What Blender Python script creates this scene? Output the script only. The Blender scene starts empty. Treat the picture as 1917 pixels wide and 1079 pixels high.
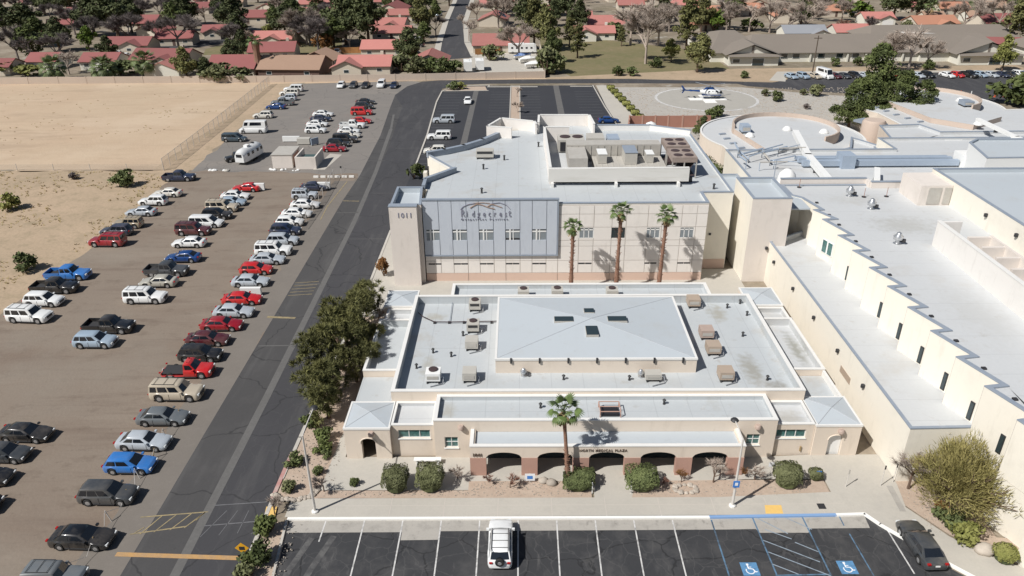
import bpy, bmesh, math, random
from mathutils import Vector, Matrix, noise
R = math.radians
SC = bpy.context.scene
COL = SC.collection
rnd = random.Random(7)

# ---------------------------------------------------------------- camera, sky, sun, exposure
cam = bpy.data.cameras.new('camera'); camo = bpy.data.objects.new('camera', cam); COL.objects.link(camo)
cam.sensor_width = 36.0; cam.lens = 36.0 * 1410.0 / 1917.0; cam.clip_start = 0.5; cam.clip_end = 6000
def _cam():
    P, ro, ya = R(26.9), R(-0.5), R(0.6)
    h = Vector((-math.sin(ya), math.cos(ya), 0)); f = h * math.cos(P) + Vector((0, 0, -math.sin(P)))
    r = Vector((math.cos(ya), math.sin(ya), 0)); u = r.cross(f)
    r2 = r * math.cos(ro) + u * math.sin(ro); u2 = -r * math.sin(ro) + u * math.cos(ro)
    m = Matrix((r2, u2, -f)).transposed().to_4x4(); m.translation = Vector((0, 0, 44.0)); return m
camo.matrix_world = _cam()
SC.camera = camo
SUN_EL, SUN_AZ = R(48), R(35.5)          # shadows fall towards +X, a little +Y
W = bpy.data.worlds.new('World'); SC.world = W; W.use_nodes = True
nt = W.node_tree; bg = nt.nodes['Background']
sky = nt.nodes.new('ShaderNodeTexSky'); sky.sky_type = 'NISHITA'; sky.sun_disc = False
sky.sun_elevation = SUN_EL
sdir = Vector((-math.cos(SUN_AZ) * math.cos(SUN_EL), -math.sin(SUN_AZ) * math.cos(SUN_EL), math.sin(SUN_EL)))
sky.sun_rotation = math.atan2(sdir.x, sdir.y)
nt.links.new(sky.outputs[0], bg.inputs[0]); bg.inputs[1].default_value = 0.05
sl = bpy.data.lights.new('sun', 'SUN'); sl.energy = 5.0; sl.angle = R(0.53); sl.color = (1.0, 0.97, 0.93)
so = bpy.data.objects.new('sun', sl); COL.objects.link(so)
so.rotation_euler = (-sdir).to_track_quat('-Z', 'Y').to_euler(); so.location = (-60, -40, 90)
SC.view_settings.view_transform = 'Standard'; SC.view_settings.look = 'None'
SC.view_settings.exposure = 0.06; SC.view_settings.gamma = 1.0; SC.view_settings.use_curve_mapping = False

# ---------------------------------------------------------------- materials
MATS = {}
def mat(name, c, rough=0.8, n=(), metal=0.0, spec=None, bump=None, objvar=0.0, trans=None, coat=0.0, seam=None, crack=None, stains=None):
    """n: list of (scale, amount, colour or None, lo, hi) noise layers in world metres"""
    if name in MATS: return MATS[name]
    m = bpy.data.materials.new(name); m.use_nodes = True; t = m.node_tree; b = t.nodes['Principled BSDF']
    b.inputs['Roughness'].default_value = rough; b.inputs['Metallic'].default_value = metal
    if spec is not None: b.inputs['Specular IOR Level'].default_value = spec
    if coat: b.inputs['Coat Weight'].default_value = coat; b.inputs['Coat Roughness'].default_value = .05
    c4 = (c[0], c[1], c[2], 1)
    b.inputs['Base Color'].default_value = c4
    m.diffuse_color = c4
    geo = t.nodes.new('ShaderNodeNewGeometry')
    col = None
    for k, L in enumerate(n):
        sc, amt, c2 = L[0], L[1], L[2]
        lo, hi = (L[3], L[4]) if len(L) > 4 else (.35, .65)
        st = L[5] if len(L) > 5 else (1, 1, 1)
        mp = t.nodes.new('ShaderNodeMapping'); mp.inputs['Scale'].default_value = st
        mp.inputs['Location'].default_value = (k * 13.7, k * 7.1, 0)
        t.links.new(geo.outputs['Position'], mp.inputs[0])
        no = t.nodes.new('ShaderNodeTexNoise'); no.inputs['Scale'].default_value = sc; no.inputs['Detail'].default_value = 6
        no.inputs['Roughness'].default_value = .65
        t.links.new(mp.outputs[0], no.inputs['Vector'])
        rp = t.nodes.new('ShaderNodeMapRange'); rp.inputs[1].default_value = lo; rp.inputs[2].default_value = hi
        rp.inputs[4].default_value = amt
        t.links.new(no.outputs[0], rp.inputs[0])
        mx = t.nodes.new('ShaderNodeMix'); mx.data_type = 'RGBA'
        t.links.new(rp.outputs[0], mx.inputs[0])
        if col is None: mx.inputs[6].default_value = c4
        else: t.links.new(col, mx.inputs[6])
        cc = c2 if c2 else (c[0] * .6, c[1] * .6, c[2] * .6)
        mx.inputs[7].default_value = (cc[0], cc[1], cc[2], 1)
        col = mx.outputs[2]
    if seam:
        sx = t.nodes.new('ShaderNodeSeparateXYZ'); t.links.new(geo.outputs['Position'], sx.inputs[0]); acc = None
        for ax, per, wd in seam:
            m1 = t.nodes.new('ShaderNodeMath'); m1.operation = 'PINGPONG'; m1.inputs[1].default_value = per / 2; t.links.new(sx.outputs[ax], m1.inputs[0])
            m2 = t.nodes.new('ShaderNodeMath'); m2.operation = 'LESS_THAN'; m2.inputs[1].default_value = wd; t.links.new(m1.outputs[0], m2.inputs[0])
            m3 = t.nodes.new('ShaderNodeMath'); m3.operation = 'MULTIPLY'; m3.inputs[1].default_value = .28; t.links.new(m2.outputs[0], m3.inputs[0])
            mx = t.nodes.new('ShaderNodeMix'); mx.data_type = 'RGBA'; t.links.new(m3.outputs[0], mx.inputs[0]); t.links.new(col, mx.inputs[6]); mx.inputs[7].default_value = (c[0] * .5, c[1] * .5, c[2] * .52, 1); col = mx.outputs[2]
    for (px_, py_, rx_, ry_, ca, cc) in (stains or ()):
        mp = t.nodes.new('ShaderNodeMapping'); mp.vector_type = 'POINT'; mp.inputs['Location'].default_value = (-px_ / rx_, -py_ / ry_, 0); mp.inputs['Scale'].default_value = (1 / rx_, 1 / ry_, 0); t.links.new(geo.outputs['Position'], mp.inputs[0])
        ln = t.nodes.new('ShaderNodeVectorMath'); ln.operation = 'LENGTH'; t.links.new(mp.outputs[0], ln.inputs[0])
        nz = t.nodes.new('ShaderNodeTexNoise'); nz.inputs['Scale'].default_value = 1.6; nz.inputs['Detail'].default_value = 6; t.links.new(geo.outputs['Position'], nz.inputs['Vector'])
        ad = t.nodes.new('ShaderNodeMath'); ad.operation = 'MULTIPLY_ADD'; ad.inputs[1].default_value = 1.8; t.links.new(nz.outputs[0], ad.inputs[0]); t.links.new(ln.outputs['Value'], ad.inputs[2])
        rp = t.nodes.new('ShaderNodeMapRange'); rp.inputs[1].default_value = 1.15; rp.inputs[2].default_value = 2.0; rp.inputs[3].default_value = ca; rp.inputs[4].default_value = 0; t.links.new(ad.outputs[0], rp.inputs[0])
        mx = t.nodes.new('ShaderNodeMix'); mx.data_type = 'RGBA'; t.links.new(rp.outputs[0], mx.inputs[0]); t.links.new(col, mx.inputs[6]); mx.inputs[7].default_value = (*cc, 1); col = mx.outputs[2]
    for (cs, cw, ca, cc) in (crack or ()):
        nz = t.nodes.new('ShaderNodeTexNoise'); nz.inputs['Scale'].default_value = cs * 2.5; nz.inputs['Detail'].default_value = 4; t.links.new(geo.outputs['Position'], nz.inputs['Vector'])
        va = t.nodes.new('ShaderNodeVectorMath'); va.operation = 'SCALE'; va.inputs['Scale'].default_value = .9 / cs * .35; t.links.new(nz.outputs['Color'], va.inputs[0])
        vb = t.nodes.new('ShaderNodeVectorMath'); t.links.new(geo.outputs['Position'], vb.inputs[0]); t.links.new(va.outputs[0], vb.inputs[1])
        vo = t.nodes.new('ShaderNodeTexVoronoi'); vo.feature = 'DISTANCE_TO_EDGE'; vo.inputs['Scale'].default_value = cs; t.links.new(vb.outputs[0], vo.inputs['Vector'])
        rp = t.nodes.new('ShaderNodeMapRange'); rp.inputs[1].default_value = cw * .4; rp.inputs[2].default_value = cw; rp.inputs[3].default_value = ca; rp.inputs[4].default_value = 0; t.links.new(vo.outputs['Distance'], rp.inputs[0])
        mx = t.nodes.new('ShaderNodeMix'); mx.data_type = 'RGBA'; t.links.new(rp.outputs[0], mx.inputs[0]); t.links.new(col, mx.inputs[6]); mx.inputs[7].default_value = (*cc, 1); col = mx.outputs[2]
    if objvar:
        oi = t.nodes.new('ShaderNodeObjectInfo'); hs = t.nodes.new('ShaderNodeHueSaturation')
        rp = t.nodes.new('ShaderNodeMapRange'); rp.inputs[3].default_value = 1 - objvar; rp.inputs[4].default_value = 1 + objvar
        t.links.new(oi.outputs['Random'], rp.inputs[0]); t.links.new(rp.outputs[0], hs.inputs['Value'])
        if col is None: hs.inputs['Color'].default_value = c4
        else: t.links.new(col, hs.inputs['Color'])
        col = hs.outputs[0]
    if col is not None: t.links.new(col, b.inputs['Base Color'])
    if bump:
        no = t.nodes.new('ShaderNodeTexNoise'); no.inputs['Scale'].default_value = bump[0]; no.inputs['Detail'].default_value = 5
        t.links.new(geo.outputs['Position'], no.inputs['Vector'])
        bp = t.nodes.new('ShaderNodeBump'); bp.inputs['Strength'].default_value = bump[1]; bp.inputs['Distance'].default_value = bump[2]
        t.links.new(no.outputs[0], bp.inputs['Height']); t.links.new(bp.outputs[0], b.inputs['Normal'])
    if trans:
        o = t.nodes['Material Output']; tr = t.nodes.new('ShaderNodeBsdfTransparent'); ms = t.nodes.new('ShaderNodeMixShader')
        ms.inputs[0].default_value = trans
        t.links.new(tr.outputs[0], ms.inputs[1]); t.links.new(b.outputs[0], ms.inputs[2]); t.links.new(ms.outputs[0], o.inputs[0])
    MATS[name] = m; return m

M = {}
M['earth'] = mat('suburb_earth', (.235, .19, .14), .95, [(.03, .6, (.15, .135, .075), .45, .62), (.08, .7, (.36, .31, .24), .48, .6), (.3, .5, (.14, .115, .085), .5, .65), (.12, .7, (.42, .40, .36), .6, .66), (1.2, .4, None)])
M['sand'] = mat('sand', (0.512, 0.395, 0.276), .95, [(.013, .5, (0.428, 0.335, 0.230), .42, .6), (.05, .55, (0.446, 0.321, 0.216)), (.09, .5, (0.372, 0.270, 0.184), .52, .72, (.4, 2, 1)), (.7, .22, (0.335, 0.242, 0.166), .52, .72), (4, .12, None), (.25, .45, (0.391, 0.293, 0.198), .54, .68, (.22, 1.3, 1)), (1.4, .4, (0.279, 0.233, 0.152), .63, .74), (.035, .45, (0.539, 0.428, 0.313), .5, .62), (.045, .7, (.37, .275, .19), .55, .63, (.5, 1.7, 1)), (.16, .5, (.33, .245, .165), .60, .68, (.4, 1.6, 1))], bump=(2, .5, .1))
M['scrub'] = mat('scrub_soil', (.42, .315, .215), .95, [(.07, .6, (.30, .235, .155)), (.45, .6, (.24, .195, .12), .5, .7), (2.2, .35, (.18, .15, .1), .5, .7)], bump=(1.5, .6, .1))
M['dirtlot'] = mat('dirt_lot_soil', (0.206, 0.165, 0.129), .95, [(.05, .55, (0.230, 0.188, 0.146)), (.12, .6, (0.162, 0.117, 0.087), .48, .68, (.35, 1, 1)), (.5, .5, (0.117, 0.086, 0.064), .54, .7, (.6, 1, 1)), (.09, .55, (0.266, 0.223, 0.178), .56, .7, (.25, 1.4, 1)), (3, .3, (0.250, 0.207, 0.164), .5, .8), (14, .25, None, .45, .75), (.3, .5, (0.146, 0.109, 0.084), .54, .66, (.18, 1.6, 1)), (.9, .5, (0.116, 0.088, 0.068), .6, .72, (.5, 1, 1)), (.06, .5, (0.222, 0.190, 0.153), .5, .62)], bump=(3, .5, .05))
M['paved'] = mat('weathered_pavement', (0.192, 0.176, 0.160), .9, [(.06, .5, (0.219, 0.198, 0.176)), (.4, .4, (0.156, 0.142, 0.129), .5, .75), (5, .2, None), (.25, .5, (0.250, 0.220, 0.189), .52, .66, (.3, 1, 1)), (1.2, .5, (0.094, 0.085, 0.078), .62, .74)], crack=((.13, .009, .5, (0.083, 0.077, 0.071)),))
M['paved2'] = mat('worn_pavement_edge', (0.183, 0.162, 0.140), .9, [(.15, .5, (0.145, 0.128, 0.111)), (1.2, .4, (0.221, 0.196, 0.170), .5, .75), (8, .2, None)])
M['asphalt'] = mat('road_asphalt', (0.052, 0.051, 0.055), .88, [(.06, .6, (0.041, 0.041, 0.045)), (.35, .5, (0.070, 0.069, 0.073), .5, .75, (1, .2, 1)), (6, .25, None), (.5, .5, (.085, .083, .083), .52, .66, (1, .12, 1)), (1.5, .4, (.02, .02, .021), .64, .74)], bump=(20, .3, .01), crack=((.12, .010, .6, (.018, .018, .019)), (.4, .012, .25, (.09, .088, .086))))
M['asphalt_w'] = mat('road_asphalt_west', (0.064, 0.062, 0.062), .88, [(.06, .6, (0.055, 0.053, 0.053)), (.3, .4, (0.101, 0.095, 0.093), .5, .8), (6, .25, None), (.5, .5, (.095, .092, .09), .52, .66, (1, .12, 1)), (1.5, .4, (.022, .022, .023), .64, .74)], crack=((.12, .010, .6, (.018, .018, .019)),))
M['asphalt_lot'] = mat('sealed_asphalt', (0.034, 0.035, 0.038), .8, [(.1, .5, (0.046, 0.046, 0.048)), (.45, .7, (0.112, 0.108, 0.104), .55, .78, (1, .45, 1)), (1.6, .3, (0.024, 0.024, 0.026), .5, .8), (9, .25, None), (.28, .55, (.075, .073, .072), .5, .64), (.8, .6, (.15, .145, .14), .6, .72, (1, .25, 1)), (2.4, .6, (.012, .012, .013), .64, .72)], bump=(25, .3, .008), crack=((.16, .012, .7, (.012, .012, .013)), (.55, .02, .35, (.10, .098, .095))))
M['asphalt_n'] = mat('sealed_asphalt_north', (0.031, 0.032, 0.038), .8, [(.08, .5, (0.043, 0.044, 0.049)), (.5, .3, (0.060, 0.060, 0.061), .55, .8)])
M['seam'] = mat('worn_asphalt_seam', (0.135, 0.131, 0.126), .9, [(.6, .5, (0.099, 0.095, 0.090)), (4, .4, None)])
M['concrete'] = mat('concrete', (.47, .44, .385), .85, [(.12, .5, (.41, .385, .34)), (.7, .4, (.36, .34, .30), .5, .75), (6, .15, None), (.35, .35, (.36, .34, .305), .54, .7), (2.5, .35, (.30, .285, .26), .62, .74)])
M['gutter'] = mat('stained_concrete', (.40, .375, .335), .85, [(.9, .7, (.22, .205, .185), .5, .75, (1, 1.2, 1)), (.3, .4, (.33, .31, .28)), (7, .2, None), (1.0, .6, (.14, .13, .12), .58, .72, (1.4, 1, 1))])
M['planter'] = mat('planter_soil', (0.456, 0.355, 0.276), .95, [(.35, .6, (0.514, 0.420, 0.333)), (2, .5, (0.349, 0.260, 0.198)), (12, .3, None)], bump=(8, .6, .05))
M['gravel'] = mat('pale_gravel', (.40, .375, .335), .95, [(.08, .4, (.36, .335, .30)), (.6, .5, (.27, .255, .23), .48, .68), (3.5, .5, (.5, .48, .44), .5, .72)], bump=(4, .8, .1))
M['lawn'] = mat('dry_lawn', (.20, .165, .085), .95, [(.08, .7, (.125, .13, .05)), (.5, .5, (.27, .20, .13), .5, .7), (4, .3, None)])
M['helicon'] = mat('helipad_concrete', (.40, .38, .34), .9, [(.5, .5, (.34, .325, .29)), (4, .3, None)])
M['white_line'] = mat('white_paint_line', (.58, .57, .55), .7, [(1.6, .75, (.2, .195, .19), .48, .66), (7, .5, (.14, .14, .14), .58, .7)])
M['white_kerb'] = mat('white_kerb_paint', (.80, .79, .75), .7, [(3, .3, (.5, .49, .46), .55, .75)])
M['blue_kerb'] = mat('blue_kerb_paint', (.20, .33, .55), .7, [(3, .3, (.3, .36, .5), .55, .75)])
M['blue_line'] = mat('blue_paint_line', (.10, .19, .29), .7, [(1.6, .8, (.05, .062, .078), .42, .62)])
M['pale_line'] = mat('pale_blue_paint_line', (.26, .31, .36), .7, [(2, .6, (.1, .11, .12), .5, .75)])
M['badge'] = mat('blue_badge_paint', (.10, .25, .44), .7, [(3, .7, (.05, .10, .16), .5, .68), (9, .4, (.06, .07, .08), .55, .7)])
M['yellow_line'] = mat('yellow_paint_line', (.36, .285, .15), .8, [(1.4, .7, (.13, .115, .09), .42, .62), (9, .4, None)])
M['orange_bar'] = mat('orange_speed_bar', (.50, .29, .11), .8, [(1.1, .6, (.33, .24, .16), .4, .6), (8, .4, None)])
M['faint_line'] = mat('faint_paint_line', (.16, .16, .165), .8, [(2, .5, (.07, .07, .075))])
M['tactile'] = mat('yellow_tactile_paint', (.72, .47, .14), .8, [(4, .4, (.6, .4, .16))])
M['red_kerb'] = mat('faded_red_kerb_paint', (.42, .20, .18), .8, [(1.5, .7, (.45, .38, .34))])
M['kerb'] = mat('kerb_concrete', (.52, .49, .44), .85, [(1.5, .5, (.36, .34, .3)), (9, .2, None)])
M['roof'] = mat('white_roof_membrane', (0.470, 0.495, 0.504), .6, [(.06, .45, (0.430, 0.457, 0.469)), (.5, .35, (0.399, 0.417, 0.421), .52, .8), (.25, .6, (0.319, 0.299, 0.250), .6, .78), (9, .08, None), (.9, .5, (0.324, 0.300, 0.268), .60, .74), (.16, .5, (0.389, 0.356, 0.308), .58, .70), (2.5, .25, (0.594, 0.578, 0.577), .55, .7)], seam=((0, 3.05, .035), (1, 11.0, .035)), stains=((21.9, 73.2, 1.1, 2.3, .6, (.30, .27, .2)), (22.6, 62.0, 1.2, 3.0, .65, (.25, .23, .18)), (24.2, 59.0, 1.2, 1.2, .6, (.22, .2, .16)), (-9.3, 72.6, 1.5, .9, .55, (.34, .31, .24)), (-8.9, 62.3, .9, 2.6, .5, (.33, .3, .23)), (-6.4, 55.0, .8, 1.6, .5, (.33, .3, .23)), (-4.0, 60, 3, 1.2, .25, (.36, .34, .3)), (12.5, 60, 4, .8, .3, (.36, .34, .3)), (14, 94, 9, 1.4, .25, (.38, .38, .36))))
M['roof_b'] = mat('blue_grey_roof_membrane', (0.444, 0.483, 0.510), .6, [(.08, .4, (0.416, 0.450, 0.473)), (.35, .35, (0.386, 0.398, 0.399), .58, .8), (1.2, .35, (0.357, 0.352, 0.339), .60, .74), (.2, .3, (0.399, 0.392, 0.369), .56, .72)])
M['roof_w'] = mat('bright_roof_membrane', (0.531, 0.543, 0.545), .6, [(.05, .4, (0.484, 0.498, 0.504)), (.3, .35, (0.417, 0.405, 0.373), .58, .78), (3, .1, None), (.9, .45, (0.360, 0.335, 0.293), .60, .74), (.12, .45, (0.414, 0.382, 0.335), .56, .70), (2.5, .2, (0.610, 0.597, 0.596), .55, .7)], seam=((1, 3.05, .035),), stains=((28.9, 67.5, .8, 3.6, .65, (.22, .21, .16)), (28.9, 60.5, .9, 1.6, .6, (.26, .24, .18)), (-14, 67, .9, 3, .3, (.3, .28, .24)), (46, 84, 4.5, 3.0, .45, (.33, .32, .28)), (44, 93, 5, 2, .3, (.38, .37, .33)), (43, 62, 3, 6, .25, (.38, .37, .34)), (24, 55, 1.6, 1.2, .5, (.34, .31, .25))))
M['coping'] = mat('blue_grey_coping', (.24, .28, .335), .5, [(.8, .4, (.33, .36, .40))])
M['coping_l'] = mat('light_coping', (.72, .71, .68), .6, [(.6, .3, (.62, .61, .58))])
M['stucco'] = mat('tan_stucco', (0.679, 0.594, 0.500), .9, [(.25, .4, (0.645, 0.559, 0.464)), (1.5, .2, (0.582, 0.495, 0.412), .5, .8), (25, .1, None), (1.1, .4, (.47, .40, .32), .56, .72, (1, 1, .22)), (.35, .25, (.47, .40, .32), .54, .7)])
M['stucco_p'] = mat('greige_stucco', (0.666, 0.610, 0.557), .9, [(.2, .35, (0.627, 0.570, 0.514)), (1.6, .2, (0.568, 0.510, 0.462), .5, .8, (1, 1, .3)), (1.1, .4, (.46, .42, .37), .56, .72, (1, 1, .22)), (.35, .25, (.46, .42, .37), .54, .7)])
M['panel'] = mat('pale_stucco_panel', (0.737, 0.699, 0.654), .9, [(.2, .3, (0.698, 0.653, 0.605)), (2, .15, None, .5, .9), (1.1, .4, (.56, .52, .47), .56, .72, (1, 1, .22)), (.35, .25, (.56, .52, .47), .54, .7)], objvar=.02)
M['panel_base'] = mat('pink_stucco_panel', (.62, .46, .375), .9, [(.3, .35, (.56, .41, .33))], objvar=.02)
M['panel_blue'] = mat('blue_grey_stucco_panel', (0.490, 0.527, 0.580), .8, [(.25, .25, (0.461, 0.494, 0.543)), (1.1, .4, (0.353, 0.380, 0.423), .56, .72, (1, 1, .22)), (.35, .25, (0.353, 0.380, 0.423), .54, .7)], objvar=.012)
M['cream'] = mat('cream_stucco', (0.755, 0.712, 0.621), .9, [(.15, .35, (0.714, 0.671, 0.578)), (1.2, .12, None, .5, .9), (1.1, .4, (.56, .52, .44), .56, .72, (1, 1, .22)), (.35, .25, (.56, .52, .44), .54, .7)])
M['cream_w'] = mat('white_screen_stucco', (.70, .675, .64), .9, [(.15, .3, (.66, .63, .59)), (1, .25, (.5, .48, .44), .58, .8, (.3, 1, 2)), (1.1, .4, (.48, .46, .42), .56, .72, (1, 1, .22)), (.35, .25, (.48, .46, .42), .54, .7)])
M['joint'] = mat('dark_joint', (.50, .455, .405), .9)
M['pier'] = mat('brown_stucco', (.45, .275, .215), .9, [(.6, .4, (.40, .24, .185)), (9, .15, None)])
M['brick_red'] = mat('red_block', (.34, .17, .125), .9, [(.6, .4, (.28, .14, .10))], objvar=.06)
M['block_tan'] = mat('tan_block', (.52, .43, .35), .9, [(.3, .4, (.45, .365, .30)), (3, .15, None)], objvar=.06)
M['glass'] = mat('dark_window_glass', (.03, .045, .05), .08, spec=.8)
M['glass_g'] = mat('green_window_glass', (.07, .17, .16), .1, [(3, .6, (.02, .05, .05), .45, .6)], spec=.8)
M['blind'] = mat('grey_window_blind', (.24, .27, .29), .3, [(6, .3, None)], spec=.6)
M['frame_w'] = mat('white_window_frame', (.74, .74, .72), .5)
M['dark'] = mat('dark_paint', (.03, .03, .032), .6)
M['metal'] = mat('galvanised_metal', (.62, .63, .64), .32, [(1.5, .3, None)], metal=.75)
M['duct'] = mat('weathered_duct_metal', (.46, .44, .40), .6, [(1.2, .5, (.36, .33, .29)), (6, .2, None)])
M['duct_w'] = mat('white_duct', (.76, .76, .74), .6, [(1.2, .3, (.62, .62, .6))])
M['hvac'] = mat('beige_hvac_casing', (.46, .44, .395), .6, [(1, .3, (.38, .36, .32))])
M['hvac_t'] = mat('tan_hvac_casing', (.40, .32, .25), .6, [(1, .3, (.34, .27, .21))])
M['hvac_p'] = mat('pink_cooler_casing', (.42, .325, .275), .6, [(1, .3, (.34, .265, .22))])
M['chiller'] = mat('rusty_grey_chiller_casing', (.30, .235, .20), .7, [(1.5, .6, (.2, .15, .125)), (.7, .3, (.38, .34, .3))])
M['fan'] = mat('fan_grille', (.06, .04, .04), .6)
M['steel_b'] = mat('blue_grey_duct', (.30, .36, .44), .5, [(1, .3, (.4, .46, .52))])
M['pole'] = mat('pale_pole_paint', (.56, .53, .49), .5)
M['wood_pole'] = mat('dark_wood_pole', (.10, .075, .055), .9)
M['bark'] = mat('bark', (.13, .085, .06), .95, [(5, .5, None)])
M['palmbark'] = mat('palm_bark', (.24, .125, .085), .95, [(3, .5, (.34, .21, .14), .4, .6, (1, 1, 6)), (11, .5, (.12, .07, .05), .45, .6, (.4, .4, 2))])
M['skirt'] = mat('dead_frond', (.33, .24, .12), .95, [(4, .5, (.2, .14, .08))])
M['frond'] = mat('palm_frond', (.085, .13, .035), .55, [(2.5, .5, (.13, .17, .06))], objvar=.25)
M['frond_d'] = mat('dark_palm_frond', (.13, .165, .06), .55, [(1.2, .6, (.05, .075, .02))], objvar=.3)
def leaf(name, c, c2, rough=.75, s=.6): return mat(name, c, rough, [(s, .9, c2, .4, .6), (s * 5, .4, (c[0] * .45, c[1] * .45, c[2] * .45), .45, .65)], objvar=.18, spec=.2)
M['leaf_d'] = leaf('dark_evergreen_leaf', (.105, .118, .05), (.05, .064, .03))
M['leaf_p'] = leaf('pine_needle', (.20, .195, .075), (.095, .10, .042), s=.7)
M['leaf_m'] = leaf('mid_green_leaf', (.125, .15, .05), (.06, .076, .03), s=.35)
M['leaf_y'] = leaf('yellow_green_leaf', (.26, .26, .085), (.16, .17, .045), s=.5)
M['leaf_y2'] = leaf('feathery_olive_leaf', (0.370, 0.319, 0.126), (0.270, 0.245, 0.090), s=.7)
M['leaf_l'] = leaf('bright_green_leaf', (.12, .17, .03), (.07, .11, .02))
M['leaf_h'] = leaf('clipped_shrub_leaf', (.185, .195, .095), (.105, .112, .05), s=1.4)
M['leaf_h2'] = leaf('green_clipped_shrub_leaf', (.15, .175, .07), (.078, .096, .038), s=1.4)
M['leaf_o'] = leaf('orange_brown_leaf', (.26, .12, .04), (.16, .09, .04))
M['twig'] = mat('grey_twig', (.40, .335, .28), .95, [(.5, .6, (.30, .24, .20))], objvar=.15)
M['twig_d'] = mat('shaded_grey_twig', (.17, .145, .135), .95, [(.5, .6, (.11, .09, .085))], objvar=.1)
M['twig_r'] = mat('reddish_twig', (.26, .13, .09), .95, [(2, .5, None)])
M['drygrass'] = mat('dry_grass_blade', (.36, .27, .14), .95, [(.5, .7, (.22, .19, .08))])
M['stone'] = mat('pale_stone', (.42, .37, .31), .9, [(3, .5, (.3, .26, .22))], objvar=.2)
M['tile_r'] = mat('pink_roof_tile', (.42, .17, .145), .85, [(.15, .4, (.37, .145, .125)), (1, .3, (.46, .22, .19), .5, .7), (7, .25, None, .4, .7, (.4, 1, 1))], objvar=.2)
M['tile_d'] = mat('dull_red_roof_tile', (.27, .095, .088), .85, [(.15, .4, (.23, .075, .07)), (5, .2, None)], objvar=.12)
M['tile_b'] = mat('tan_roof_tile', (.36, .235, .165), .85, [(.15, .4, (.31, .2, .14)), (5, .25, None, .4, .7, (.4, 1, 1))], objvar=.08)
M['tile_o'] = mat('orange_roof_tile', (.46, .22, .14), .85, [(.15, .4, (.40, .19, .12)), (5, .2, None)], objvar=.08)
M['shingle'] = mat('grey_brown_shingle', (.215, .185, .155), .9, [(.1, .4, (.18, .155, .13)), (3, .2, None)])
M['shingle_g'] = mat('blue_grey_shingle', (.26, .27, .29), .9, [(.1, .4, (.22, .23, .25))])
M['house_w'] = mat('house_stucco', (.55, .49, .40), .9, [(.3, .3, None, .5, .9)], objvar=.1)
M['house_white'] = mat('white_house_stucco', (.66, .64, .56), .9, [(.3, .2, None, .5, .9)])
M['fascia'] = mat('dark_fascia', (.12, .075, .06), .8)
M['wood_o'] = mat('orange_wood_fence', (.42, .2, .07), .9, [(1, .4, None)])
M['solar'] = mat('solar_panel', (.012, .02, .06), .15, spec=.7)
M['tyre'] = mat('tyre_rubber', (.02, .02, .02), .9)
M['rim'] = mat('wheel_rim', (.42, .42, .42), .4, metal=.5)
M['carglass'] = mat('car_glass', (.012, .015, .02), .06, spec=.9)
M['headlamp'] = mat('headlamp_lens', (.62, .64, .64), .15)
M['taillamp'] = mat('tail_lamp_lens', (.36, .012, .012), .25)
M['liner'] = mat('pickup_bed_liner', (.03, .03, .032), .8)
M['plate'] = mat('number_plate', (.7, .7, .68), .5)
M['sign_y'] = mat('yellow_sign_face', (.72, .36, .02), .5)
M['sign_b'] = mat('blue_sign_face', (.05, .2, .55), .5)
M['sign_w'] = mat('white_sign_face', (.78, .79, .8), .5)
M['lettering'] = mat('grey_lettering', (.24, .24, .30), .5)
M['lettering_b'] = mat('bronze_lettering', (.10, .07, .05), .5)
M['arc_o'] = mat('bronze_emblem', (.36, .24, .17), .5)
M['person_d'] = mat('dark_clothing', (.02, .02, .025), .9)
M['skin'] = mat('skin', (.35, .2, .14), .6)
M['tealbox'] = mat('teal_skip_paint', (.05, .09, .09), .7)
M['orange'] = mat('orange_plastic', (.6, .12, .04), .6)
M['lav'] = mat('blue_awning', (.2, .3, .55), .7)
CARC = dict(white=(.76, .77, .76), silver=(.42, .46, .50), pale_blue=(.30, .38, .46), champagne=(.40, .385, .33), beige=(.46, .40, .31), grey=(.13, .145, .155),
            dark_grey=(.045, .05, .055), black=(.008, .009, .011), navy=(.012, .022, .055), blue=(.008, .09, .36), sky_blue=(.02, .16, .48),
            red=(.50, .012, .014), maroon=(.075, .008, .014), tan=(.36, .30, .21), teal=(.03, .055, .075), deep_red=(.28, .006, .016), off_white=(.66, .64, .58))
for k, c in CARC.items(): M['car_' + k] = mat('paint_' + k, c, .3, [(.35, .16, (.34, .29, .235), .4, .7), (1.7, .1, (.3, .26, .21), .5, .7)], coat=.7)

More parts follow.
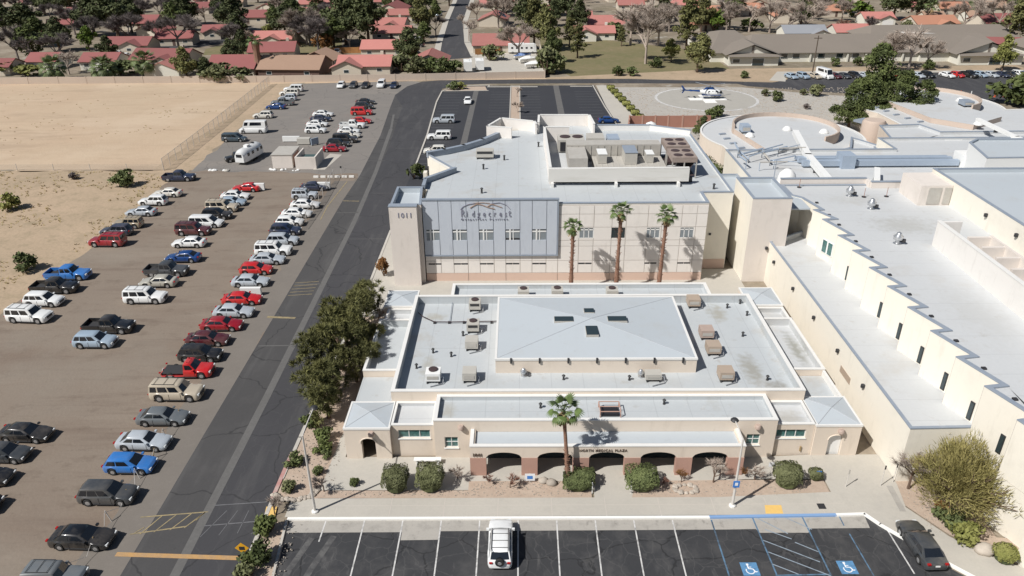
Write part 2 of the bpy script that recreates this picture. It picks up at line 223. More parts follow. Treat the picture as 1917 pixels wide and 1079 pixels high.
# ---------------------------------------------------------------- mesh builder and objects
class MB:
    def __init__(s): s.v = []; s.f = []
    def add(s, vs, fs):
        n = len(s.v); s.v.extend([tuple(v) for v in vs]); s.f.extend([tuple(i + n for i in f) for f in fs]); return s
    def box(s, x0, x1, y0, y1, z0, z1):
        return s.add([(x0, y0, z0), (x1, y0, z0), (x1, y1, z0), (x0, y1, z0), (x0, y0, z1), (x1, y0, z1), (x1, y1, z1), (x0, y1, z1)],
                     [(3, 2, 1, 0), (4, 5, 6, 7), (0, 1, 5, 4), (1, 2, 6, 5), (2, 3, 7, 6), (3, 0, 4, 7)])
    def rbox(s, cx, cy, z0, z1, lx, ly, a):
        c, q = math.cos(a), math.sin(a); P = []
        for z in (z0, z1):
            for dx, dy in ((-lx / 2, -ly / 2), (lx / 2, -ly / 2), (lx / 2, ly / 2), (-lx / 2, ly / 2)):
                P.append((cx + dx * c - dy * q, cy + dx * q + dy * c, z))
        return s.add(P, [(3, 2, 1, 0), (4, 5, 6, 7), (0, 1, 5, 4), (1, 2, 6, 5), (2, 3, 7, 6), (3, 0, 4, 7)])
    def quad(s, *p): return s.add(p, [tuple(range(len(p)))])
    def prism(s, poly, z0, z1, top=True, bot=True):
        n = len(poly); P = [(x, y, z0) for x, y in poly] + [(x, y, z1) for x, y in poly]
        F = [(i, (i + 1) % n, (i + 1) % n + n, i + n) for i in range(n)]
        if top: F.append(tuple(range(n, 2 * n)))
        if bot: F.append(tuple(reversed(range(n))))
        return s.add(P, F)
    def tube(s, a, b, ra, rb=None, n=6, cap=True):
        rb = ra if rb is None else rb; a = Vector(a); b = Vector(b); d = b - a
        if d.length < 1e-6: return s
        q = d.to_track_quat('Z', 'Y'); P = []
        for p, r in ((a, ra), (b, rb)):
            for i in range(n):
                t = 2 * math.pi * i / n; P.append(p + q @ Vector((r * math.cos(t), r * math.sin(t), 0)))
        F = [(i, (i + 1) % n, (i + 1) % n + n, i + n) for i in range(n)]
        if cap: F += [tuple(reversed(range(n))), tuple(range(n, 2 * n))]
        return s.add(P, F)
    def path(s, pts, rs, n=8):
        P = []; F = []; m = len(pts); pts = [Vector(p) for p in pts]
        for k, p in enumerate(pts):
            d = (pts[min(k + 1, m - 1)] - pts[max(k - 1, 0)]); q = d.to_track_quat('Z', 'Y')
            r = rs[k] if hasattr(rs, '__len__') else rs
            for i in range(n):
                t = 2 * math.pi * i / n; P.append(p + q @ Vector((r * math.cos(t), r * math.sin(t), 0)))
        for k in range(m - 1):
            for i in range(n): F.append((k * n + i, k * n + (i + 1) % n, (k + 1) * n + (i + 1) % n, (k + 1) * n + i))
        F += [tuple(reversed(range(n))), tuple(range((m - 1) * n, m * n))]
        return s.add(P, F)
    def lathe(s, prof, c=(0, 0, 0), n=16):
        P = []; F = []
        for r, z in prof:
            for i in range(n):
                t = 2 * math.pi * i / n; P.append((c[0] + r * math.cos(t), c[1] + r * math.sin(t), c[2] + z))
        for k in range(len(prof) - 1):
            for i in range(n): F.append((k * n + i, k * n + (i + 1) % n, (k + 1) * n + (i + 1) % n, (k + 1) * n + i))
        F += [tuple(reversed(range(n))), tuple(range((len(prof) - 1) * n, len(prof) * n))]
        return s.add(P, F)
    def loft(s, secs, closed=True, caps=True):
        n = len(secs[0]); P = [p for q in secs for p in q]; F = []
        for k in range(len(secs) - 1):
            for i in range(n if closed else n - 1): F.append((k * n + i, k * n + (i + 1) % n, (k + 1) * n + (i + 1) % n, (k + 1) * n + i))
        if caps: F += [tuple(reversed(range(n))), tuple(range((len(secs) - 1) * n, len(secs) * n))]
        return s.add(P, F)
    def mesh(s, name, m=None, smooth=None):
        me = bpy.data.meshes.new(name); me.from_pydata([tuple(v) for v in s.v], [], s.f)
        if smooth is None: me.validate()
        if m is not None: me.materials.append(m)
        if smooth:
            me.shade_smooth(); me.set_sharp_from_angle(angle=R(smooth))
        me.update(); return me
    def build(s, name, m, parent=None, smooth=None, **kw):
        return obj(name, s.mesh(name, m, smooth), parent, **kw)

def obj(name, me, parent=None, loc=None, rz=None, **kw):
    o = bpy.data.objects.new(name, me); COL.objects.link(o)
    if parent is not None: o.parent = parent
    if loc is not None: o.location = loc
    if rz is not None: o.rotation_euler = (0, 0, rz)
    for k, v in kw.items(): o[k] = v
    return o
def thing(name, label, cat, loc=(0, 0, 0), rz=0, group=None, scale=None):
    o = bpy.data.objects.new(name, None); COL.objects.link(o); o.location = loc; o.rotation_euler = (0, 0, rz)
    o.empty_display_size = .5
    if scale is not None: o.scale = scale
    o['label'] = label; o['category'] = cat
    if group: o['group'] = group
    return o
def tag(o, label, cat, group=None):
    o['label'] = label; o['category'] = cat
    if group: o['group'] = group
    return o
LAY = [0]
def sheet(name, poly, m, z, tess=None, kind='structure', parent=None):
    me = bpy.data.meshes.new(name); bm = bmesh.new()
    vs = [bm.verts.new((x, y, z)) for x, y in poly]; f = bm.faces.new(vs)
    if f.normal.z < 0 or True:
        bm.normal_update()
        if f.normal.z < 0: f.normal_flip()
    bm.to_mesh(me); bm.free(); me.materials.append(m)
    o = obj(name, me, parent)
    if kind and parent is None: o['kind'] = kind
    return o
def rag(poly, amt=.5, step=3.0, seed=1.0):
    out = []; n = len(poly)
    for i in range(n):
        a, b = Vector(poly[i]), Vector(poly[(i + 1) % n]); L = (b - a).length; k = max(1, int(L / step)); d = (b - a) / max(L, 1e-6); nn = Vector((-d.y, d.x))
        for j in range(k):
            q = a + (b - a) * j / k; w = amt * (noise.noise(Vector((q.x * .21, q.y * .21, seed))) + .6 * noise.noise(Vector((q.x * .7, q.y * .7, seed + 5)))) * (1 if j else 0)
            out.append(tuple(q + nn * w))
    return out
def strip(mb, a, b, w, z):
    a = Vector((a[0], a[1])); b = Vector((b[0], b[1])); d = (b - a).normalized(); n = Vector((-d.y, d.x)) * w / 2
    mb.quad((a.x - n.x, a.y - n.y, z), (b.x - n.x, b.y - n.y, z), (b.x + n.x, b.y + n.y, z), (a.x + n.x, a.y + n.y, z))
def kerb_strip(mb, pts, w, z0, z1):
    for a, b in zip(pts[:-1], pts[1:]):
        a = Vector(a); b = Vector(b); d = b - a; L = d.length; c = (a + b) / 2
        mb.rbox(c.x, c.y, z0, z1, L + w * .3, w, math.atan2(d.y, d.x))

def ccw(p):
    return p if sum(p[i][0] * p[(i + 1) % len(p)][1] - p[(i + 1) % len(p)][0] * p[i][1] for i in range(len(p))) > 0 else p[::-1]
def inset(poly, t):
    out = []; n = len(poly)
    for i in range(n):
        p0, p1, p2 = Vector(poly[i - 1]), Vector(poly[i]), Vector(poly[(i + 1) % n])
        d1 = (p1 - p0).normalized(); d2 = (p2 - p1).normalized()
        n1 = Vector((-d1.y, d1.x)); n2 = Vector((-d2.y, d2.x)); b = n1 + n2
        k = t / max(.35, (1 + n1.dot(n2)) / 1.0) if b.length > 1e-6 else t
        out.append(tuple(p1 + b * k))
    return out
def block(parent, poly, z0, ztop, roofz, wall, roof, cap, t=.3, names=('wall', 'roof', 'coping'), skipwall=()):
    """outer walls to the parapet top, the coping ring, inner parapet faces and the roof deck"""
    poly = ccw(poly); ins = inset(poly, t); n = len(poly)
    w = MB()
    for i in range(n):
        if i in skipwall: continue
        a, b = poly[i], poly[(i + 1) % n]
        w.quad((a[0], a[1], z0), (b[0], b[1], z0), (b[0], b[1], ztop - .06), (a[0], a[1], ztop - .06))
    w.build(names[0], wall, parent); w = MB()
    for i in range(n):
        a, b = ins[i], ins[(i + 1) % n]
        w.quad((b[0], b[1], roofz), (a[0], a[1], roofz), (a[0], a[1], ztop - .06), (b[0], b[1], ztop - .06))
    w.build('parapet_lining', roof, parent)
    c = MB(); o2 = inset(poly, -.03); i2 = inset(poly, t + .03)
    for i in range(n):
        j = (i + 1) % n; A, B, C_, D = o2[i], o2[j], i2[j], i2[i]
        zt, zb = ztop, ztop - .10
        c.add([(*A, zt), (*B, zt), (*C_, zt), (*D, zt), (*A, zb), (*B, zb), (*C_, zb), (*D, zb)],
              [(0, 1, 2, 3), (4, 5, 1, 0), (3, 2, 6, 7), (5, 4, 7, 6)])
    c.build(names[2], cap, parent)
    r = sheet(names[1], ins, roof, roofz, parent=parent)
    return ins
def wallbox(parent, name, axis, a0, a1, z0, z1, pos, th, m, openings=()):
    """wall with real rectangular openings; axis 'x': runs along x at y=pos..pos+th (face at pos)"""
    xs = sorted({a0, a1, *[o[0] for o in openings], *[o[1] for o in openings]}); zs = sorted({z0, z1, *[o[2] for o in openings], *[o[3] for o in openings]})
    mb = MB()
    for i in range(len(xs) - 1):
        j = 0
        while j < len(zs) - 1:
            cx = (xs[i] + xs[i + 1]) / 2
            def isop(k): return any(o[0] < cx < o[1] and o[2] < (zs[k] + zs[k + 1]) / 2 < o[3] for o in openings)
            if isop(j): j += 1; continue
            k = j
            while k < len(zs) - 1 and not isop(k): k += 1
            if axis == 'x': mb.box(xs[i], xs[i + 1], pos, pos + th, zs[j], zs[k])
            else: mb.box(pos, pos + th, xs[i], xs[i + 1], zs[j], zs[k])
            j = k
    return mb.build(name, m, parent)
def window(parent, x0, x1, z0, z1, y, nx=2, nz=1, glass='glass', frame='frame_w', fr=.06, depth=.12, sill=True):
    """south facing window, set back from y: frame > pane, sill"""
    f = MB(); yb = y + depth
    f.box(x0, x1, yb, yb + .06, z0, z0 + fr); f.box(x0, x1, yb, yb + .06, z1 - fr, z1)
    for i in range(nx + 1):
        c = x0 + (x1 - x0) * i / nx; a = max(x0, c - fr / 2); b = min(x1, c + fr / 2)
        if i == 0: b = x0 + fr
        if i == nx: a = x1 - fr
        f.box(a, b, yb, yb + .06, z0 + fr, z1 - fr)
    for j in range(1, nz):
        c = z0 + (z1 - z0) * j / nz; f.box(x0 + fr, x1 - fr, yb + .005, yb + .055, c - fr / 2, c + fr / 2)
    w = f.build('window', M[frame], parent)
    for i in range(nx):
        a = x0 + (x1 - x0) * i / nx + fr / 2; b = x0 + (x1 - x0) * (i + 1) / nx - fr / 2
        for j in range(nz):
            c = z0 + (z1 - z0) * j / nz + fr / 2; d = z0 + (z1 - z0) * (j + 1) / nz - fr / 2
            MB().box(a, b, yb + .045, yb + .053, c, d).build('pane', M[glass], w)
    if sill: MB().box(x0 - .06, x1 + .06, y - .07, y + depth, z0 - .1, z0 - .002).build('sill', M[frame], w)
    return w
def text(s, size, m, parent, loc, rot=(R(90), 0, 0), name='lettering', extr=.03, align='LEFT', sx=1, font_sp=1.0, bold=0.0):
    cu = bpy.data.curves.new('lettering', 'FONT'); cu.body = s; cu.size = size; cu.extrude = extr; cu.align_x = align
    cu.space_character = font_sp; cu.offset = bold; cu.resolution_u = 3
    to = bpy.data.objects.new('tmp', cu); COL.objects.link(to)
    dg = bpy.context.evaluated_depsgraph_get(); me = bpy.data.meshes.new_from_object(to.evaluated_get(dg))
    bpy.data.objects.remove(to); me.materials.clear(); me.materials.append(m)
    o = obj(name, me, parent, loc=loc); o.rotation_euler = rot; o.scale = (sx, 1, 1); return o

# ================================================================ THE GROUND
sheet('ground', [(-1500, -60), (1500, -60), (1500, 3000), (-1500, 3000)], M['earth'], 0.0)
sheet('sand_field', rag([(-260, 136.5), (-66.5, 136.5), (-66.5, 214), (-40, 216), (-40, 219.5), (-260, 222)], 1.6), M['sand'], .004)
sheet('desert_scrubland', [(-260, 20), (-62, 20), (-62, 136.5), (-260, 136.5)], M['scrub'], .004)
sheet('verge', rag([(-69, 136.3), (-61.5, 136.3), (-62.5, 160), (-62, 214), (-69, 214)], 1.0), M['scrub'], .008)
sheet('dirt_parking_lot', rag([(-50.53, 39.87), (-63.30, 80.00), (-63.57, 91.68), (-62.26, 100.66), (-63.00, 115.18), (-63.13, 129.90), (-63.19, 132.93), (-29.6, 131.5), (-29.6, 25), (-63, 25)], 1.1, 1.5), M['dirtlot'], .008)
sheet('paved_parking_lot', rag([(-61.8, 133.5), (-28.5, 131.2), (-28, 190), (-30.5, 205), (-24, 213), (-30, 216.3), (-60, 213.5), (-62, 190)], .7), M['paved'], .012)
sheet('lot_edge_strip', rag([(-33.4, 20), (-29.3, 20), (-29.3, 131), (-33.2, 131)], .9, 1.2), M['paved2'], .012)
sheet('worn_strip', rag([(-62, 131.2), (-29.7, 129.6), (-29.7, 133.8), (-62, 135.8)], 1.4, 1.5), M['dirtlot'], .016)
sheet('road', [(-29.6, 20), (-20.9, 20), (-20.6, 56), (-19.7, 88), (-19.7, 160), (-20.9, 192), (-20.5, 206), (-17, 211.0), (-8, 212.2), (20, 212), (60, 210), (62, 207),
               (80, 199), (108, 191), (135, 183), (170, 176), (170, 226), (80, 226), (75.3, 215), (70, 211.2), (58, 213), (30, 217.5), (0, 217.6), (-22, 217.2), (-27, 215.5), (-30.5, 209.5), (-32.3, 199), (-31.5, 185), (-29.8, 160), (-29.2, 133), (-29.6, 120)], M['asphalt'], .016)
sheet('road_west_lane', [(-29.55, 20), (-25.4, 20), (-25.3, 63), (-25.6, 110), (-26.6, 150), (-28.6, 186), (-31.9, 197), (-31.4, 185), (-29.7, 160), (-29.15, 133), (-29.55, 120)], M['asphalt_w'], .020)
_s = MB()
_p = [(-25.6, 20), (-25.5, 63), (-25.8, 110), (-26.6, 135), (-28.3, 165)]
for a, b in zip(_p[:-1], _p[1:]): strip(_s, a, b, .75, .024)
strip(_s, (-28.3, 165), (-29.6, 178), .5, .024)
for y in (141.5, 113.8, 88, 72.5): strip(_s, (-29.4, y), (-25.9, y + .1), .16, .024)
for y in (123, 103, 150, 170): strip(_s, (-25.2, y), (-20, y), .1, .024)
_s.build('pavement_seam', M['seam'], kind='structure')
sheet('north_parking_lot', [(-20.0, 113), (22.8, 113), (22.8, 160), (20.8, 209.2), (-8.5, 209.5), (-17.8, 208.5), (-20.3, 203), (-20.4, 190), (-19.5, 160)], M['asphalt_n'], .020)
_s = MB(); strip(_s, (-11.5, 125), (-11.2, 209), 1.3, .024); strip(_s, (10.0, 125), (10.3, 209), 1.5, .024); _s.build('north_lot_seam', M['seam'], kind='structure')
_l = MB()
for k in range(26):
    y = 204.5 - k * 2.95
    if y < 135: break
    strip(_l, (-19.6, y), (-14.6, y), .12, .026)
    if y < 203:
        strip(_l, (-7.2, y), (-2.0, y), .12, .026); strip(_l, (.4, y), (5.6, y), .12, .026); strip(_l, (14.8, y), (20.2, y), .12, .026)
_l.build('north_lot_stall_lines', M['faint_line'], kind='structure')
_k = MB()
kerb_strip(_k, [(-2.0, 113), (-2.0, 208.6), (.4, 208.6), (.4, 113)], .25, 0, .14)
kerb_strip(_k, [(20.4, 209), (21.1, 185), (23.0, 150), (23.0, 120)], .25, 0, .14)
kerb_strip(_k, [(-8.4, 207.8), (5.2, 207.6)], .5, 0, .13); kerb_strip(_k, [(14.2, 207.8), (20, 207.6)], .5, 0, .13)
kerb_strip(_k, [(-20.2, 203), (-8, 203.3)], .3, 0, .13)
_k.build('north_lot_kerb', M['kerb'], kind='structure')
sheet('median_planter_soil', [(-1.85, 113), (.25, 113), (.25, 208.4), (-1.85, 208.4)], M['planter'], .03)
sheet('north_lot_path', [(21.3, 209), (24.4, 209), (29.2, 160), (29.2, 128), (23.2, 128), (23.2, 150), (21.5, 185)], M['concrete'], .024)
sheet('north_west_island_soil', [(-20.1, 203.2), (-8.3, 203.5), (-9, 208.6), (-17, 208.2)], M['planter'], .03)
sheet('north_verge', [(-60, 214.0), (-30, 216.6), (-22, 217.4), (8, 217.8), (8, 219.3), (-60, 219.3)], M['sand'], .020)
# helipad grounds
sheet('gravel_bed', [(25.2, 206.5), (60, 205.5), (78, 196), (108, 188), (112, 160), (96, 150), (62, 120), (33, 118), (29.5, 122), (29.5, 160), (26.5, 185)], M['gravel'], .012)
_c = (47.6, 192.2)
sheet('helipad', [(_c[0] + 12.2 * math.cos(t * R(6)), _c[1] + 12.2 * math.sin(t * R(6))) for t in range(60)], M['helicon'], .024)
_r = MB()
for t in range(72):
    if t in (60, 61): continue
    a, b = R(t * 5), R(t * 5 + 5)
    _r.quad(*[(_c[0] + q * math.cos(w), _c[1] + q * math.sin(w), .03) for q, w in ((12.2, a), (12.9, a), (12.9, b), (12.2, b))])
_r.build('helipad_ring', M['white_line'], kind='structure')
_r = MB(); _r.quad((43.2, 190.6, .03), (52.6, 190.6, .03), (52.6, 193.4, .03), (43.2, 193.4, .03)); _r.quad((46.4, 187.6, .034), (49.4, 187.6, .034), (49.4, 196.6, .034), (46.4, 196.6, .034))
_r.build('helipad_cross', M['white_kerb'], kind='structure')
# park behind the wall, storage yard, residential streets
sheet('dry_lawn_park', [(16, 219.6), (64, 218.5), (62, 262), (26, 292), (8, 292), (8, 240)], M['lawn'], .008)
sheet('east_verge', [(8, 217.7), (32, 217.7), (60, 213.2), (74, 211.5), (79, 226), (150, 226), (150, 234), (60, 231), (8, 220.2)], M['scrub'], .012)
sheet('east_pavement', [(74, 212.4), (78, 223.6), (165, 223.6), (165, 226.4), (76, 226.4), (70, 214)], M['concrete'], .022)
sheet('storage_yard_paving', [(-16.09, 226.70), (8.23, 228.28), (5.48, 265.38), (-8.13, 263.81), (-15.73, 253.99)], M['concrete'], .012)
sheet('residential_street', [(-23.22, 249.47), (-14.80, 252.98), (-18.92, 283.29), (-23.32, 340.17), (-25.53, 449.63), (-33.34, 450.19), (-30.24, 340.54), (-28.25, 283.70), (-27.43, 266.71)], M['asphalt'], .012)
_s = MB()
kerb_strip(_s, [(-27.29, 261.46), (-28.64, 283.72), (-30.94, 340.58), (-33.53, 444.58)], 2.2, 0, .1); kerb_strip(_s, [(-14.37, 254.92), (-18.34, 283.27), (-22.63, 340.14), (-24.33, 443.92)], 2.2, 0, .1)
_s.build('residential_footpath', M['concrete'], kind='structure')
sheet('west_residential_street', [(-126.09, 273.99), (-112.45, 277.93), (-102.07, 299.52), (-75.79, 300.96), (-76.90, 314.86), (-108.33, 319.32), (-118.87, 295.10), (-132.13, 288.21)], M['asphalt'], .010)
sheet('west_residential_lawn', [(-105.91, 260.45), (-85.28, 263.75), (-58.75, 258.62), (-66.39, 295.30), (-101.23, 296.88), (-109.78, 273.32)], M['lawn'], .008)
sheet('far_green_lawn', [(194.39, 345.48), (212.43, 340.95), (242.80, 392.83), (225.07, 400.97)], M['leaf_m'], .01)

# ---------------------------------------------------------------- west kerb line of the campus
_k = MB(); kerb_strip(_k, [(-20.8, 20), (-20.55, 48.5)], .32, 0, .15); kerb_strip(_k, [(-20.5, 50.4), (-20.4, 56), (-19.55, 88), (-19.5, 106)], .32, 0, .15)
kerb_strip(_k, [(-19.55, 134), (-19.7, 160), (-20.6, 190), (-20.3, 203), (-17, 209.2), (-8, 210.2), (-8, 207.9)], .32, 0, .15)
_k.build('road_kerb', M['kerb'], kind='structure')
_k = MB(); kerb_strip(_k, [(-20.62, 47.9), (-20.55, 53.8)], .34, 0, .155); _k.build('red_kerb', M['red_kerb'], kind='structure')
sheet('west_planter_soil', [(-20.4, 48.3), (-20.2, 56), (-19.4, 79), (-15.6, 79), (-15.6, 51.0), (-16.85, 47.95), (-18.9, 47.95), (-19.8, 47.7)], M['planter'], .08)
sheet('plaza_west_walk', [(-16.9, 48.9), (-4.3, 48.9), (-4.3, 53.2), (-15.6, 53.2), (-15.6, 62), (-16.6, 56)], M['concrete'], .10)
sheet('campus_walk', [(-19.3, 79), (-7.8, 79), (-7.8, 80.2), (22.4, 80.2), (22.4, 79.5), (29, 79.5), (29, 92), (23.9, 92), (23.9, 89), (-16.1, 89), (-16.1, 113), (-19.4, 113)], M['concrete'], .10)
sheet('front_walk', [(-19.0, 45.75), (26.6, 46.0), (27.9, 46.0), (31.6, 41.2), (34.6, 38.3), (40, 36.0), (40, 38.6), (35.4, 41.6), (33.3, 43.6), (31.4, 46.8), (31.9, 49.5), (31.9, 53.4), (26.0, 53.4), (26.0, 48.6), (16.5, 48.0), (-19.0, 47.9)], M['concrete'], .12)
_k = MB()
for x in (-15, -10.6, -6.2, -1.8, 2.6, 7, 11.4, 15.8, 20.2, 24.6): strip(_k, (x, 45.8), (x, 47.95), .05, .124)
strip(_k, (-18.9, 47.0), (26.5, 47.2), .04, .124)
_k.build('walk_joints', M['joint'], kind='structure')
sheet('entry_walk', [(-4.3, 48.0), (-4.3, 53.2), (22.6, 53.2), (26.0, 53.4), (26.0, 50.2), (19.3, 50.2), (17.5, 50.0), (10.4, 50.0), (9.3, 47.9), (6.2, 47.9), (6.2, 50.0), (-4.3, 50.0)], M['concrete'], .104)
sheet('front_planter_soil', [(-16.8, 47.95), (6.0, 47.95), (6.0, 50.0), (-4.35, 50.0), (-4.35, 48.85), (-16.8, 48.85)], M['planter'], .108)
sheet('front_planter_soil', [(9.3, 47.95), (16.5, 48.0), (25.9, 48.55), (25.9, 50.1), (19.3, 50.1), (9.9, 50.0)], M['planter'], .108)
sheet('roadside_planter_soil', [(-20.4, 20), (-16.2, 20), (-18.55, 45.2), (-20.3, 45.4)], M['planter'], .05)
sheet('east_planter_soil', [(31.2, 49.6), (31.45, 47.0), (33.4, 43.8), (35.5, 41.8), (40, 38.8), (46, 36), (46, 43), (36.9, 43.5), (36.9, 50), (31.9, 50.2)], M['planter'], .10)
# front parking lot
sheet('front_parking_lot', [(-18.5, 20), (38, 20), (38, 34), (31.4, 41.0), (27.8, 45.9), (-18.6, 45.4)], M['asphalt_lot'], .016)
sheet('parking_gutter', [(-18.5, 44.15), (-9.3, 44.2), (-9.3, 43.35), (-6.35, 43.4), (-6.35, 44.3), (16.4, 44.45), (18.6, 44.5), (18.8, 44.1), (22.6, 44.1), (22.9, 44.55), (27.6, 44.6), (27.7, 45.9), (-18.5, 45.5)], M['gutter'], .022)
_k = MB(); kerb_strip(_k, [(-18.7, 45.58), (15.2, 45.72)], .26, 0, .16); kerb_strip(_k, [(25.4, 45.95), (27.75, 46.05), (28.5, 44.9), (31.4, 41.4), (33.3, 39.4), (37.5, 36.3)], .26, 0, .16)
_k.build('white_kerb', M['white_kerb'], kind='structure')
_k = MB(); kerb_strip(_k, [(15.25, 45.73), (25.4, 45.95)], .26, 0, .162); _k.build('blue_kerb', M['blue_kerb'], kind='structure')
_k = MB(); kerb_strip(_k, [(-18.75, 45.4), (-16.35, 20)], .2, 0, .15); _k.build('dark_kerb', M['kerb'], kind='structure')
_l = MB()
strip(_l, (-15.6, 45.4), (-15.65, 43.2), .11, .028)
for k in range(1, 10): strip(_l, (-15.58 + 3.087 * k, 45.45), (-15.6 + 3.087 * k, 39.3), .11, .028)
strip(_l, (28.86, 45.12), (28.96, 40.02), .11, .028)
_l.build('stall_lines', M['white_line'], kind='structure')
_l = MB()
strip(_l, (15.32, 45.5), (15.34, 39.2), .12, .028)
strip(_l, (18.68, 45.84), (18.85, 39.83), .12, .028); strip(_l, (22.68, 46.01), (22.80, 39.83), .12, .028); strip(_l, (25.68, 46.13), (25.66, 44.84), .1, .028)
strip(_l, (25.75, 43.98), (25.91, 39.83), .1, .028); strip(_l, (18.75, 39.88), (22.85, 39.98), .12, .030)
_l.build('blue_stall_lines', M['blue_line'], kind='structure')
_l = MB()
for a, b in (((18.85, 45.84), (20.96, 43.99)), ((20.96, 46.02), (22.99, 44.44)), ((18.81, 43.32), (22.44, 41.14)), ((19.30, 44.44), (21.07, 43.43)), ((18.87, 42.13), (22.76, 39.83)), ((18.83, 40.94), (20.46, 39.98)), ((21.21, 43.10), (22.68, 42.13))):
    strip(_l, a, b, .09, .034)
_l.build('hatching_lines', M['pale_line'], kind='structure')
_t = MB()
for q in ([(-18.0, 36), (-17.2, 40.5), (-16.3, 43.6)], [(-16.6, 36), (-15.6, 40.5), (-14.6, 43.8)]):
    for (a, b) in zip(q[:-1], q[1:]): strip(_t, a, b, .5, .024)
_t.build('tyre_smears', mat('light_tyre_smear', (.11, .108, .105), .9, [(1.2, .7, (.045, .045, .048), .42, .6), (6, .4, (.04, .04, .042), .5, .7)]), kind='structure')
def badge(cx, cy):
    t = MB().rbox(cx, cy, .017, .029, 1.25, 1.25, 0).build('accessible_bay_badge', M['badge'], None)
    t['kind'] = 'structure'
    s = MB(); s.rbox(cx - .1, cy + .42, .03, .034, .17, .17, 0)
    strip(s, (cx - .12, cy + .33), (cx - .1, cy + .0), .09, .034); strip(s, (cx - .1, cy + .02), (cx + .2, cy + .0), .08, .035); strip(s, (cx + .2, cy + .0), (cx + .36, cy - .3), .09, .036)
    strip(s, (cx + .33, cy - .3), (cx + .5, cy - .24), .07, .037); strip(s, (cx - .1, cy + .17), (cx + .14, cy + .17), .06, .0375)
    for k in range(9):
        a, b = R(150 + k * 24), R(174 + k * 24)
        strip(s, (cx - .02 + .3 * math.cos(a), cy - .16 + .3 * math.sin(a)), (cx - .02 + .3 * math.cos(b), cy - .16 + .3 * math.sin(b)), .075, .038 + k * .0003)
    s.build('wheelchair_symbol', M['sign_w'], t)
badge(*(17.04, 40.48)); badge(*(24.28, 40.63))
sheet('tactile_patch', [(20.02, 47.05), (21.37, 47.05), (21.24, 46.08), (19.82, 46.08)], M['tactile'], .126)
sheet('tactile_patch', [(-20.84, 46.94), (-19.96, 46.94), (-19.80, 45.78), (-20.66, 45.61)], M['tactile'], .126)
# speed bars and yellow crossing on the road
_l = MB(); strip(_l, (-30.9, 41.95), (-21.0, 41.55), .42, .028)
_l.build('speed_bar', M['orange_bar'], kind='structure')
_l = MB()
strip(_l, (-30.79, 44.00), (-26.60, 44.85), .12, .028); strip(_l, (-30.78, 45.86), (-25.47, 46.46), .12, .028)
for a, b in (((-30.52, 44.05), (-29.98, 44.74)), ((-29.98, 44.00), (-29.09, 45.98)), ((-28.98, 44.22), (-27.92, 46.22)), ((-27.80, 44.45), (-26.68, 46.40)), ((-26.74, 44.68), (-25.71, 46.40)), ((-26.16, 45.50), (-25.71, 46.40))): strip(_l, a, b, .1, .032)
strip(_l, (-30.40, 79.22), (-26.90, 78.93), .42, .028)
_l.build('yellow_crossing_lines', M['yellow_line'], kind='structure')
_l = MB(); strip(_l, (-29.5, 119.3), (-26.8, 119.1), .22, .028); strip(_l, (-30.85, 129.38), (-31.59, 116.45), .16, .028); strip(_l, (-31.59, 116.45), (-31.32, 110.77), .14, .028)
for k in range(5): strip(_l, (-29.4, 84.8 + k * .9), (-26.4, 85.2 + k * .9), .1, .032)
_l.build('yellow_lane_marks', M['yellow_line'], kind='structure')
_l = MB()
for k in range(4): strip(_l, (-21.20, 44.04) if k == 0 else (-21.3 - k * .9, 46.6), (-20.9 - k * 1.4, 44.3 - k * .2), .06, .028)
strip(_l, (-25.2, 47.2), (-21.0, 47.6), .1, .028); strip(_l, (-25.2, 44.9), (-21.0, 45.4), .1, .028)
_l.build('faint_crosswalk', M['faint_line'], kind='structure')
# east verge shrub bed between buildings
sheet('hedge_bed_soil', [(28.2, 96), (30.5, 96), (35.5, 118), (33.5, 128), (33.5, 140), (28.5, 140)], M['planter'], .03)
sheet('hospital_courtyard_soil', [(66, 120), (84, 120), (100, 165), (75, 165), (64, 140)], M['planter'], .028)

M['roof_line'] = mat('grey_roof_ridge', (.33, .35, .37), .7)
# ================================================================ MEDICAL PLAZA (single storey)
pz = thing('medical_plaza', 'low tan single-storey building with white flat roofs, arched entry porch and central hip roof', 'building', (7, 66, 0))
def rectp(x0, x1, y0, y1): return [(x0, y0), (x1, y0), (x1, y1), (x0, y1)]
def shift(parent):
    for o in list(parent.children):
        o.location = o.location - parent.location
# main block
block(pz, rectp(-11.75, 26.0, 57.0, 76.0), 0, 4.6, 3.6, M['stucco'], M['roof'], M['coping_l'], .3)
# centre hip
mx0, mx1, my0, my1 = -2.3, 17.05, 61.4, 74.2
MB().box(mx0, mx1, my0, my1, 3.55, 5.05).build('wall', M['stucco'], pz)
cpx = MB(); ax, ay, az = 7.4, 67.8, 6.05
h = MB()
for a, b in (((mx0, my0), (mx1, my0)), ((mx1, my0), (mx1, my1)), ((mx1, my1), (mx0, my1)), ((mx0, my1), (mx0, my0))):
    h.quad((a[0], a[1], 5.2), (b[0], b[1], 5.2), (ax, ay, az))
h.build('hip_roof', M['roof_b'], pz)
e = MB()
e.box(mx0 - .06, mx1 + .06, my0 - .06, my0 + .16, 5.04, 5.24); e.box(mx0 - .06, mx1 + .06, my1 - .16, my1 + .06, 5.04, 5.24)
e.box(mx0 - .06, mx0 + .16, my0 + .16, my1 - .16, 5.04, 5.24); e.box(mx1 - .16, mx1 + .06, my0 + .16, my1 - .16, 5.04, 5.24)
e.build('coping', M['coping_l'], pz)
for cx_, cy_ in ((mx0 + .1, my0 + .1), (mx1 - .1, my0 + .1), (mx1 - .1, my1 - .1), (mx0 + .1, my1 - .1)):
    MB().tube((cx_, cy_, 5.2), (ax, ay, az), .035, .035, 5).build('roof_ridge', M['roof_line'], pz)
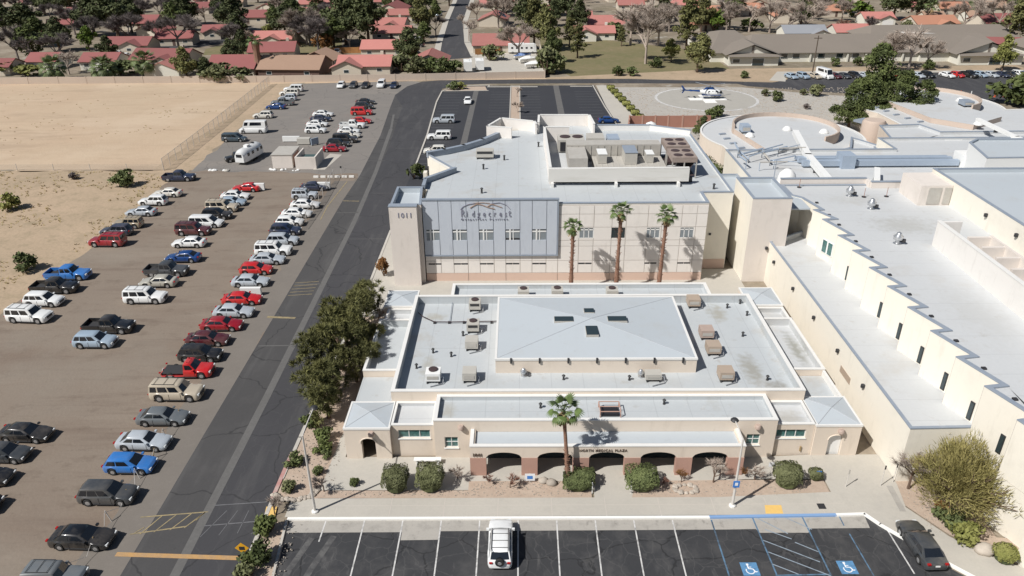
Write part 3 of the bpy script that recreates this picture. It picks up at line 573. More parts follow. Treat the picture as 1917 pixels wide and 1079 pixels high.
for k in range(7):
    x = mx0 + 1.5 + k * 2.75
    s = MB(); s.box(x - .09, x + .09, my0 - .16, my0 + .02, 4.78, 5.3); s.build('scupper', M['dark'], pz)
for (px_, py_, sx, sy) in ((7.35, 69.7, 1.1, .9), (4.6, 67.9, .8, 1.9), (10.1, 67.9, .8, 1.9), (7.3, 65.6, 1.25, 1.8)):
    d = max(abs(px_ - ax) / (mx1 - mx0) * 2, abs(py_ - ay) / (my1 - my0) * 2); z = az - (az - 5.2) * d
    if sx < sy and abs(px_ - ax) > 1: sx, sy = 2.0, 1.0
    f = MB().box(px_ - sx / 2, px_ + sx / 2, py_ - sy / 2, py_ + sy / 2, z - .12, z + .14).build('skylight', M['duct'], pz)
    MB().box(px_ - sx / 2 + .04, px_ + sx / 2 - .04, py_ - sy / 2 + .04, py_ + sy / 2 - .04, z + .14, z + .2).build('pane', M['glass'], f)
# front range
y1 = 53.12
block(pz, rectp(-7.5, 22.4, y1, 56.98), 2.98, 4.2, 3.72, M['stucco'], M['roof'], M['coping_l'], .28)
ops = [(-6.62, -5.42, 1.2, 2.36), (19.9, 21.1, 1.45, 2.6)]
wallbox(pz, 'wall', 'x', -7.5, 22.4, 0, 2.98, y1, .3, M['stucco'], ops + [(5.9, 8.6, 0, 2.4)])
MB().box(5.9, 8.6, y1 + .15, y1 + .2, 0, 2.4).build('entrance_door', M['glass'], pz)
MB().box(-7.5, -7.2, y1 + .3, 56.98, 0, 2.98).build('wall', M['stucco'], pz); MB().box(22.1, 22.4, y1 + .3, 56.98, 0, 2.98).build('wall', M['stucco'], pz)
window(pz, *ops[0], y1, 2, 2, 'glass_g'); window(pz, *ops[1], y1, 2, 2, 'glass_g')
# links with strip windows
for x0, x1, o in ((-11.35, -7.52, (-10.75, -7.9, 1.95, 2.85)), (22.42, 25.9, (22.6, 25.2, 1.9, 2.8))):
    block(pz, rectp(x0, x1, 53.5, 56.98), 3.0, 3.45, 3.05, M['stucco'], M['roof_w'], M['coping_l'], .2)
    wallbox(pz, 'wall', 'x', x0, x1, 0, 3.0, 53.5, .3, M['stucco'], [o]); window(pz, *o, 53.5, 3, 1, 'glass_g')
# corner towers with hip roofs and arched openings
def hip(x0, x1, y0, y1_, z, dz, ridge=True):
    cx, cy = (x0 + x1) / 2, (y0 + y1_) / 2
    h = MB(); P = [(x0, y0), (x1, y0), (x1, y1_), (x0, y1_)]
    for i in range(4): h.quad((*P[i], z), (*P[(i + 1) % 4], z), (cx, cy, z + dz))
    h.build('hip_roof', M['roof_b'], pz)
    if ridge:
        r = MB()
        for p in P: r.tube((p[0] * .97 + cx * .03, p[1] * .97 + cy * .03, z), (cx, cy, z + dz), .035, .035, 4)
        r.build('roof_ridge', M['roof_line'], pz)
    e = MB(); t = .12
    e.box(x0 - .05, x1 + .05, y0 - .05, y0 + t, z - .14, z + .05); e.box(x0 - .05, x1 + .05, y1_ - t, y1_ + .05, z - .14, z + .05)
    e.box(x0 - .05, x0 + t, y0 + t, y1_ - t, z - .14, z + .05); e.box(x1 - t, x1 + .05, y0 + t, y1_ - t, z - .14, z + .05); e.build('coping', M['coping_l'], pz)
def archwall(mb, x0, x1, z0, z1, ax0, ax1, spring, crown, y, th, n=12):
    """wall x0..x1 with one arched opening ax0..ax1"""
    def ring(yy):
        pts = []
        for i in range(n + 1):
            t = i / n; x = ax0 + (ax1 - ax0) * t; pts.append((x, yy, spring + (crown - spring) * math.sqrt(max(0, 1 - (2 * t - 1) ** 2))))
        return pts
    for yy, flip in ((y, 0), (y + th, 1)):
        r = ring(yy)
        qs = [((x0, yy, z0), (ax0, yy, z0), (ax0, yy, z1), (x0, yy, z1)), ((ax1, yy, z0), (x1, yy, z0), (x1, yy, z1), (ax1, yy, z1))]
        for a, b in zip(r[:-1], r[1:]): qs.append((a, b, (b[0], yy, z1), (a[0], yy, z1)))
        for q in qs: mb.quad(*(q[::-1] if flip else q))
    a, b = ring(y), ring(y + th)
    for i in range(n): mb.quad(a[i], b[i], b[i + 1], a[i + 1])
    mb.quad((ax0, y, z0), (ax0, y + th, z0), (ax0, y + th, spring), (ax0, y, spring)); mb.quad((ax1, y + th, z0), (ax1, y, z0), (ax1, y, spring), (ax1, y + th, spring))
    mb.quad((x0, y, z1), (x1, y, z1), (x1, y + th, z1), (x0, y + th, z1)); mb.quad((x0, y + th, z0), (x0, y, z0), (x0, y, z1), (x0, y + th, z1)); mb.quad((x1, y, z0), (x1, y + th, z0), (x1, y + th, z1), (x1, y, z1))
def tower(x0, x1, y0, y1_, z, ax, door=False, zc=2.35, wa=.62):
    w = MB(); archwall(w, x0, x1, 0, z - .1, ax - wa, ax + wa, zc - .45, zc, y0, .5)
    w.box(x0, x0 + .4, y0 + .5, y1_, 0, z - .1); w.box(x1 - .4, x1, y0 + .5, y1_, 0, z - .1); w.box(x0 + .4, x1 - .4, y1_ - .4, y1_, 0, z - .1)
    w.build('wall', M['stucco'], pz)
    if door: MB().box(ax - wa + .02, ax + wa - .02, y0 + .3, y0 + .36, 0, zc).build('door', M['frame_w'], pz)
    d = MB(); d.path([(ax - wa - .1, y0 - .05, zc - .5)] + [(ax + (wa + .08) * math.cos(R(180 - k * 20)), y0 - .05, zc - .45 + .5 * math.sin(R(k * 20))) for k in range(10)], .05, 5)
    d.build('arch_trim', M['stucco'], pz)
    hip(x0, x1, y0, y1_, z, .35)
tower(-15.4, -11.37, 53.0, 56.95, 3.4, -13.35)
tower(25.92, 29.9, 53.3, 57.6, 3.4, 27.85, True)
# the side wings
for s, x0, x1 in ((0, -15.4, -11.8), (1, 26.05, 29.9)):
    MB().box(x0, x1, 57.0 if s == 0 else 57.65, 62.25, 0, 2.6).build('wall', M['stucco'], pz)
    sheet('roof', rectp(x0, x1, 57.0 if s == 0 else 57.65, 62.25), M['roof'], 2.61, parent=pz)
    if s: MB().box(x1 - .25, x1, 57.65, 62.25, 2.62, 3.25).build('parapet', M['coping_l'], pz)
    block(pz, rectp(x0, x1, 62.3, 72.6), 0, 3.4, 2.5, M['stucco'], M['roof_w'] if s else M['roof'], M['coping_l'], .22)
    block(pz, rectp(x0 + .5, x1 - .1 if s == 0 else x1, 72.65, 75.4), 0, 3.2, 2.6, M['stucco'], M['roof_w'], M['coping_l'], .22)
    yy = (75.45, 79.4) if s == 0 else (75.45, 79.8)
    MB().box(x0, x1, yy[0], yy[1], 0, 3.3).build('wall', M['stucco'], pz); hip(x0, x1, yy[0], yy[1], 3.4, .35)
# north range
block(pz, rectp(-7.8, 22.0, 76.05, 79.7), 0, 4.2, 3.6, M['stucco'], M['roof'], M['coping_l'], .3)
# arcade
ya, za = 50.75, 3.25
px0, px1 = -4.22, 19.08; pw = 1.32; gap = (px1 - px0 - 6 * pw) / 5
sp = MB()
for k in range(5):
    a = px0 + k * (pw + gap) + pw; b = a + gap; n = 14
    for yy, fl in ((ya, 0), (ya + .45, 1)):
        for i in range(n):
            xa, xb = a + gap * i / n, a + gap * (i + 1) / n
            f = lambda x: 2.0 + .58 * math.sqrt(max(0, 1 - ((x - a) / gap * 2 - 1) ** 2))
            q = ((xa, yy, f(xa)), (xb, yy, f(xb)), (xb, yy, za - .08), (xa, yy, za - .08)); sp.quad(*(q[::-1] if fl else q))
            if not fl: sp.quad((xa, ya, f(xa)), (xa, ya + .45, f(xa)), (xb, ya + .45, f(xb)), (xb, ya, f(xb)))
for k in range(6):
    a = px0 + k * (pw + gap); sp.box(a, a + pw, ya, ya + .45, 2.0, za - .08)
sp.box(px0, px0 + .4, ya + .46, 53.1, 2.0, za - .08); sp.box(px1 - .4, px1, ya + .46, 53.1, 2.0, za - .08)
sp.build('arcade_wall', M['stucco'], pz)
for k in range(6):
    a = px0 + k * (pw + gap); MB().box(a - .03, a + pw + .03, ya - .03, ya + .48, 0, 2.0).build('pier', M['pier'], pz)
MB().box(px0, px1, ya + .46, 53.1, 2.8, 2.86).build('porch_ceiling', M['stucco'], pz)
sheet('roof', rectp(px0 + .25, px1 - .25, ya + .2, 53.1), M['roof_b'], 2.95, parent=pz)
c = MB(); c.box(px0 - .04, px1 + .04, ya - .04, ya + .3, za - .08, za + .03); c.box(px0 - .04, px0 + .28, ya + .3, 53.1, za - .08, za + .03); c.box(px1 - .28, px1 + .04, ya + .3, 53.1, za - .08, za + .03)
c.build('coping', M['coping_l'], pz)
MB().box(px0 + .42, px1 - .42, 53.02, 53.08, .1, 2.78).build('porch_shade_sheet', M['glass'], pz)  # dark sheet added over the tan back wall, painting the porch interior's deep shade
text('NORTH MEDICAL PLAZA', .36, M['lettering_b'], pz, (5.05, ya - .02, 2.66), name='building_sign', font_sp=1.28, sx=.82, bold=.004)
text('1041', .42, M['lettering_b'], pz, (-4.05, ya - .05, 2.2), name='house_number', font_sp=1.05, sx=1, bold=.01)
# scalloped light shrouds on the tan walls
for x, y, z in ((-5.1, y1, 3.5), (20.7, y1, 3.5), (-13.0, 53.0, 2.9), (28.1, 53.3, 2.85)):
    s = MB(); s.lathe([(.05, 0), (.26, .05), (.28, .3), (.2, .42)], (x, y - .15, z - .2), 10); s.build('wall_light', M['hvac_p'], pz, smooth=50)
for x in (24.9,):
    s = MB(); s.box(x, x + .12, 53.38, 53.5, .5, 1.0); s.build('hose_valve', M['skirt'], pz)
# vent frame over the front range
s = MB()
x0, x1, ya2, yb2, z0, z1 = 7.1, 8.9, 54.1, 55.6, 3.74, 4.35
for a, b in (((x0, ya2), (x1, ya2)), ((x1, ya2), (x1, yb2)), ((x1, yb2), (x0, yb2)), ((x0, yb2), (x0, ya2))):
    s.tube((*a, z1), (*b, z1), .045); s.tube((*a, z0), (*a, z1), .045)
s.tube((x0, (ya2 + yb2) / 2, z1), (x1, (ya2 + yb2) / 2, z1), .04)
fr_ = s.build('roof_hatch_frame', M['pier'], None); tag(fr_, 'rusty brown tube frame over a dark opening on the front roof behind the palm', 'roof hatch')
MB().box(x0 + .1, x1 - .1, ya2 + .1, yb2 - .1, 3.73, 3.9).build('hatch_opening', M['person_d'], fr_)
shift(pz)

# ================================================================ PAVILION (1011)
pv = thing('outpatient_pavilion', 'large pale stucco building with blue-grey sign panel, number 1011 tower and rooftop equipment screen', 'building', (6, 100, 0))
Yf = 88.75
poly = [(-12.1, Yf + .12), (23.8, Yf + .12), (23.8, 92.6), (27.8, 92.6), (28.0, 120.5), (21.9, 124.0), (12.6, 124.2), (12.4, 128.4), (3.6, 128.6), (3.3, 125.2), (-1.4, 124.2),
        (-3.1, 120.3), (-5.6, 116.4), (-8.4, 113.2), (-11.2, 111.0), (-13.7, 109.7), (-9.0, 102.4), (-12.7, 97.6), (-12.7, 94.9), (-12.1, 94.8)]
n = len(poly); w = MB()
for i in range(n):
    a, b = poly[i], poly[(i + 1) % n]; w.quad((*a, 0), (*b, 0), (*b, 10.6), (*a, 10.6))
w.build('wall', M['cream'], pv)
sheet('roof', poly, M['roof'], 10.45, parent=pv)
def par(pts, h0, h1, t=.28, m='coping', wallm='coping_l', name='parapet'):
    for a, b in zip(pts[:-1], pts[1:]):
        a = Vector(a); b = Vector(b); d = b - a; c = (a + b) / 2
        o = MB().rbox(c.x, c.y, h0, h1 - .1, d.length + t * .7, t, math.atan2(d.y, d.x)).build(name, M[wallm], pv)
        MB().rbox(c.x, c.y, h1 - .1, h1, d.length + t * .9, t + .1, math.atan2(d.y, d.x)).build('coping', M[m], o)
par([(4.9, Yf + .2), (23.7, Yf + .2)], 10.46, 10.86); par([(23.65, Yf + .4), (23.65, 92.75)], 10.46, 10.84); par([(23.9, 92.75), (27.7, 92.75)], 10.46, 10.86)
par([(27.7, 93), (27.85, 120.3)], 10.46, 10.82, .2); par([(27.8, 120.4), (21.8, 123.8), (12.7, 124.05)], 10.46, 11.5)
par([(-13.5, 109.55), (-11.2, 110.9), (-8.4, 113.05), (-5.6, 116.25), (-3.3, 120.1)], 10.46, 11.35, .55, wallm='coping')
par([(-13.5, 109.6), (-9.1, 102.55)], 10.46, 10.95, .2); par([(-9.0, 102.3), (-12.65, 97.75)], 10.46, 11.2, .45, wallm='coping'); par([(-12.6, 97.6), (-12.6, 95.0)], 10.46, 11.2, .35, wallm='coping')
# north-west stair boxes standing above the roof
for p, zt in (([(-5.2, 126.2), (-1.6, 123.9), (-1.4, 124.0), (-3.0, 130.6)], 0),):
    pass
def openbox(poly, z0, z1, names='roof_screen_wall'):
    for a, b in zip(poly[:-1], poly[1:]):
        a = Vector(a); b = Vector(b); d = b - a; c = (a + b) / 2
        o = MB().rbox(c.x, c.y, z0, z1 - .1, d.length + .25, .3, math.atan2(d.y, d.x)).build(names, M['panel'], pv)
        MB().rbox(c.x, c.y, z1 - .1, z1, d.length + .35, .36, math.atan2(d.y, d.x)).build('coping', M['coping_l'], o)
openbox([(-1.2, 119.6), (-5.0, 120.6), (-2.9, 125.8), (2.6, 123.6), (2.9, 122.0)], 10.46, 12.3)
openbox([(3.3, 122.6), (3.5, 127.4), (12.0, 127.2), (12.3, 121.4)], 10.46, 12.4)
# wedge court wall details
MB().rbox(-13.35, 103.5, 0, 10.2, .5, 1.1, 0).build('column', M['cream'], pv)
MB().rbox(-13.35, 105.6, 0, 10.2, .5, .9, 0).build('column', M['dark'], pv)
MB().rbox(-13.4, 98.0, 0, 8.2, 1.4, 1.4, 0).build('stair_block', M['cream_w'], pv)
# west annex behind the tower
block(pv, [(-16.0, 88.2), (-12.15, 88.2), (-12.7, 94.85), (-16.05, 94.85)], 0, 11.0, 10.2, M['stucco_p'], M['roof_b'], M['coping'], .25)
MB().box(-16.1, -12.65, 87.35, 88.18, 0, 10.95).build('number_tower', M['stucco_p'], pv)
MB().box(-16.15, -12.6, 87.3, 88.22, 10.95, 11.08).build('coping', M['coping'], pv)
text('1011', .92, M['lettering'], pv, (-15.15, 87.32, 9.55), name='house_number', font_sp=1.2, sx=.92, bold=.006)
# facade panels, each stucco panel with recessed joints
def cells(xs, zs, m, y0, y1, openings=(), g=.035):
    for i in range(len(xs) - 1):
        for j in range(len(zs) - 1):
            x0, x1, z0, z1 = xs[i] + g, xs[i + 1] - g, zs[j] + g, zs[j + 1] - g
            op = [o for o in openings if o[0] < (x0 + x1) / 2 < o[1] and z0 < (o[2] + o[3]) / 2 < z1] + [o for o in openings if x0 < (o[0] + o[1]) / 2 < x1 and z0 < (o[2] + o[3]) / 2 < z1]
            mb = MB()
            if op:
                o = op[0]; a0, a1 = max(x0, o[0]), min(x1, o[1])
                if a0 > x0 + .01: mb.box(x0, a0, y0, y1, z0, z1)
                if a1 < x1 - .01: mb.box(a1, x1, y0, y1, z0, z1)
                mb.box(a0, a1, y0, y1, z0, o[2]); mb.box(a0, a1, y0, y1, o[3], z1)
            else: mb.box(x0, x1, y0, y1, z0, z1)
            mb.build('facade_panel', m[j] if isinstance(m, list) else m, pv)
MB().box(-12.08, 23.78, Yf + .02, Yf + .11, 0.01, 10.6).build('joint_backing', M['joint'], pv)
xs_b = [-12.1, -10.1, -8.45, -6.6, -5.05, -3.22, -1.7, .15, 1.7, 3.52, 4.87]
winb = [(-11.75, -10.05)] + [(-8.4 + 3.37 * k, -6.62 + 3.37 * k) for k in range(4)]
opb = []
for a, b in winb: opb.append((a, b, 5.93, 7.42))
cells(xs_b, [3.86, 11.36], M['panel_blue'], Yf - .22, Yf + .0, opb)
bk = MB(); bk.box(-12.1, 4.87, Yf - .12, Yf + .01, 3.8, 11.36); bk.build('sign_panel_backing', M['coping'], pv)
fr = MB(); fr.box(-12.2, 5.05, Yf - .3, Yf + .12, 11.36, 11.52); fr.box(-12.1, 5.05, Yf - .3, Yf, 3.72, 3.87); fr.box(4.87, 5.03, Yf - .3, Yf, 3.87, 11.36); fr.build('panel_frame', M['coping'], pv)
xs_r = [5.03, 7.66, 9.51, 11.8, 13.6, 16.3, 18.1, 20.55, 22.4, 23.8]
winr = [(7.69, 9.49), (11.75, 13.5), (16.1, 17.9), (20.42, 22.2)]
lowr = [(7.7, 9.43), (16.1, 17.83), (20.5, 22.2)]; lowl = [(-11.74, -10.0), (-8.45, -6.62), (-5.1, -3.3), (-1.7, .05), (1.75, 3.5)]
cells(xs_r, [1.2, 2.7 + .25, 4.97, 6.08 - .3, 7.48 + .1, 9.36, 10.5], M['panel'], Yf - .03, Yf + .02, [(a, b, 6.1, 7.52) for a, b in winr] + [(a, b, 2.42, 2.64) for a, b in lowr])
cells(xs_b[:-1] + [5.03], [1.2, 2.95, 3.72], M['panel'], Yf - .03, Yf + .02, [(a, b, 2.42, 2.64) for a, b in lowl])
cells([-12.1, -6.6, -1.7, 5.03, 11.8, 18.1, 23.8], [0.02, 1.2], M['panel_base'], Yf - .06, Yf + .02)
for a, b in lowr + lowl:
    MB().box(a, (a + b) / 2 - .05, Yf - .025, Yf + .0, 2.42, 2.64).build('vent_slot', M['dark'], pv); MB().box((a + b) / 2 + .05, b, Yf - .025, Yf, 2.42, 2.64).build('vent_slot', M['dark'], pv)
for k, (a, b) in enumerate(winr):
    f = MB(); y = Yf + .0
    for i in range(4):
        c = a + (b - a) * i / 3; f.box(c - .05, c + .05, y - .02, y + .05, 6.1, 7.52)
    f.box(a, b, y - .02, y + .05, 6.04, 6.14); f.box(a, b, y - .02, y + .05, 7.16, 7.32); f.box(a, b, y - .02, y + .05, 7.46, 7.54)
    w_ = f.build('window', M['frame_w'] if k != 1 else M['dark'], pv)
    for i in range(3):
        c0, c1 = a + (b - a) * i / 3 + .05, a + (b - a) * (i + 1) / 3 - .05
        MB().box(c0, c1, y, y + .02, 6.14, 7.16).build('pane', M['blind'] if k != 1 else M['glass'], w_); MB().box(c0, c1, y, y + .02, 7.32, 7.46).build('pane', M['glass'], w_)
for k, (a, b) in enumerate(winb):
    y = Yf - .14; f = MB(); W_ = b - a; cs = [a, a + W_ * .25, a + W_ * .36, a + W_ * .5, a + W_ * .56, b]
    f.box(a + W_ * .25, a + W_ * .36, y - .08, y + .03, 5.93, 7.42); f.box(a + W_ * .5, a + W_ * .56, y - .05, y + .03, 5.93, 7.42)
    f.box(a, a + W_ * .25, y - .05, y + .03, 7.02, 7.2); f.box(a + W_ * .36, a + W_ * .5, y - .05, y + .03, 7.02, 7.2); f.box(a + W_ * .56, b, y - .05, y + .03, 7.02, 7.2)
    w_ = f.build('window', M['frame_w'], pv)
    for c0, c1 in ((cs[0], cs[1]), (cs[2], cs[3]), (cs[4], cs[5])):
        MB().box(c0, c1, y, y + .02, 5.93 if k != 3 else 6.2, 7.02).build('pane', M['blind'], w_); MB().box(c0, c1, y, y + .02, 7.2, 7.42).build('pane', M['glass'], w_)
        if k == 3: MB().box(c0, c1, y, y + .02, 5.93, 6.2).build('pane', M['dark'], w_)
# sign: arcs over tall letters
sg = bpy.data.objects.new('building_sign', None); COL.objects.link(sg); sg.parent = pv
ys = Yf - .27
X0, X1 = -7.3, -.95
text('R', 1.42, M['lettering'], sg, (X0, ys, 9.18), sx=.62, name='letter')
for i, ch in enumerate('idgecres'):
    text(ch, 1.18, M['lettering'], sg, (X0 + .72 + i * .685, ys, 9.18), sx=.62, name='letter')
text('t', 1.42, M['lettering'], sg, (X1 - .36, ys, 9.18), sx=.7, name='letter')
text('Outpatient Pavilion', .36, M['lettering'], sg, (X0, ys, 8.72), name='small_lettering', font_sp=1.75, sx=1.13)
def arc(pts, r, m): MB().path([(x, ys, z) for x, z in pts], r, 5).build('emblem_arc', m, sg)
arc([(X0, 10.15), (X0 + .35, 10.55), (X0 + 1.0, 10.85), (X0 + 1.9, 11.0)], .04, M['lettering'])
arc([(X0 + 1.2, 10.35), (X0 + 1.6, 10.62), (X0 + 2.1, 10.88), (X0 + 2.7, 10.75), (X0 + 3.4, 10.45), (X0 + 4.3, 10.2)], .05, M['arc_o'])
arc([(X0 + .9, 10.8), (X0 + 1.8, 11.0), (X0 + 2.8, 11.05), (X0 + 3.7, 10.95)], .035, M['arc_o'])
arc([(X0 + 3.4, 10.55), (X0 + 3.9, 10.85), (X0 + 4.6, 10.62), (X0 + 5.2, 10.4)], .045, M['arc_o'])
arc([(X0 + 3.9, 10.95), (X0 + 4.9, 11.05), (X0 + 5.7, 10.75), (X0 + 6.2, 10.2)], .04, M['lettering'])
# east side door and lights
MB().box(23.81, 23.86, 90.0, 91.0, 2.2, 4.4).build('door', M['dark'], pv)
MB().box(25.2, 25.5, 92.5, 92.6, 4.8, 5.1).build('wall_light', M['dark'], pv)
MB().box(23.83, 27.7, 92.5, 92.6, 0, 1.3).build('wall_base', M['panel_base'], pv)
# roof screen
zb, zt = 10.46, 12.9
openbox([(4.1, 117.6), (4.25, 97.2)], zb, zt); openbox([(4.25, 96.5), (22.5, 96.6)], 11.05, zt); MB().box(4.4, 23.4, 97.3, 97.4, 10.47, 11.3).build('screen_gap_shade', M['dark'], pv); openbox([(4.2, 117.6), (7.9, 117.4)], zb, zt)  # dark strip paints the shade in the gap below the raised front screen
st = MB().box(4.0, 22.7, 96.3, 96.34, 11.0, 12.8).build('screen_face', mat('stained_white_screen', (.60, .585, .55), .9, [(.5, .6, (.47, .45, .40), .5, .75, (.3, 1, 2.2)), (3, .3, (.4, .36, .3), .62, .8, (.3, 1, 2))]), pv)
MB().box(4.5, 23.6, 96.75, 118.5, 10.46, 10.5).build('screen_floor', M['roof_w'], pv)
for x in (4.5, 13.0, 21.3): MB().box(x - .17, x + .17, 95.6, 96.3, 10.46, 11.0).build('scupper_box', M['coping_l'], pv)
shift(pv)
for o in sg.children: o.location = o.location  # letters stay with the sign group

# ---------------------------------------------------------------- equipment on the pavilion roof
def roofthing(name, label, cat, parts, group=None):
    """parts: list of (part name, MB, material[, smooth])"""
    t = thing(name, label, cat, group=group)
    c = None
    for p in parts: p[1].build(p[0], M[p[2]], t, smooth=p[3] if len(p) > 3 else None)
    xs = [v for p in parts for v in p[1].v]; b = (sum(v[0] for v in xs) / len(xs), sum(v[1] for v in xs) / len(xs), min(v[2] for v in xs))
    t.location = b
    for ch in t.children: ch.location = (-b[0], -b[1], -b[2])
    return t
z0 = 10.5
a = MB(); a.box(7.0, 20.6, 106.6, 109.0, z0 + .5, z0 + 2.6); a.box(7.0, 9.6, 101.0, 106.5, z0 + .3, z0 + 2.3)
legs = MB()
for x in (7.4, 10, 13, 16, 20): legs.box(x, x + .15, 107.0, 108.6, z0, z0 + .5)
ribs = MB()
for x in [7.6 + k * .95 for k in range(13)]: ribs.box(x, x + .08, 106.52, 106.58, z0 + .6, z0 + 2.5)
roofthing('air_handler', 'long beige ribbed air handler casing inside the rooftop screen', 'air handler', [('casing', a, 'duct'), ('leg', legs, 'dark'), ('rib', ribs, 'hvac')])
a = MB(); a.box(10.6, 20.6, 100.6, 106.2, z0 + .3, z0 + 1.0); b_ = MB()
for x in [10.8 + k * .8 for k in range(12)]: b_.box(x, x + .07, 100.55, 106.25, z0 + 1.0, z0 + 1.06)
roofthing('duct_platform', 'low ribbed duct box in front of the long air handler', 'duct', [('casing', a, 'duct'), ('rib', b_, 'hvac')])
for i, (x, y, sx, sy, h, lab) in enumerate(((11.2, 102.6, 1.2, 2.6, 1.3, 'tall pale vent box at the left of the low duct platform'), (14.9, 102.2, 1.7, 3.6, 1.6, 'grey slanted vent box in the middle of the low duct platform'), (18.0, 102.8, 1.0, 2.0, 1.2, 'small pale vent box at the right of the low duct platform'))):
    c_ = MB().box(x, x + sx, y, y + sy, z0 + 1.05, z0 + 1.05 + h); l_ = MB().box(x - .06, x + sx + .06, y - .06, y + sy + .06, z0 + 1.05 + h, z0 + 1.13 + h)
    roofthing('vent_box', lab, 'vent', [('casing', c_, 'hvac'), ('lid', l_, 'duct_w' if i != 1 else 'coping')])
for (x, y, lab) in ((20.9, 99.2, 'four-fan chiller at the front right corner of the rooftop screen'), (21.0, 104.6, 'four-fan chiller just behind the front one on the roof')):
    c_ = MB().box(x, x + 3.4, y, y + 4.4, z0 + 2.2, z0 + 2.9); lg = MB()
    for dx in (0, 1.6, 3.25):
        for dy in (0, 4.2): lg.box(x + dx, x + dx + .15, y + dy, y + dy + .15, z0, z0 + 2.2)
    co = MB(); co.quad((x + .3, y + .1, z0 + 2.2), (x + 1.6, y + .1, z0 + .3), (x + 1.6, y + 4.2, z0 + .3), (x + .3, y + 4.2, z0 + 2.2)); co.quad((x + 1.8, y + .1, z0 + .3), (x + 3.1, y + .1, z0 + 2.2), (x + 3.1, y + 4.2, z0 + 2.2), (x + 1.8, y + 4.2, z0 + .3)); co.box(x + .2, x + 3.2, y + .3, y + 4.1, z0 + .2, z0 + .35)
    parts = [('casing', c_, 'chiller'), ('frame', lg, 'duct'), ('coil', co, 'fan')]
    for fx in (.95, 2.45):
        for fy in (1.15, 3.25): parts.append(('fan', MB().lathe([(.62, 0), (.62, .06), (.2, .1), (.05, .1)], (x + fx, y + fy, z0 + 2.9), 14), 'fan'))
    roofthing('chiller', lab, 'chiller', parts, 'chillers beside the roof screen')
c_ = MB().box(6.0, 10.0, 111.2, 114.6, z0 + .2, z0 + 2.0); f_ = MB().box(6.3, 9.8, 111.12, 111.18, z0 + .3, z0 + 1.7)
roofthing('cooling_unit', 'boxy beige unit with black louvre face in the back left of the rooftop screen', 'cooler', [('casing', c_, 'hvac'), ('louvre', f_, 'person_d'), ('fan', MB().lathe([(.8, 0), (.8, .12), (.1, .14)], (7.1, 113, z0 + 2.0), 14), 'fan'), ('fan', MB().lathe([(.8, 0), (.8, .12), (.1, .14)], (9.0, 113, z0 + 2.0), 14), 'fan')])
p_ = MB()
for k in range(9):
    x = 12 + k * 1.05; p_.tube((x, 110.6, z0 + .2), (x, 110.6, z0 + 1.2), .09); p_.tube((x, 110.6, z0 + 1.1 + .1 * (k % 3)), (x + 1.05, 110.8, z0 + 1.1), .12)
p_.tube((11.6, 111.4, z0 + .8), (21, 111.6, z0 + .8), .14); p_.tube((11.6, 112.2, z0 + 1.1), (21, 112.0, z0 + 1.1), .1)
roofthing('pipe_rack', 'tangle of pale pipes on racks behind the long air handler', 'pipes', [('pipe', p_, 'duct')])
c_ = MB().box(10.6, 13.2, 113.2, 116.2, z0, z0 + 1.7); c2 = MB().box(13.8, 15.6, 114, 116.8, z0, z0 + 1.4); roofthing('pump_unit', 'green-grey pump units at the back of the rooftop screen', 'pump', [('tank', c2, 'steel_b'), ('casing', c_, 'hvac')])
def rooftop_unit(x, y, z, lab, m='hvac', lx=1.6, ly=1.7, h=1.05, fan=True, group=None, dark=False):
    c_ = MB().box(x - lx / 2, x + lx / 2, y - ly / 2, y + ly / 2, z + .28, z + .28 + h)
    s_ = MB().box(x - lx / 2 + .1, x - lx / 2 + .2, y - ly / 2, y + ly / 2, z, z + .28); s_.box(x + lx / 2 - .2, x + lx / 2 - .1, y - ly / 2, y + ly / 2, z, z + .28)
    g_ = MB()
    if dark: g_.box(x - lx / 2 + .15, x + lx / 2 - .15, y - ly / 2 - .03, y - ly / 2 - .005, z + .28 + h * .55, z + .28 + h * .9)
    else: g_.box(x - lx / 2 + .15, x + lx / 2 - .15, y - ly / 2 - .03, y - ly / 2 - .005, z + .5, z + .2 + h * .8)
    parts = [('casing', c_, m), ('skid', s_, 'dark'), ('grille', g_, 'dark' if dark else 'duct')]
    if fan: parts.append(('fan', MB().lathe([(lx * .3, 0), (lx * .32, .1), (lx * .1, .12), (.02, .12)], (x, y + ly * .12, z + .28 + h), 14), 'fan'))
    pi = MB().path([(x + lx / 2, y - .2, z + .6), (x + lx / 2 + .3, y - .3, z + .5), (x + lx / 2 + .25, y - .7, z + .08), (x - .2, y - 1.2, z + .05)], .05, 5); parts.append(('pipe', pi, 'metal'))
    return roofthing('rooftop_unit', lab, 'air conditioner', parts, group)
rooftop_unit(-5.0, 113.2 - 4, 10.46, 'dark-ended air conditioning unit alone on the west part of the pavilion roof', lx=2.6, ly=1.6, h=1.0, dark=True, fan=False)
G1 = 'rooftop units on the plaza roof'
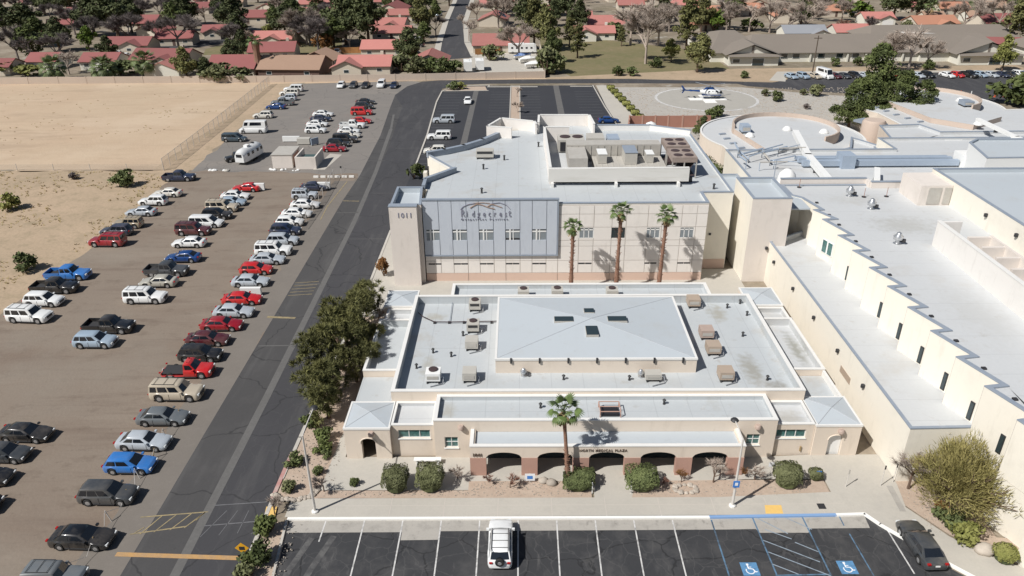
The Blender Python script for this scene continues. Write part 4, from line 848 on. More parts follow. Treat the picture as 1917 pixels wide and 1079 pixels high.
for (x, y, m, lab, fan, dk) in (
    (-4.95, 74.4, 'hvac', 'northernmost of the two grey units with black tops on the west plaza roof', True, True), (-4.9, 69.6, 'hvac', 'second grey unit with black top, south of the northern one on the plaza roof', True, True),
    (-4.85, 66.1, 'hvac', 'pale plain unit in the middle of the west roof column', False, False), (-4.75, 60.3, 'hvac', 'pale plain unit at the south end of the west roof column', False, False),
    (19.6, 75.0, 'hvac_t', 'northernmost tan unit on the east plaza roof', False, False), (19.5, 68.1, 'hvac_p', 'second pinkish unit from the north on the east plaza roof', False, False),
    (19.5, 65.0, 'hvac_t', 'third tan unit from the north with a white tray on the east plaza roof', False, False), (19.6, 60.3, 'hvac_t', 'southernmost tan unit on the east plaza roof', False, False),
    (.5, 77.2, 'hvac', 'small grey condenser at the north parapet, leftmost of three', True, False), (4.4, 77.3, 'hvac', 'wide grey condenser at the north parapet, middle of three', True, False), (10.7, 77.2, 'hvac', 'grey condenser at the north parapet, right of three', True, False)):
    rooftop_unit(x, y, 3.62, lab, m, 1.3 if x < 19 else 1.35, 1.35, .82 if y < 77 else .8, fan, G1, dk)
rooftop_unit(-8.2, 60.2, 3.62, 'white round-topped cooler with red and blue parts near the southwest corner', 'duct_w', 1.4, 1.3, .8, True, G1)
rooftop_unit(12.7, 60.2, 3.62, 'cream curved vent box beside a chrome cowl south of the hip roof', 'hvac', 1.5, 1.0, .55, False, G1)
def cowl(x, y, z, lab, s=1.0):
    b = MB().lathe([(.45 * s, 0), (.45 * s, .1), (.2 * s, .15), (.2 * s, .45 * s), (.5 * s, .6 * s), (.55 * s, .95 * s), (.3 * s, 1.15 * s), (.3 * s, 1.3 * s), (.12 * s, 1.45 * s)], (x, y, z), 16)
    h = MB().tube((x + .3 * s, y - .1, z + .5 * s), (x + .75 * s, y - .2, z + .45 * s), .2 * s, .24 * s, 10)
    return roofthing('roof_cowl', lab, 'vent', [('cowl', b, 'metal', 60), ('hood', h, 'dark')], 'shiny metal roof cowls')
cowl(*(0.40, 60.90), 3.6, 'small shiny cowl south of the central hip roof', .62); cowl(*(11.62, 60.66), 3.6, 'small shiny cowl beside the cream vent box', .6)
cowl(*(43.46, 94.03), 9.6, 'northernmost shiny cowl on the sawtooth building roof', 1.0); cowl(*(44.30, 89.32), 9.6, 'middle shiny cowl on the sawtooth building roof', 1.0); cowl(*(42.71, 78.42), 9.6, 'southernmost shiny cowl on the sawtooth building roof', 1.0)
# pipes run on the plaza roof
p_ = MB(); p_.path([(-11.2, 73.3, 3.8), (-10.6, 72.4, 3.8), (-9.2, 71.2, 3.8), (-7.5, 71.15, 3.8), (-2.4, 71.3, 3.8)], .055, 5)
bl = MB()
for x in (-9.2, -7.6, -6.0, -4.6, -3.0): bl.box(x - .12, x + .12, 71.05, 71.4, 3.61, 3.78)
roofthing('gas_pipe', 'dark pipe on blocks crossing the northwest of the plaza roof', 'pipe', [('pipe', p_, 'fan'), ('support_block', bl, 'dark')])
p_ = MB(); p_.path([(-7.7, 79, 3.9), (-7.6, 75.5, 3.75), (-7.55, 71.3, 3.75)], .035, 5); roofthing('conduit', 'thin grey conduit running north across the west plaza roof', 'pipe', [('pipe', p_, 'coping')])
def stub(x, y, z, lab, r=.14, h=.4): return roofthing('roof_vent', lab, 'vent', [('pipe', MB().lathe([(r, 0), (r * .7, .06), (r * .7, h), (r * 1.3, h + .02), (r * .6, h + .14)], (x, y, z), 8), 'dark')], 'small roof vent pipes')
for i, (p, z) in enumerate((((-5.92, 68.53), 3.62), ((-8.74, 65.14), 3.62), ((-10.08, 62.28), 3.62), ((-6.84, 64.42), 3.62), ((4.22, 60.24), 3.62), ((10.47, 60.12), 3.62), ((23.31, 74.45), 3.62), ((25.05, 72.71), 3.62), ((23.39, 68.22), 3.62), ((25.01, 75.46), 3.62), ((23.55, 60.05), 3.62), ((1.89, 55.54), 3.74), ((13.06, 56.06), 3.74))):
    stub(p[0], p[1], z, ['small dark vent pipe left of the grey units', 'small dark vent pipe near the west parapet shadow', 'small vent pipe in the southwest of the plaza roof', 'small bent vent pipe beside the west parapet', 'small vent pipe south of the hip roof, left one', 'small vent pipe south of the hip roof, beside the cowl', 'small vent pipe on the northeast stain', 'small vent pipe right of the northeast stain', 'small vent pipe east of the second pinkish unit', 'small vent pipe at the top of the northeast stain', 'small vent pipe in the southeast corner of the main roof', 'small vent pipe on the front roof left of the palm', 'small vent pipe on the front roof right of the hatch'][i])
for i, (p, lab) in enumerate((((-4.83, 93.60), 'lone vent pipe at the front of the pavilion roof above the sign'), ((-5.02, 103.71), 'small vent behind the lone west unit'), ((3.12, 114.79), 'bent vent pipe beside the left wall of the rooftop screen'), ((25.48, 114.34), 'small vent near the northeast of the pavilion roof'), ((24.33, 105.68), 'pale hooded vent right of the chillers'), ((25.75, 94.79), 'small vent at the notch corner of the pavilion roof'), ((-2.11, 107.97), 'small vent north of the west unit'))):
    stub(p[0], p[1], 10.48, lab, .18, .6)

# ================================================================ HOSPITAL (east)
hp = thing('hospital_wing', 'large cream building with sawtooth side wall, long lean-to corridor and pale flat roof', 'building', (45, 70, 0))
# lean-to corridor
block(hp, [(31.95, 49.9), (38.75, 50.1), (38.75, 93.0), (31.95, 88.4)], 0, 5.7, 5.0, M['cream'], M['roof_w'], M['coping'], .22)
for i, y in enumerate((85.5, 78.2, 71.3, 64.5, 58.3)):
    MB().lathe([(.08, 0), (.2, .05), (.2, .35), (.1, .4)], (31.8, y, 3.9), 8).build('wall_light', M['dark'], hp)
MB().box(31.9, 31.95, 61.0, 63.4, 2.4, 3.1).build('vent_louvre', M['hvac_t'], hp)
# right hand tower
block(hp, rectp(29.05, 33.95, 88.35, 96.5), 0, 11.5, 10.75, M['stucco_p'], M['roof_b'], M['coping'], .3)
MB().box(29.0, 29.04, 88.4, 96.4, 0, 11.4).build('tower_lit_side', M['cream'], hp)  # paler cream skin puts the sunlit look of the west face into colour
MB().lathe([(.08, 0), (.2, .05), (.2, .35), (.1, .4)], (31.6, 88.2, 4.6), 8).build('wall_light', M['dark'], hp)
# sawtooth wall
ys_ = [93.2, 88.9, 85.7, 80.7, 76.4, 72.0, 67.6, 63.2, 58.75, 54.35, 50.0, 45.6, 41.2, 36.8, 32.4, 28.0, 23.6]
zT = 9.8
pol = [(70, 98.4), (35.8, 98.4), (35.8, 94.2), (36.9, ys_[0])]
for k in range(len(ys_) - 1):
    y0_, y1_ = ys_[k], ys_[k + 1]
    pol += [(36.9 + 1.45, y1_ + .25), (36.9, y1_)] if k else [(36.9 + 1.0, y1_ + .2), (36.9, y1_)]
pol += [(70, 23.6)]
block(hp, pol, 0, zT, zT - .16, M['cream'], M['roof_w'], M['coping'], .34)
for k in range(3, 14):
    y0_, y1_ = ys_[k], ys_[k + 1]
    if k in (4,): continue
    t = .615; x = 36.9 + 1.45 * t - .02; y = y0_ + (y1_ + .25 - y0_) * t
    d = Vector((1.45, y1_ + .25 - y0_)).normalized()
    f = MB().rbox(x, y, 5.15, 6.9, .42, .12, math.atan2(d.y, d.x)).build('slot_window', M['dark'], hp)
    MB().rbox(x - .02, y - .01, 5.25, 6.8, .32, .14, math.atan2(d.y, d.x)).build('pane', M['glass'], f)
# wall joints down the long faces
for k in range(9, 14):
    y0_, y1_ = ys_[k], ys_[k + 1]
    j = MB(); a = Vector((36.9, y0_)); b = Vector((38.35, y1_ + .25)); d = b - a; c = (a + b) / 2
    j.rbox(c.x, c.y, 4.55, 4.58, d.length, .02, math.atan2(d.y, d.x)); j.build('wall_joint', M['joint'], hp)
for k in range(2, 15):
    MB().rbox(36.93, ys_[k] + .03, 5.02, 9.7, .05, .05, .3).build('corner_bead', M['joint'], hp)
# green double window
a = Vector((36.9, 85.7)); b = Vector((38.35, 80.95)); d = (b - a).normalized(); ang = math.atan2(d.y, d.x)
c = a + (b - a) * .38
f = MB().rbox(c.x, c.y, 5.9, 7.6, 2.0, .2, ang).build('window', M['frame_w'], hp)
for s in (-.5, .5): MB().rbox(c.x + d.x * s, c.y + d.y * s, 6.0, 7.5, .72, .26, ang).build('pane', M['glass_g'], f)
# deep recess beside the tower
MB().box(34.0, 36.8, 93.9, 94.1, 0, 9.7).build('wall', M['cream'], hp)
MB().box(34.0, 36.85, 89.6, 98, 9.45, 9.62).build('bridge_roof', M['roof_b'], hp)
# small drains along the edge
for k in range(0, 12):
    MB().box(38.1, 38.45, ys_[k] - 1.9, ys_[k] - 1.6, 9.66, 9.8).build('roof_drain', M['dark'], hp)
# rear parapet
for a0, a1, y in ((35.8, 47.4, 98.5), (47.5, 70, 97.0)):
    MB().box(a0, a1, y, y + .3, 9.65, 10.5).build('parapet', M['stucco_p'], hp); MB().box(a0 - .05, a1 + .05, y - .05, y + .38, 10.5, 10.62).build('coping', M['coping'], hp)
MB().box(47.3, 47.6, 97.31, 98.5, 9.65, 10.5).build('parapet', M['stucco_p'], hp)
# roof screen wall and equipment court
MB().rbox(46.55, 64.5, 9.64, 12.5, .3, 27, 0).build('screen_wall', M['cream_w'], hp); MB().rbox(46.55, 64.5, 12.5, 12.62, .4, 27.1, 0).build('coping', M['coping_l'], hp)
MB().box(46.7, 49.0, 77.7, 78.0, 9.64, 12.5).build('screen_wall', M['cream_w'], hp)
for i in range(16):
    y = 76.5 - i * 2.7
    MB().box(49.2, 51.6, y - .35, y, 9.64, 11.3).build('fin', M['stucco_p'], hp)
MB().box(51.6, 51.9, 33, 76.5, 9.64, 11.4).build('low_wall', M['stucco_p'], hp)
block(hp, rectp(54.6, 72, 40, 96.0), 9.62, 12.8, 12.2, M['cream'], M['roof_b'], M['coping'], .3)
for y in (82.5, 76.5): MB().lathe([(.08, 0), (.22, .05), (.22, .4), (.1, .45)], (54.45, y, 11.2), 8).build('wall_light', M['dark'], hp)
MB().box(50.6, 54.55, 90.4, 95.6, 9.64, 12.3).build('stair_house', M['stucco_p'], hp)
MB().box(50.55, 50.6 + .02, 0, 0, 0, 0) if False else None
MB().box(51.6, 53.2, 90.3, 90.39, 9.9, 12.0).build('louvre', M['duct'], hp); MB().box(53.6, 54.5, 90.3, 90.39, 9.9, 12.0).build('louvre', M['duct'], hp)
shift(hp)
for i, (p, lab) in enumerate((((38.03, 97.48), 'leftmost red-topped rod stand near the rear parapet'), ((45.17, 93.59), 'second red-topped rod stand from the left by the rear parapet'), ((48.17, 93.75), 'third red-topped rod stand from the left by the rear parapet'), ((53.27, 94.08), 'rightmost red-topped rod stand by the rear parapet'))):
    x, y = p
    roofthing('flag_stand', lab, 'marker', [('base', MB().lathe([(.3, 0), (.3, .08), (.05, .1)], (x, y, 9.65), 8), 'dark'), ('rod', MB().tube((x, y, 9.7), (x, y, 10.9), .035), 'brick_red')], 'red-topped rod stands on the sawtooth roof')

# ---- northern hospital roofs, equipment and the two rotundas
hn = thing('hospital_north_wing', 'rambling hospital wing with pale flat roofs, ducts and stepped parapets beyond the sawtooth building', 'building', (60, 112, 0))
HZ = 7.4
block(hn, [(34.2, 98.9), (100, 98.9), (100, 128), (62, 128), (62, 121.5), (34.2, 121.5)], 0, HZ + .5, HZ, M['cream'], M['roof_w'], M['coping'], .3)
# low link between pavilion and hospital
block(hn, rectp(28.1, 34.1, 99, 113), 0, 6.5, 6.0, M['cream'], M['roof_b'], M['coping'], .3)
# covered duct run
for (y, z, r) in ((113.2, HZ + .7, .42), (115.2, HZ + .6, .36), (116.6, HZ + .5, .25)):
    MB().box(44, 68, y - r, y + r, z - r, z + r).build('duct_run', M['steel_b'], hn)
MB().box(49.7, 51.8, 112.2, 114.8, HZ, HZ + 2.1).build('duct_junction', M['steel_b'], hn)
MB().box(68.2, 70.2, 112.2, 115.2, HZ, HZ + 2.0).build('duct_junction', M['duct_w'], hn)
# stepped kerb lines on the roof
def rline(pts, z, m='coping', w=.28, h=.4, parent=hn):
    for a, b in zip(pts[:-1], pts[1:]):
        a = Vector(a); b = Vector(b); d = b - a; c = (a + b) / 2
        MB().rbox(c.x, c.y, z, z + h, d.length + w * .6, w, math.atan2(d.y, d.x)).build('parapet', M[m], parent)
RZ = 5.6
block(hn, [(43.93, 112.27), (49.20, 122.65), (57.55, 128.06), (60.35, 134.71), (63.84, 127.61), (66.51, 131.15), (68.85, 142.64), (76.75, 143.24), (78.17, 137.91), (98.03, 138.21), (118, 128), (62.1, 128.1), (62.1, 121.6), (43.35, 110.51)], 0, RZ + .6, RZ, M['stucco'], M['roof_w'], M['coping'], .3)
# rotundas: lower ring roof, raised round hall and its parapet
def rot(cx, cy, r1, r2, dx, dy, tail):
    n = 40; out = [(cx + r1 * math.cos(R(-20 + k * 230 / n)), cy + r1 * math.sin(R(-20 + k * 230 / n))) for k in range(n + 1)] + tail
    block(hn, out, 0, 4.9, 4.7, M['stucco'], M['roof_w'], M['coping_l'], .3)
    m = 36; inn = [(cx + dx + r2 * math.cos(R(-62 + k * 240 / m)), cy + dy + r2 * math.sin(R(-62 + k * 240 / m))) for k in range(m + 1)]
    e0, e1 = inn[-1], inn[0]
    for a, b in zip(inn[:-1], inn[1:]):
        a = Vector(a); b = Vector(b); d = b - a; c = (a + b) / 2
        MB().rbox(c.x, c.y, 4.72, 6.5, d.length + .1, .3, math.atan2(d.y, d.x)).build('round_parapet', M['pier_l'], hn)
    inn2 = inn + [(inn[-1][0] + 2.5, cy - r1 * 1.0), (inn[-1][0] + 8, cy - r1 * 1.35), (inn[0][0] + 2.5, cy - r1 * .95)]
    MB().prism(ccw(inn2), 4.72, 5.7, bot=False).build('hall', M['pier_l'], hn); sheet('roof', ccw(inn2), M['roof_w'], 5.71, parent=hn)
    for k in range(6):
        t = R(178 + k * 9) ; q = Vector((cx, cy)) + Vector((math.cos(t), math.sin(t))) * (r1 + r2) / 2 * 1.02
        MB().rbox(q.x + 1.5, q.y - k * 1.2, 4.72, 4.95, 1.3, .5, .3).build('roof_light', M['coping'], hn)
M['pier_l'] = mat('salmon_stucco', (.50, .405, .335), .9, [(.6, .4, (.45, .36, .30))])
rot(50.0, 141.5, 15.0, 9.6, .8, .6, [(38, 124), (42, 112), (60, 112), (66, 128)])
rot(88.5, 165.0, 15.5, 9.8, 1.0, .5, [(76, 140), (80, 128.3), (118, 128.3), (118, 160)])
# brown round stair and tan angled wall of the courtyard
MB().lathe([(2.2, 0), (2.2, 5.6), (1.9, 6.0), (1.0, 6.0)], (*(69.99, 147.25), 0), 16).build('round_stair', M['pier_l'], hn, smooth=40)
x, y = (70.40, 149.72); MB().rbox(x, y, 4.6, 5.0, 3.2, 5.6, R(28)).build('porch_roof', M['coping'], hn)
for q in ((x - 1.2, y - 2.2), (x + 1.4, y - 2.4)): MB().rbox(q[0], q[1], 0, 4.6, .5, .5, 0).build('column', M['pier_l'], hn)
# white plant room at right
block(hn, [(66.72, 104.48), (79.46, 104.75), (85.28, 114.39), (70.62, 114.39), (68.44, 112.46)], 5.6, 11.5, 11.2, M['frame_w'], M['roof_b'], M['coping'], .3)
x, y = (74.50, 110.62); MB().box(x - 1.6, x + 1.0, y - 1.4, y - .2, 7.6, 10.2).build('plant_louvre', M['duct'], hn)
for q, sx, sy, h in (((73.44, 127.68), 3.0, 1.8, 1.9), ((73.35, 123.91), 2.4, 2.0, 1.6)): MB().box(q[0], q[0] + sx, q[1], q[1] + sy, RZ, RZ + h).build('roof_plant', M['duct_w'], hn)
shift(hn)
def duct(pts, r, z, lab, m='duct_w', h=None):
    mb = MB(); sup = MB()
    for a, b in zip(pts[:-1], pts[1:]):
        a = Vector(a); b = Vector(b); d = b - a; c = (a + b) / 2; mb.rbox(c.x, c.y, z, z + r * 1.6, d.length + r, r * 2, math.atan2(d.y, d.x))
        sup.rbox(c.x, c.y, z - .5, z, .15, r * 2, math.atan2(d.y, d.x))
    return roofthing('roof_duct', lab, 'duct', [('duct', mb, m), ('support', sup, 'dark')])
duct([(48.42, 130.00), (45.84, 116.12), (44.79, 104.72)], .5, HZ + .5, 'broad white duct running diagonally from the rotunda to the rear parapet')
duct([(51.27, 103.44), (53.42, 108.47)], .4, HZ + .8, 'short white duct riser at the bend of the rear parapet')
duct([(85.02, 138.90), (84.92, 126.59), (85.63, 120.38)], .35, HZ + .4, 'thin white duct running diagonally at the far right roofs')
rr = random.Random(3)
mb = MB(); sb = MB(); pts_ = [(35.41, 118.40), (36.37, 115.57), (39.27, 118.33), (39.32, 114.16), (42.02, 118.86), (35.08, 112.37), (36.91, 111.55), (39.35, 112.29)]
for i in range(17):
    a = rr.choice(pts_); b = (a[0] + rr.uniform(-.5, .5) + rr.choice((0, 4.5)), a[1] + rr.choice((0, 3)) + rr.uniform(-1, 1)); z = HZ + rr.uniform(.2, 1.4)
    (mb if i % 3 else sb).tube((*a, z), (*b, z + rr.uniform(-.2, .3)), rr.choice((.07, .1, .16)), n=6)
    mb.tube((*a, HZ - .2), (*a, z), .06)
roofthing('pipework', 'dense tangle of grey pipes and ducts between the pavilion and hospital roofs', 'pipes', [('pipe', mb, 'steel_b'), ('duct', sb, 'duct')])
x, y = (37.23, 105.48); roofthing('antenna_mast', 'thin dark mast above the tangle of pipes', 'mast', [('mast', MB().tube((x, y, HZ), (x, y, HZ + 3.6), .08, .05), 'coping'), ('crossbar', MB().tube((x - .6, y, HZ + .9), (x + .6, y, HZ + .9), .05), 'coping')])
x, y = (38.66, 104.23); roofthing('white_cowl_tank', 'large white rounded tank next to the right-hand tower', 'tank', [('tank', MB().lathe([(1.25, 0), (1.35, 1.0), (1.1, 2.0), (.5, 2.6), (.05, 2.7)], (x, y, HZ), 18), 'duct_w', 60), ('valve', MB().box(x + 1.5, x + 2.8, y - .4, y + .6, HZ, HZ + 1.1), 'duct_w')])
def dome(p, z, lab, r=.9):
    roofthing('dome_skylight', lab, 'skylight', [('dome', MB().lathe([(r, .15), (r * .85, .45), (r * .5, .68), (.03, .75)], (p[0], p[1], z), 14), 'frame_w', 60), ('kerb', MB().lathe([(r * 1.1, 0), (r * 1.1, .15), (r, .16)], (p[0], p[1], z), 14), 'coping_l')], 'white dome skylights')
for p, z, lab in (((50.81, 105.09), HZ, 'white dome skylight left of the parapet bend'), ((52.08, 103.89), HZ, 'white dome skylight right of the parapet bend'), ((61.05, 105.17), HZ, 'white dome skylight, back one of the pair on the right roof'), ((61.11, 103.75), HZ, 'white dome skylight, front one of the pair on the right roof'),
                  ((65.38, 123.15), RZ, 'white dome skylight alone in the middle of the stepped roof'), ((50.92, 141.16), 5.72, 'white dome skylight on the left rotunda roof'), ((57.13, 139.12), 5.72, 'white dome skylight at the right edge of the left rotunda'), ((42.68, 136.86), 5.72, 'white dome skylight beside the grey box on the left rotunda'),
                  ((95.28, 163.73), 5.72, 'white dome skylight on the right rotunda roof'), ((88.79, 144.60), RZ, 'white dome skylight in front of the right rotunda')):
    dome(p, z, lab, .8)
rooftop_unit(*(42.49, 139.83), 5.72, 'grey box unit at the left of the left rotunda roof', 'steel_b', 1.6, 2.2, 1.2, False)
rooftop_unit(*(94.11, 159.35), 5.72, 'grey box unit on the right rotunda roof', 'coping', 2.0, 2.6, .9, False)
x, y = (24.88, 162.68)
# red block service yard
yd = thing('service_yard_wall', 'red block wall with panels and pillars behind the pavilion', 'wall', (30, 166, 0))
for a, b in zip([(22.5, 153), (24.5, 165), (33, 165.0), (42.5, 165)][:-1], [(22.5, 153), (24.5, 165), (33, 165.0), (42.5, 165)][1:]):
    a = Vector(a); b = Vector(b); nseg = max(2, int((b - a).length / 2.6))
    for i in range(nseg):
        p = a + (b - a) * i / nseg; q = a + (b - a) * (i + 1) / nseg; c = (p + q) / 2; d = q - p
        MB().rbox(c.x, c.y, 0, 2.6, d.length - .3, .2, math.atan2(d.y, d.x)).build('wall_panel', M['brick_red'], yd); MB().rbox(p.x, p.y, 0, 2.75, .35, .35, math.atan2(d.y, d.x)).build('pillar', M['pier'], yd)
shift(yd)
x, y = 27.0, 152
roofthing('white_tank', 'white round-topped tank behind the pavilion by the red wall', 'tank', [('tank', MB().lathe([(1.3, 0), (1.3, 3.2), (1.0, 4.2), (.1, 4.6)], (x, y, .1), 16), 'duct_w', 60), ('base', MB().box(x - 1.5, x + 1.5, y - 1.5, y + 1.5, .03, .1), 'kerb')])
roofthing('orange_bin', 'orange plastic bin at the right end of the red wall', 'bin', [('bin', MB().lathe([(.6, 0), (.75, 1.5), (.7, 1.7), (.2, 1.8)], (41.0, 158, .03), 10), 'tactile'), ('lid', MB().lathe([(.75, 1.8), (.1, 2.0)], (41.0, 158, .03), 10), 'orange')])

# ================================================================ VEHICLES
def lerp(a, b, t): return a + (b - a) * t
def interp(pts, x):
    if x <= pts[0][0]: return pts[0][1]
    for (a, va), (b, vb) in zip(pts[:-1], pts[1:]):
        if x <= b: return lerp(va, vb, (x - a) / (b - a))
    return pts[-1][1]
SPEC = {  # L, W, H, wheel r, axle x (rear, front), top-of-body profile from tail to nose, cabin: rear base, rear top, front top, front base
 'sedan': dict(L=4.8, W=1.84, H=1.45, r=.33, ax=(-1.4, 1.42), prof=[(0, .62), (.02, .86), (.05, .97), (.17, 1.0), (.3, .97), (.68, .96), (.75, .92), (.93, .76), (.98, .66), (1, .5)], cab=(.12, .27, .55, .71), side=[(.10, .42), (.46, .86)], taper=.74),
 'hatch': dict(L=4.3, W=1.8, H=1.5, r=.33, ax=(-1.25, 1.3), prof=[(0, .6), (.02, .9), (.06, 1.0), (.3, .97), (.68, .97), (.76, .93), (.94, .78), (.99, .64), (1, .5)], cab=(.02, .13, .54, .73), side=[(.08, .38), (.42, .8)], taper=.76),
 'crossover': dict(L=4.65, W=1.86, H=1.68, r=.36, ax=(-1.35, 1.38), prof=[(0, .65), (.02, .95), (.05, 1.08), (.3, 1.05), (.7, 1.04), (.76, 1.02), (.93, .92), (.98, .76), (1, .55)], cab=(.02, .12, .56, .73), side=[(.06, .26), (.30, .56), (.60, .86)], taper=.78),
 'suv': dict(L=5.15, W=2.0, H=1.88, r=.40, ax=(-1.5, 1.55), prof=[(0, .7), (.015, 1.05), (.04, 1.14), (.3, 1.12), (.7, 1.12), (.74, 1.1), (.94, 1.03), (.985, .88), (1, .6)], cab=(.015, .05, .60, .71), side=[(.05, .24), (.29, .56), (.61, .88)], taper=.82, rack=True),
 'jeep': dict(L=4.3, W=1.78, H=1.7, r=.37, ax=(-1.28, 1.3), prof=[(0, .7), (.015, 1.0), (.04, 1.06), (.3, 1.05), (.68, 1.05), (.72, 1.04), (.95, .98), (.99, .85), (1, .6)], cab=(.015, .06, .57, .66), side=[(.05, .28), (.34, .62), (.67, .92)], taper=.86, rack=True),
 'minivan': dict(L=5.1, W=1.98, H=1.78, r=.35, ax=(-1.5, 1.55), prof=[(0, .65), (.015, 1.0), (.04, 1.08), (.5, 1.06), (.78, 1.0), (.94, .82), (.99, .68), (1, .5)], cab=(.015, .05, .62, .82), side=[(.04, .28), (.31, .58), (.61, .84)], taper=.80),
 'van': dict(L=6.0, W=2.05, H=2.75, r=.36, ax=(-1.75, 2.0), prof=[(0, .9), (.01, 1.25), (.5, 1.28), (.85, 1.22), (.97, 1.0), (1, .6)], cab=(.01, .02, .76, .87), side=[(.18, .70), (.80, .96)], taper=.86, lowwin=.42),
 'pickup': dict(L=5.7, W=2.0, H=1.88, r=.41, ax=(-1.75, 1.8), prof=[(0, .62), (.38, .62), (.385, 1.15), (.7, 1.13), (.73, 1.12), (.95, 1.06), (.99, .9), (1, .62)], cab=(.385, .40, .60, .70), side=[(.08, .42), (.50, .92)], taper=.80, bed=(.012, .38)),
 'pickup_single': dict(L=5.3, W=1.95, H=1.78, r=.39, ax=(-1.6, 1.65), prof=[(0, .6), (.47, .6), (.475, 1.08), (.7, 1.06), (.74, 1.05), (.95, .98), (.99, .85), (1, .6)], cab=(.475, .49, .60, .72), side=[(.15, .88)], taper=.82, bed=(.012, .465)),
}
def car_meshes(kind):
    s = SPEC[kind]; L, Wd, H, r = s['L'], s['W'], s['H'], s['r']; w = Wd / 2
    X = lambda t: -L / 2 + L * t
    b = MB(); secs = []; st = set([0, .006, .02, .04, .07, .12, .2, .3, .4, .5, .6, .7, .8, .88, .93, .96, .985, 1])
    for a in s['ax']:
        for k in range(-6, 7): st.add((a + k / 6 * (r + .08) + L / 2) / L)
    for p in s['prof']: st.add(p[0])
    for t in sorted(st):
        if t < 0 or t > 1: continue
        x = X(t); zt = interp(s['prof'], t)
        e = min(t, 1 - t); wf = 1 - .22 * max(0, 1 - e / .07) ** 2 - .02 * max(0, 1 - e / .25)
        ww = w * wf; zl = .24 + .12 * max(0, 1 - e / .03)
        for a in s['ax']:
            d = abs(x - a); R_ = r + .075
            if d < R_: zl = max(zl, r + math.sqrt(R_ * R_ - d * d) - .0)
        zl = min(zl, zt - .12); zm = lerp(zl, zt, .45) if zt - zl < .45 else zl + .22
        zs = max(zt - .17, zm + .02)
        secs.append([(x, -ww * .93, zl), (x, -ww, zm), (x, -ww * .985, zs), (x, -ww * .90, zt - .035), (x, -ww * .55, zt + .01), (x, 0, zt + .025),
                     (x, ww * .55, zt + .01), (x, ww * .90, zt - .035), (x, ww * .985, zs), (x, ww, zm), (x, ww * .93, zl)])
    b.loft(secs, closed=True)
    rb, rt, ft, fb = [X(t) for t in s['cab']]; tp = s['taper']
    zb = lambda x: interp(s['prof'], (x + L / 2) / L) - .05
    zr = H - .03
    # cabin: solid painted loft bottom ring -> roof ring -> crowned roof
    def ring(x0, x1, hw, z0_, z1_, k=.0):
        return [(x0, -hw * .92, z0_), (x1, -hw * .9, z1_), (x1 + k, 0, z1_), (x1, hw * .9, z1_), (x0, hw * .92, z0_), (x0 - k, 0, z0_)]
    B0 = ring(rb, fb, w * .96, zb(rb), zb(fb), .06); T0 = ring(rt - .04, ft + .05, w * tp + .03, zr - .07, zr - .07, .05); T1 = ring(rt + .1, ft - .1, w * tp - .1, zr + .01, zr - .0, .03); T2 = ring(rt + .5, ft - .4, w * tp * .5, zr + .03, zr + .03, .0)
    b.loft([B0, T0, T1, T2])
    # mirrors
    for sg in (-1, 1): b.box(fb - .32, fb - .14, min(sg * w * .93, sg * (w + .16)), max(sg * w * .93, sg * (w + .16)), zb(fb) + .06, zb(fb) + .2)
    if 'bed' in s:
        x0, x1 = X(s['bed'][0]), X(s['bed'][1]); zt = interp(s['prof'], .45)
        b.box(x0, x1, -w + .005, -w + .09, .6, zt); b.box(x0, x1, w - .09, w - .005, .6, zt); b.box(x0, x0 + .07, -w + .09, w - .09, .6, zt - .01)
    parts = [('body', b.mesh(kind + '_body', M['car_white'], 38), None)]
    if 'bed' in s:
        parts.append(('bed_liner', MB().box(x0 + .08, x1 - .01, -w + .1, w - .1, .66, .70).mesh('bed_liner', M['liner']), 'liner'))
    # glazing: quads a little proud of the cabin
    def side(sg, u, v):
        bx, bz = lerp(rb, fb, u), None
        bxp = Vector((lerp(rb, fb, u), sg * w * lerp(.92, .9, u) * .96, lerp(zb(rb), zb(fb), u))); tpv = Vector((lerp(rt - .04, ft + .05, u), sg * (w * tp + .03) * .91, zr - .07)); return bxp.lerp(tpv, v) + Vector((0, sg * .018, 0))
    lo = s.get('lowwin', .16)
    for sg in (-1, 1):
        for (u0, u1) in s['side']:
            q = [side(sg, u0, lo), side(sg, u1, lo), side(sg, u1, .88), side(sg, u0, .88)]
            if sg > 0: q = q[::-1]
            parts.append(('side_window', MB().quad(*q).mesh('side_window', M['carglass']), 'carglass'))
    def endq(x0_, z0_, x1_, z1_, hw0, hw1, dx, lo_=.1, hi=.9):
        P = lambda v, sg: Vector((lerp(x0_, x1_, v) + dx, sg * lerp(hw0, hw1, v), lerp(z0_, z1_, v) + .02))
        m_ = lambda v: Vector((lerp(x0_, x1_, v) + dx + (.055 if dx > 0 else -.055), 0, lerp(z0_, z1_, v) + .03))
        return [P(lo_, -1), m_(lo_), m_(hi), P(hi, -1)], [m_(lo_), P(lo_, 1), P(hi, 1), m_(hi)]
    q1, q2 = endq(fb, zb(fb), ft + .05, zr - .07, w * .80, w * tp * .84, .015)
    parts.append(('windscreen', MB().quad(*q1).quad(*q2).mesh('windscreen', M['carglass']), 'carglass'))
    hi_lo = .45 if kind in ('suv', 'jeep', 'van', 'minivan', 'crossover') else .12
    q1, q2 = endq(rb, zb(rb), rt - .04, zr - .07, w * .78, w * tp * .82, -.015, hi_lo * .5, .9)
    parts.append(('rear_window', MB().quad(*q1[::-1]).quad(*q2[::-1]).mesh('rear_window', M['carglass']), 'carglass'))
    zf = interp(s['prof'], .97); 
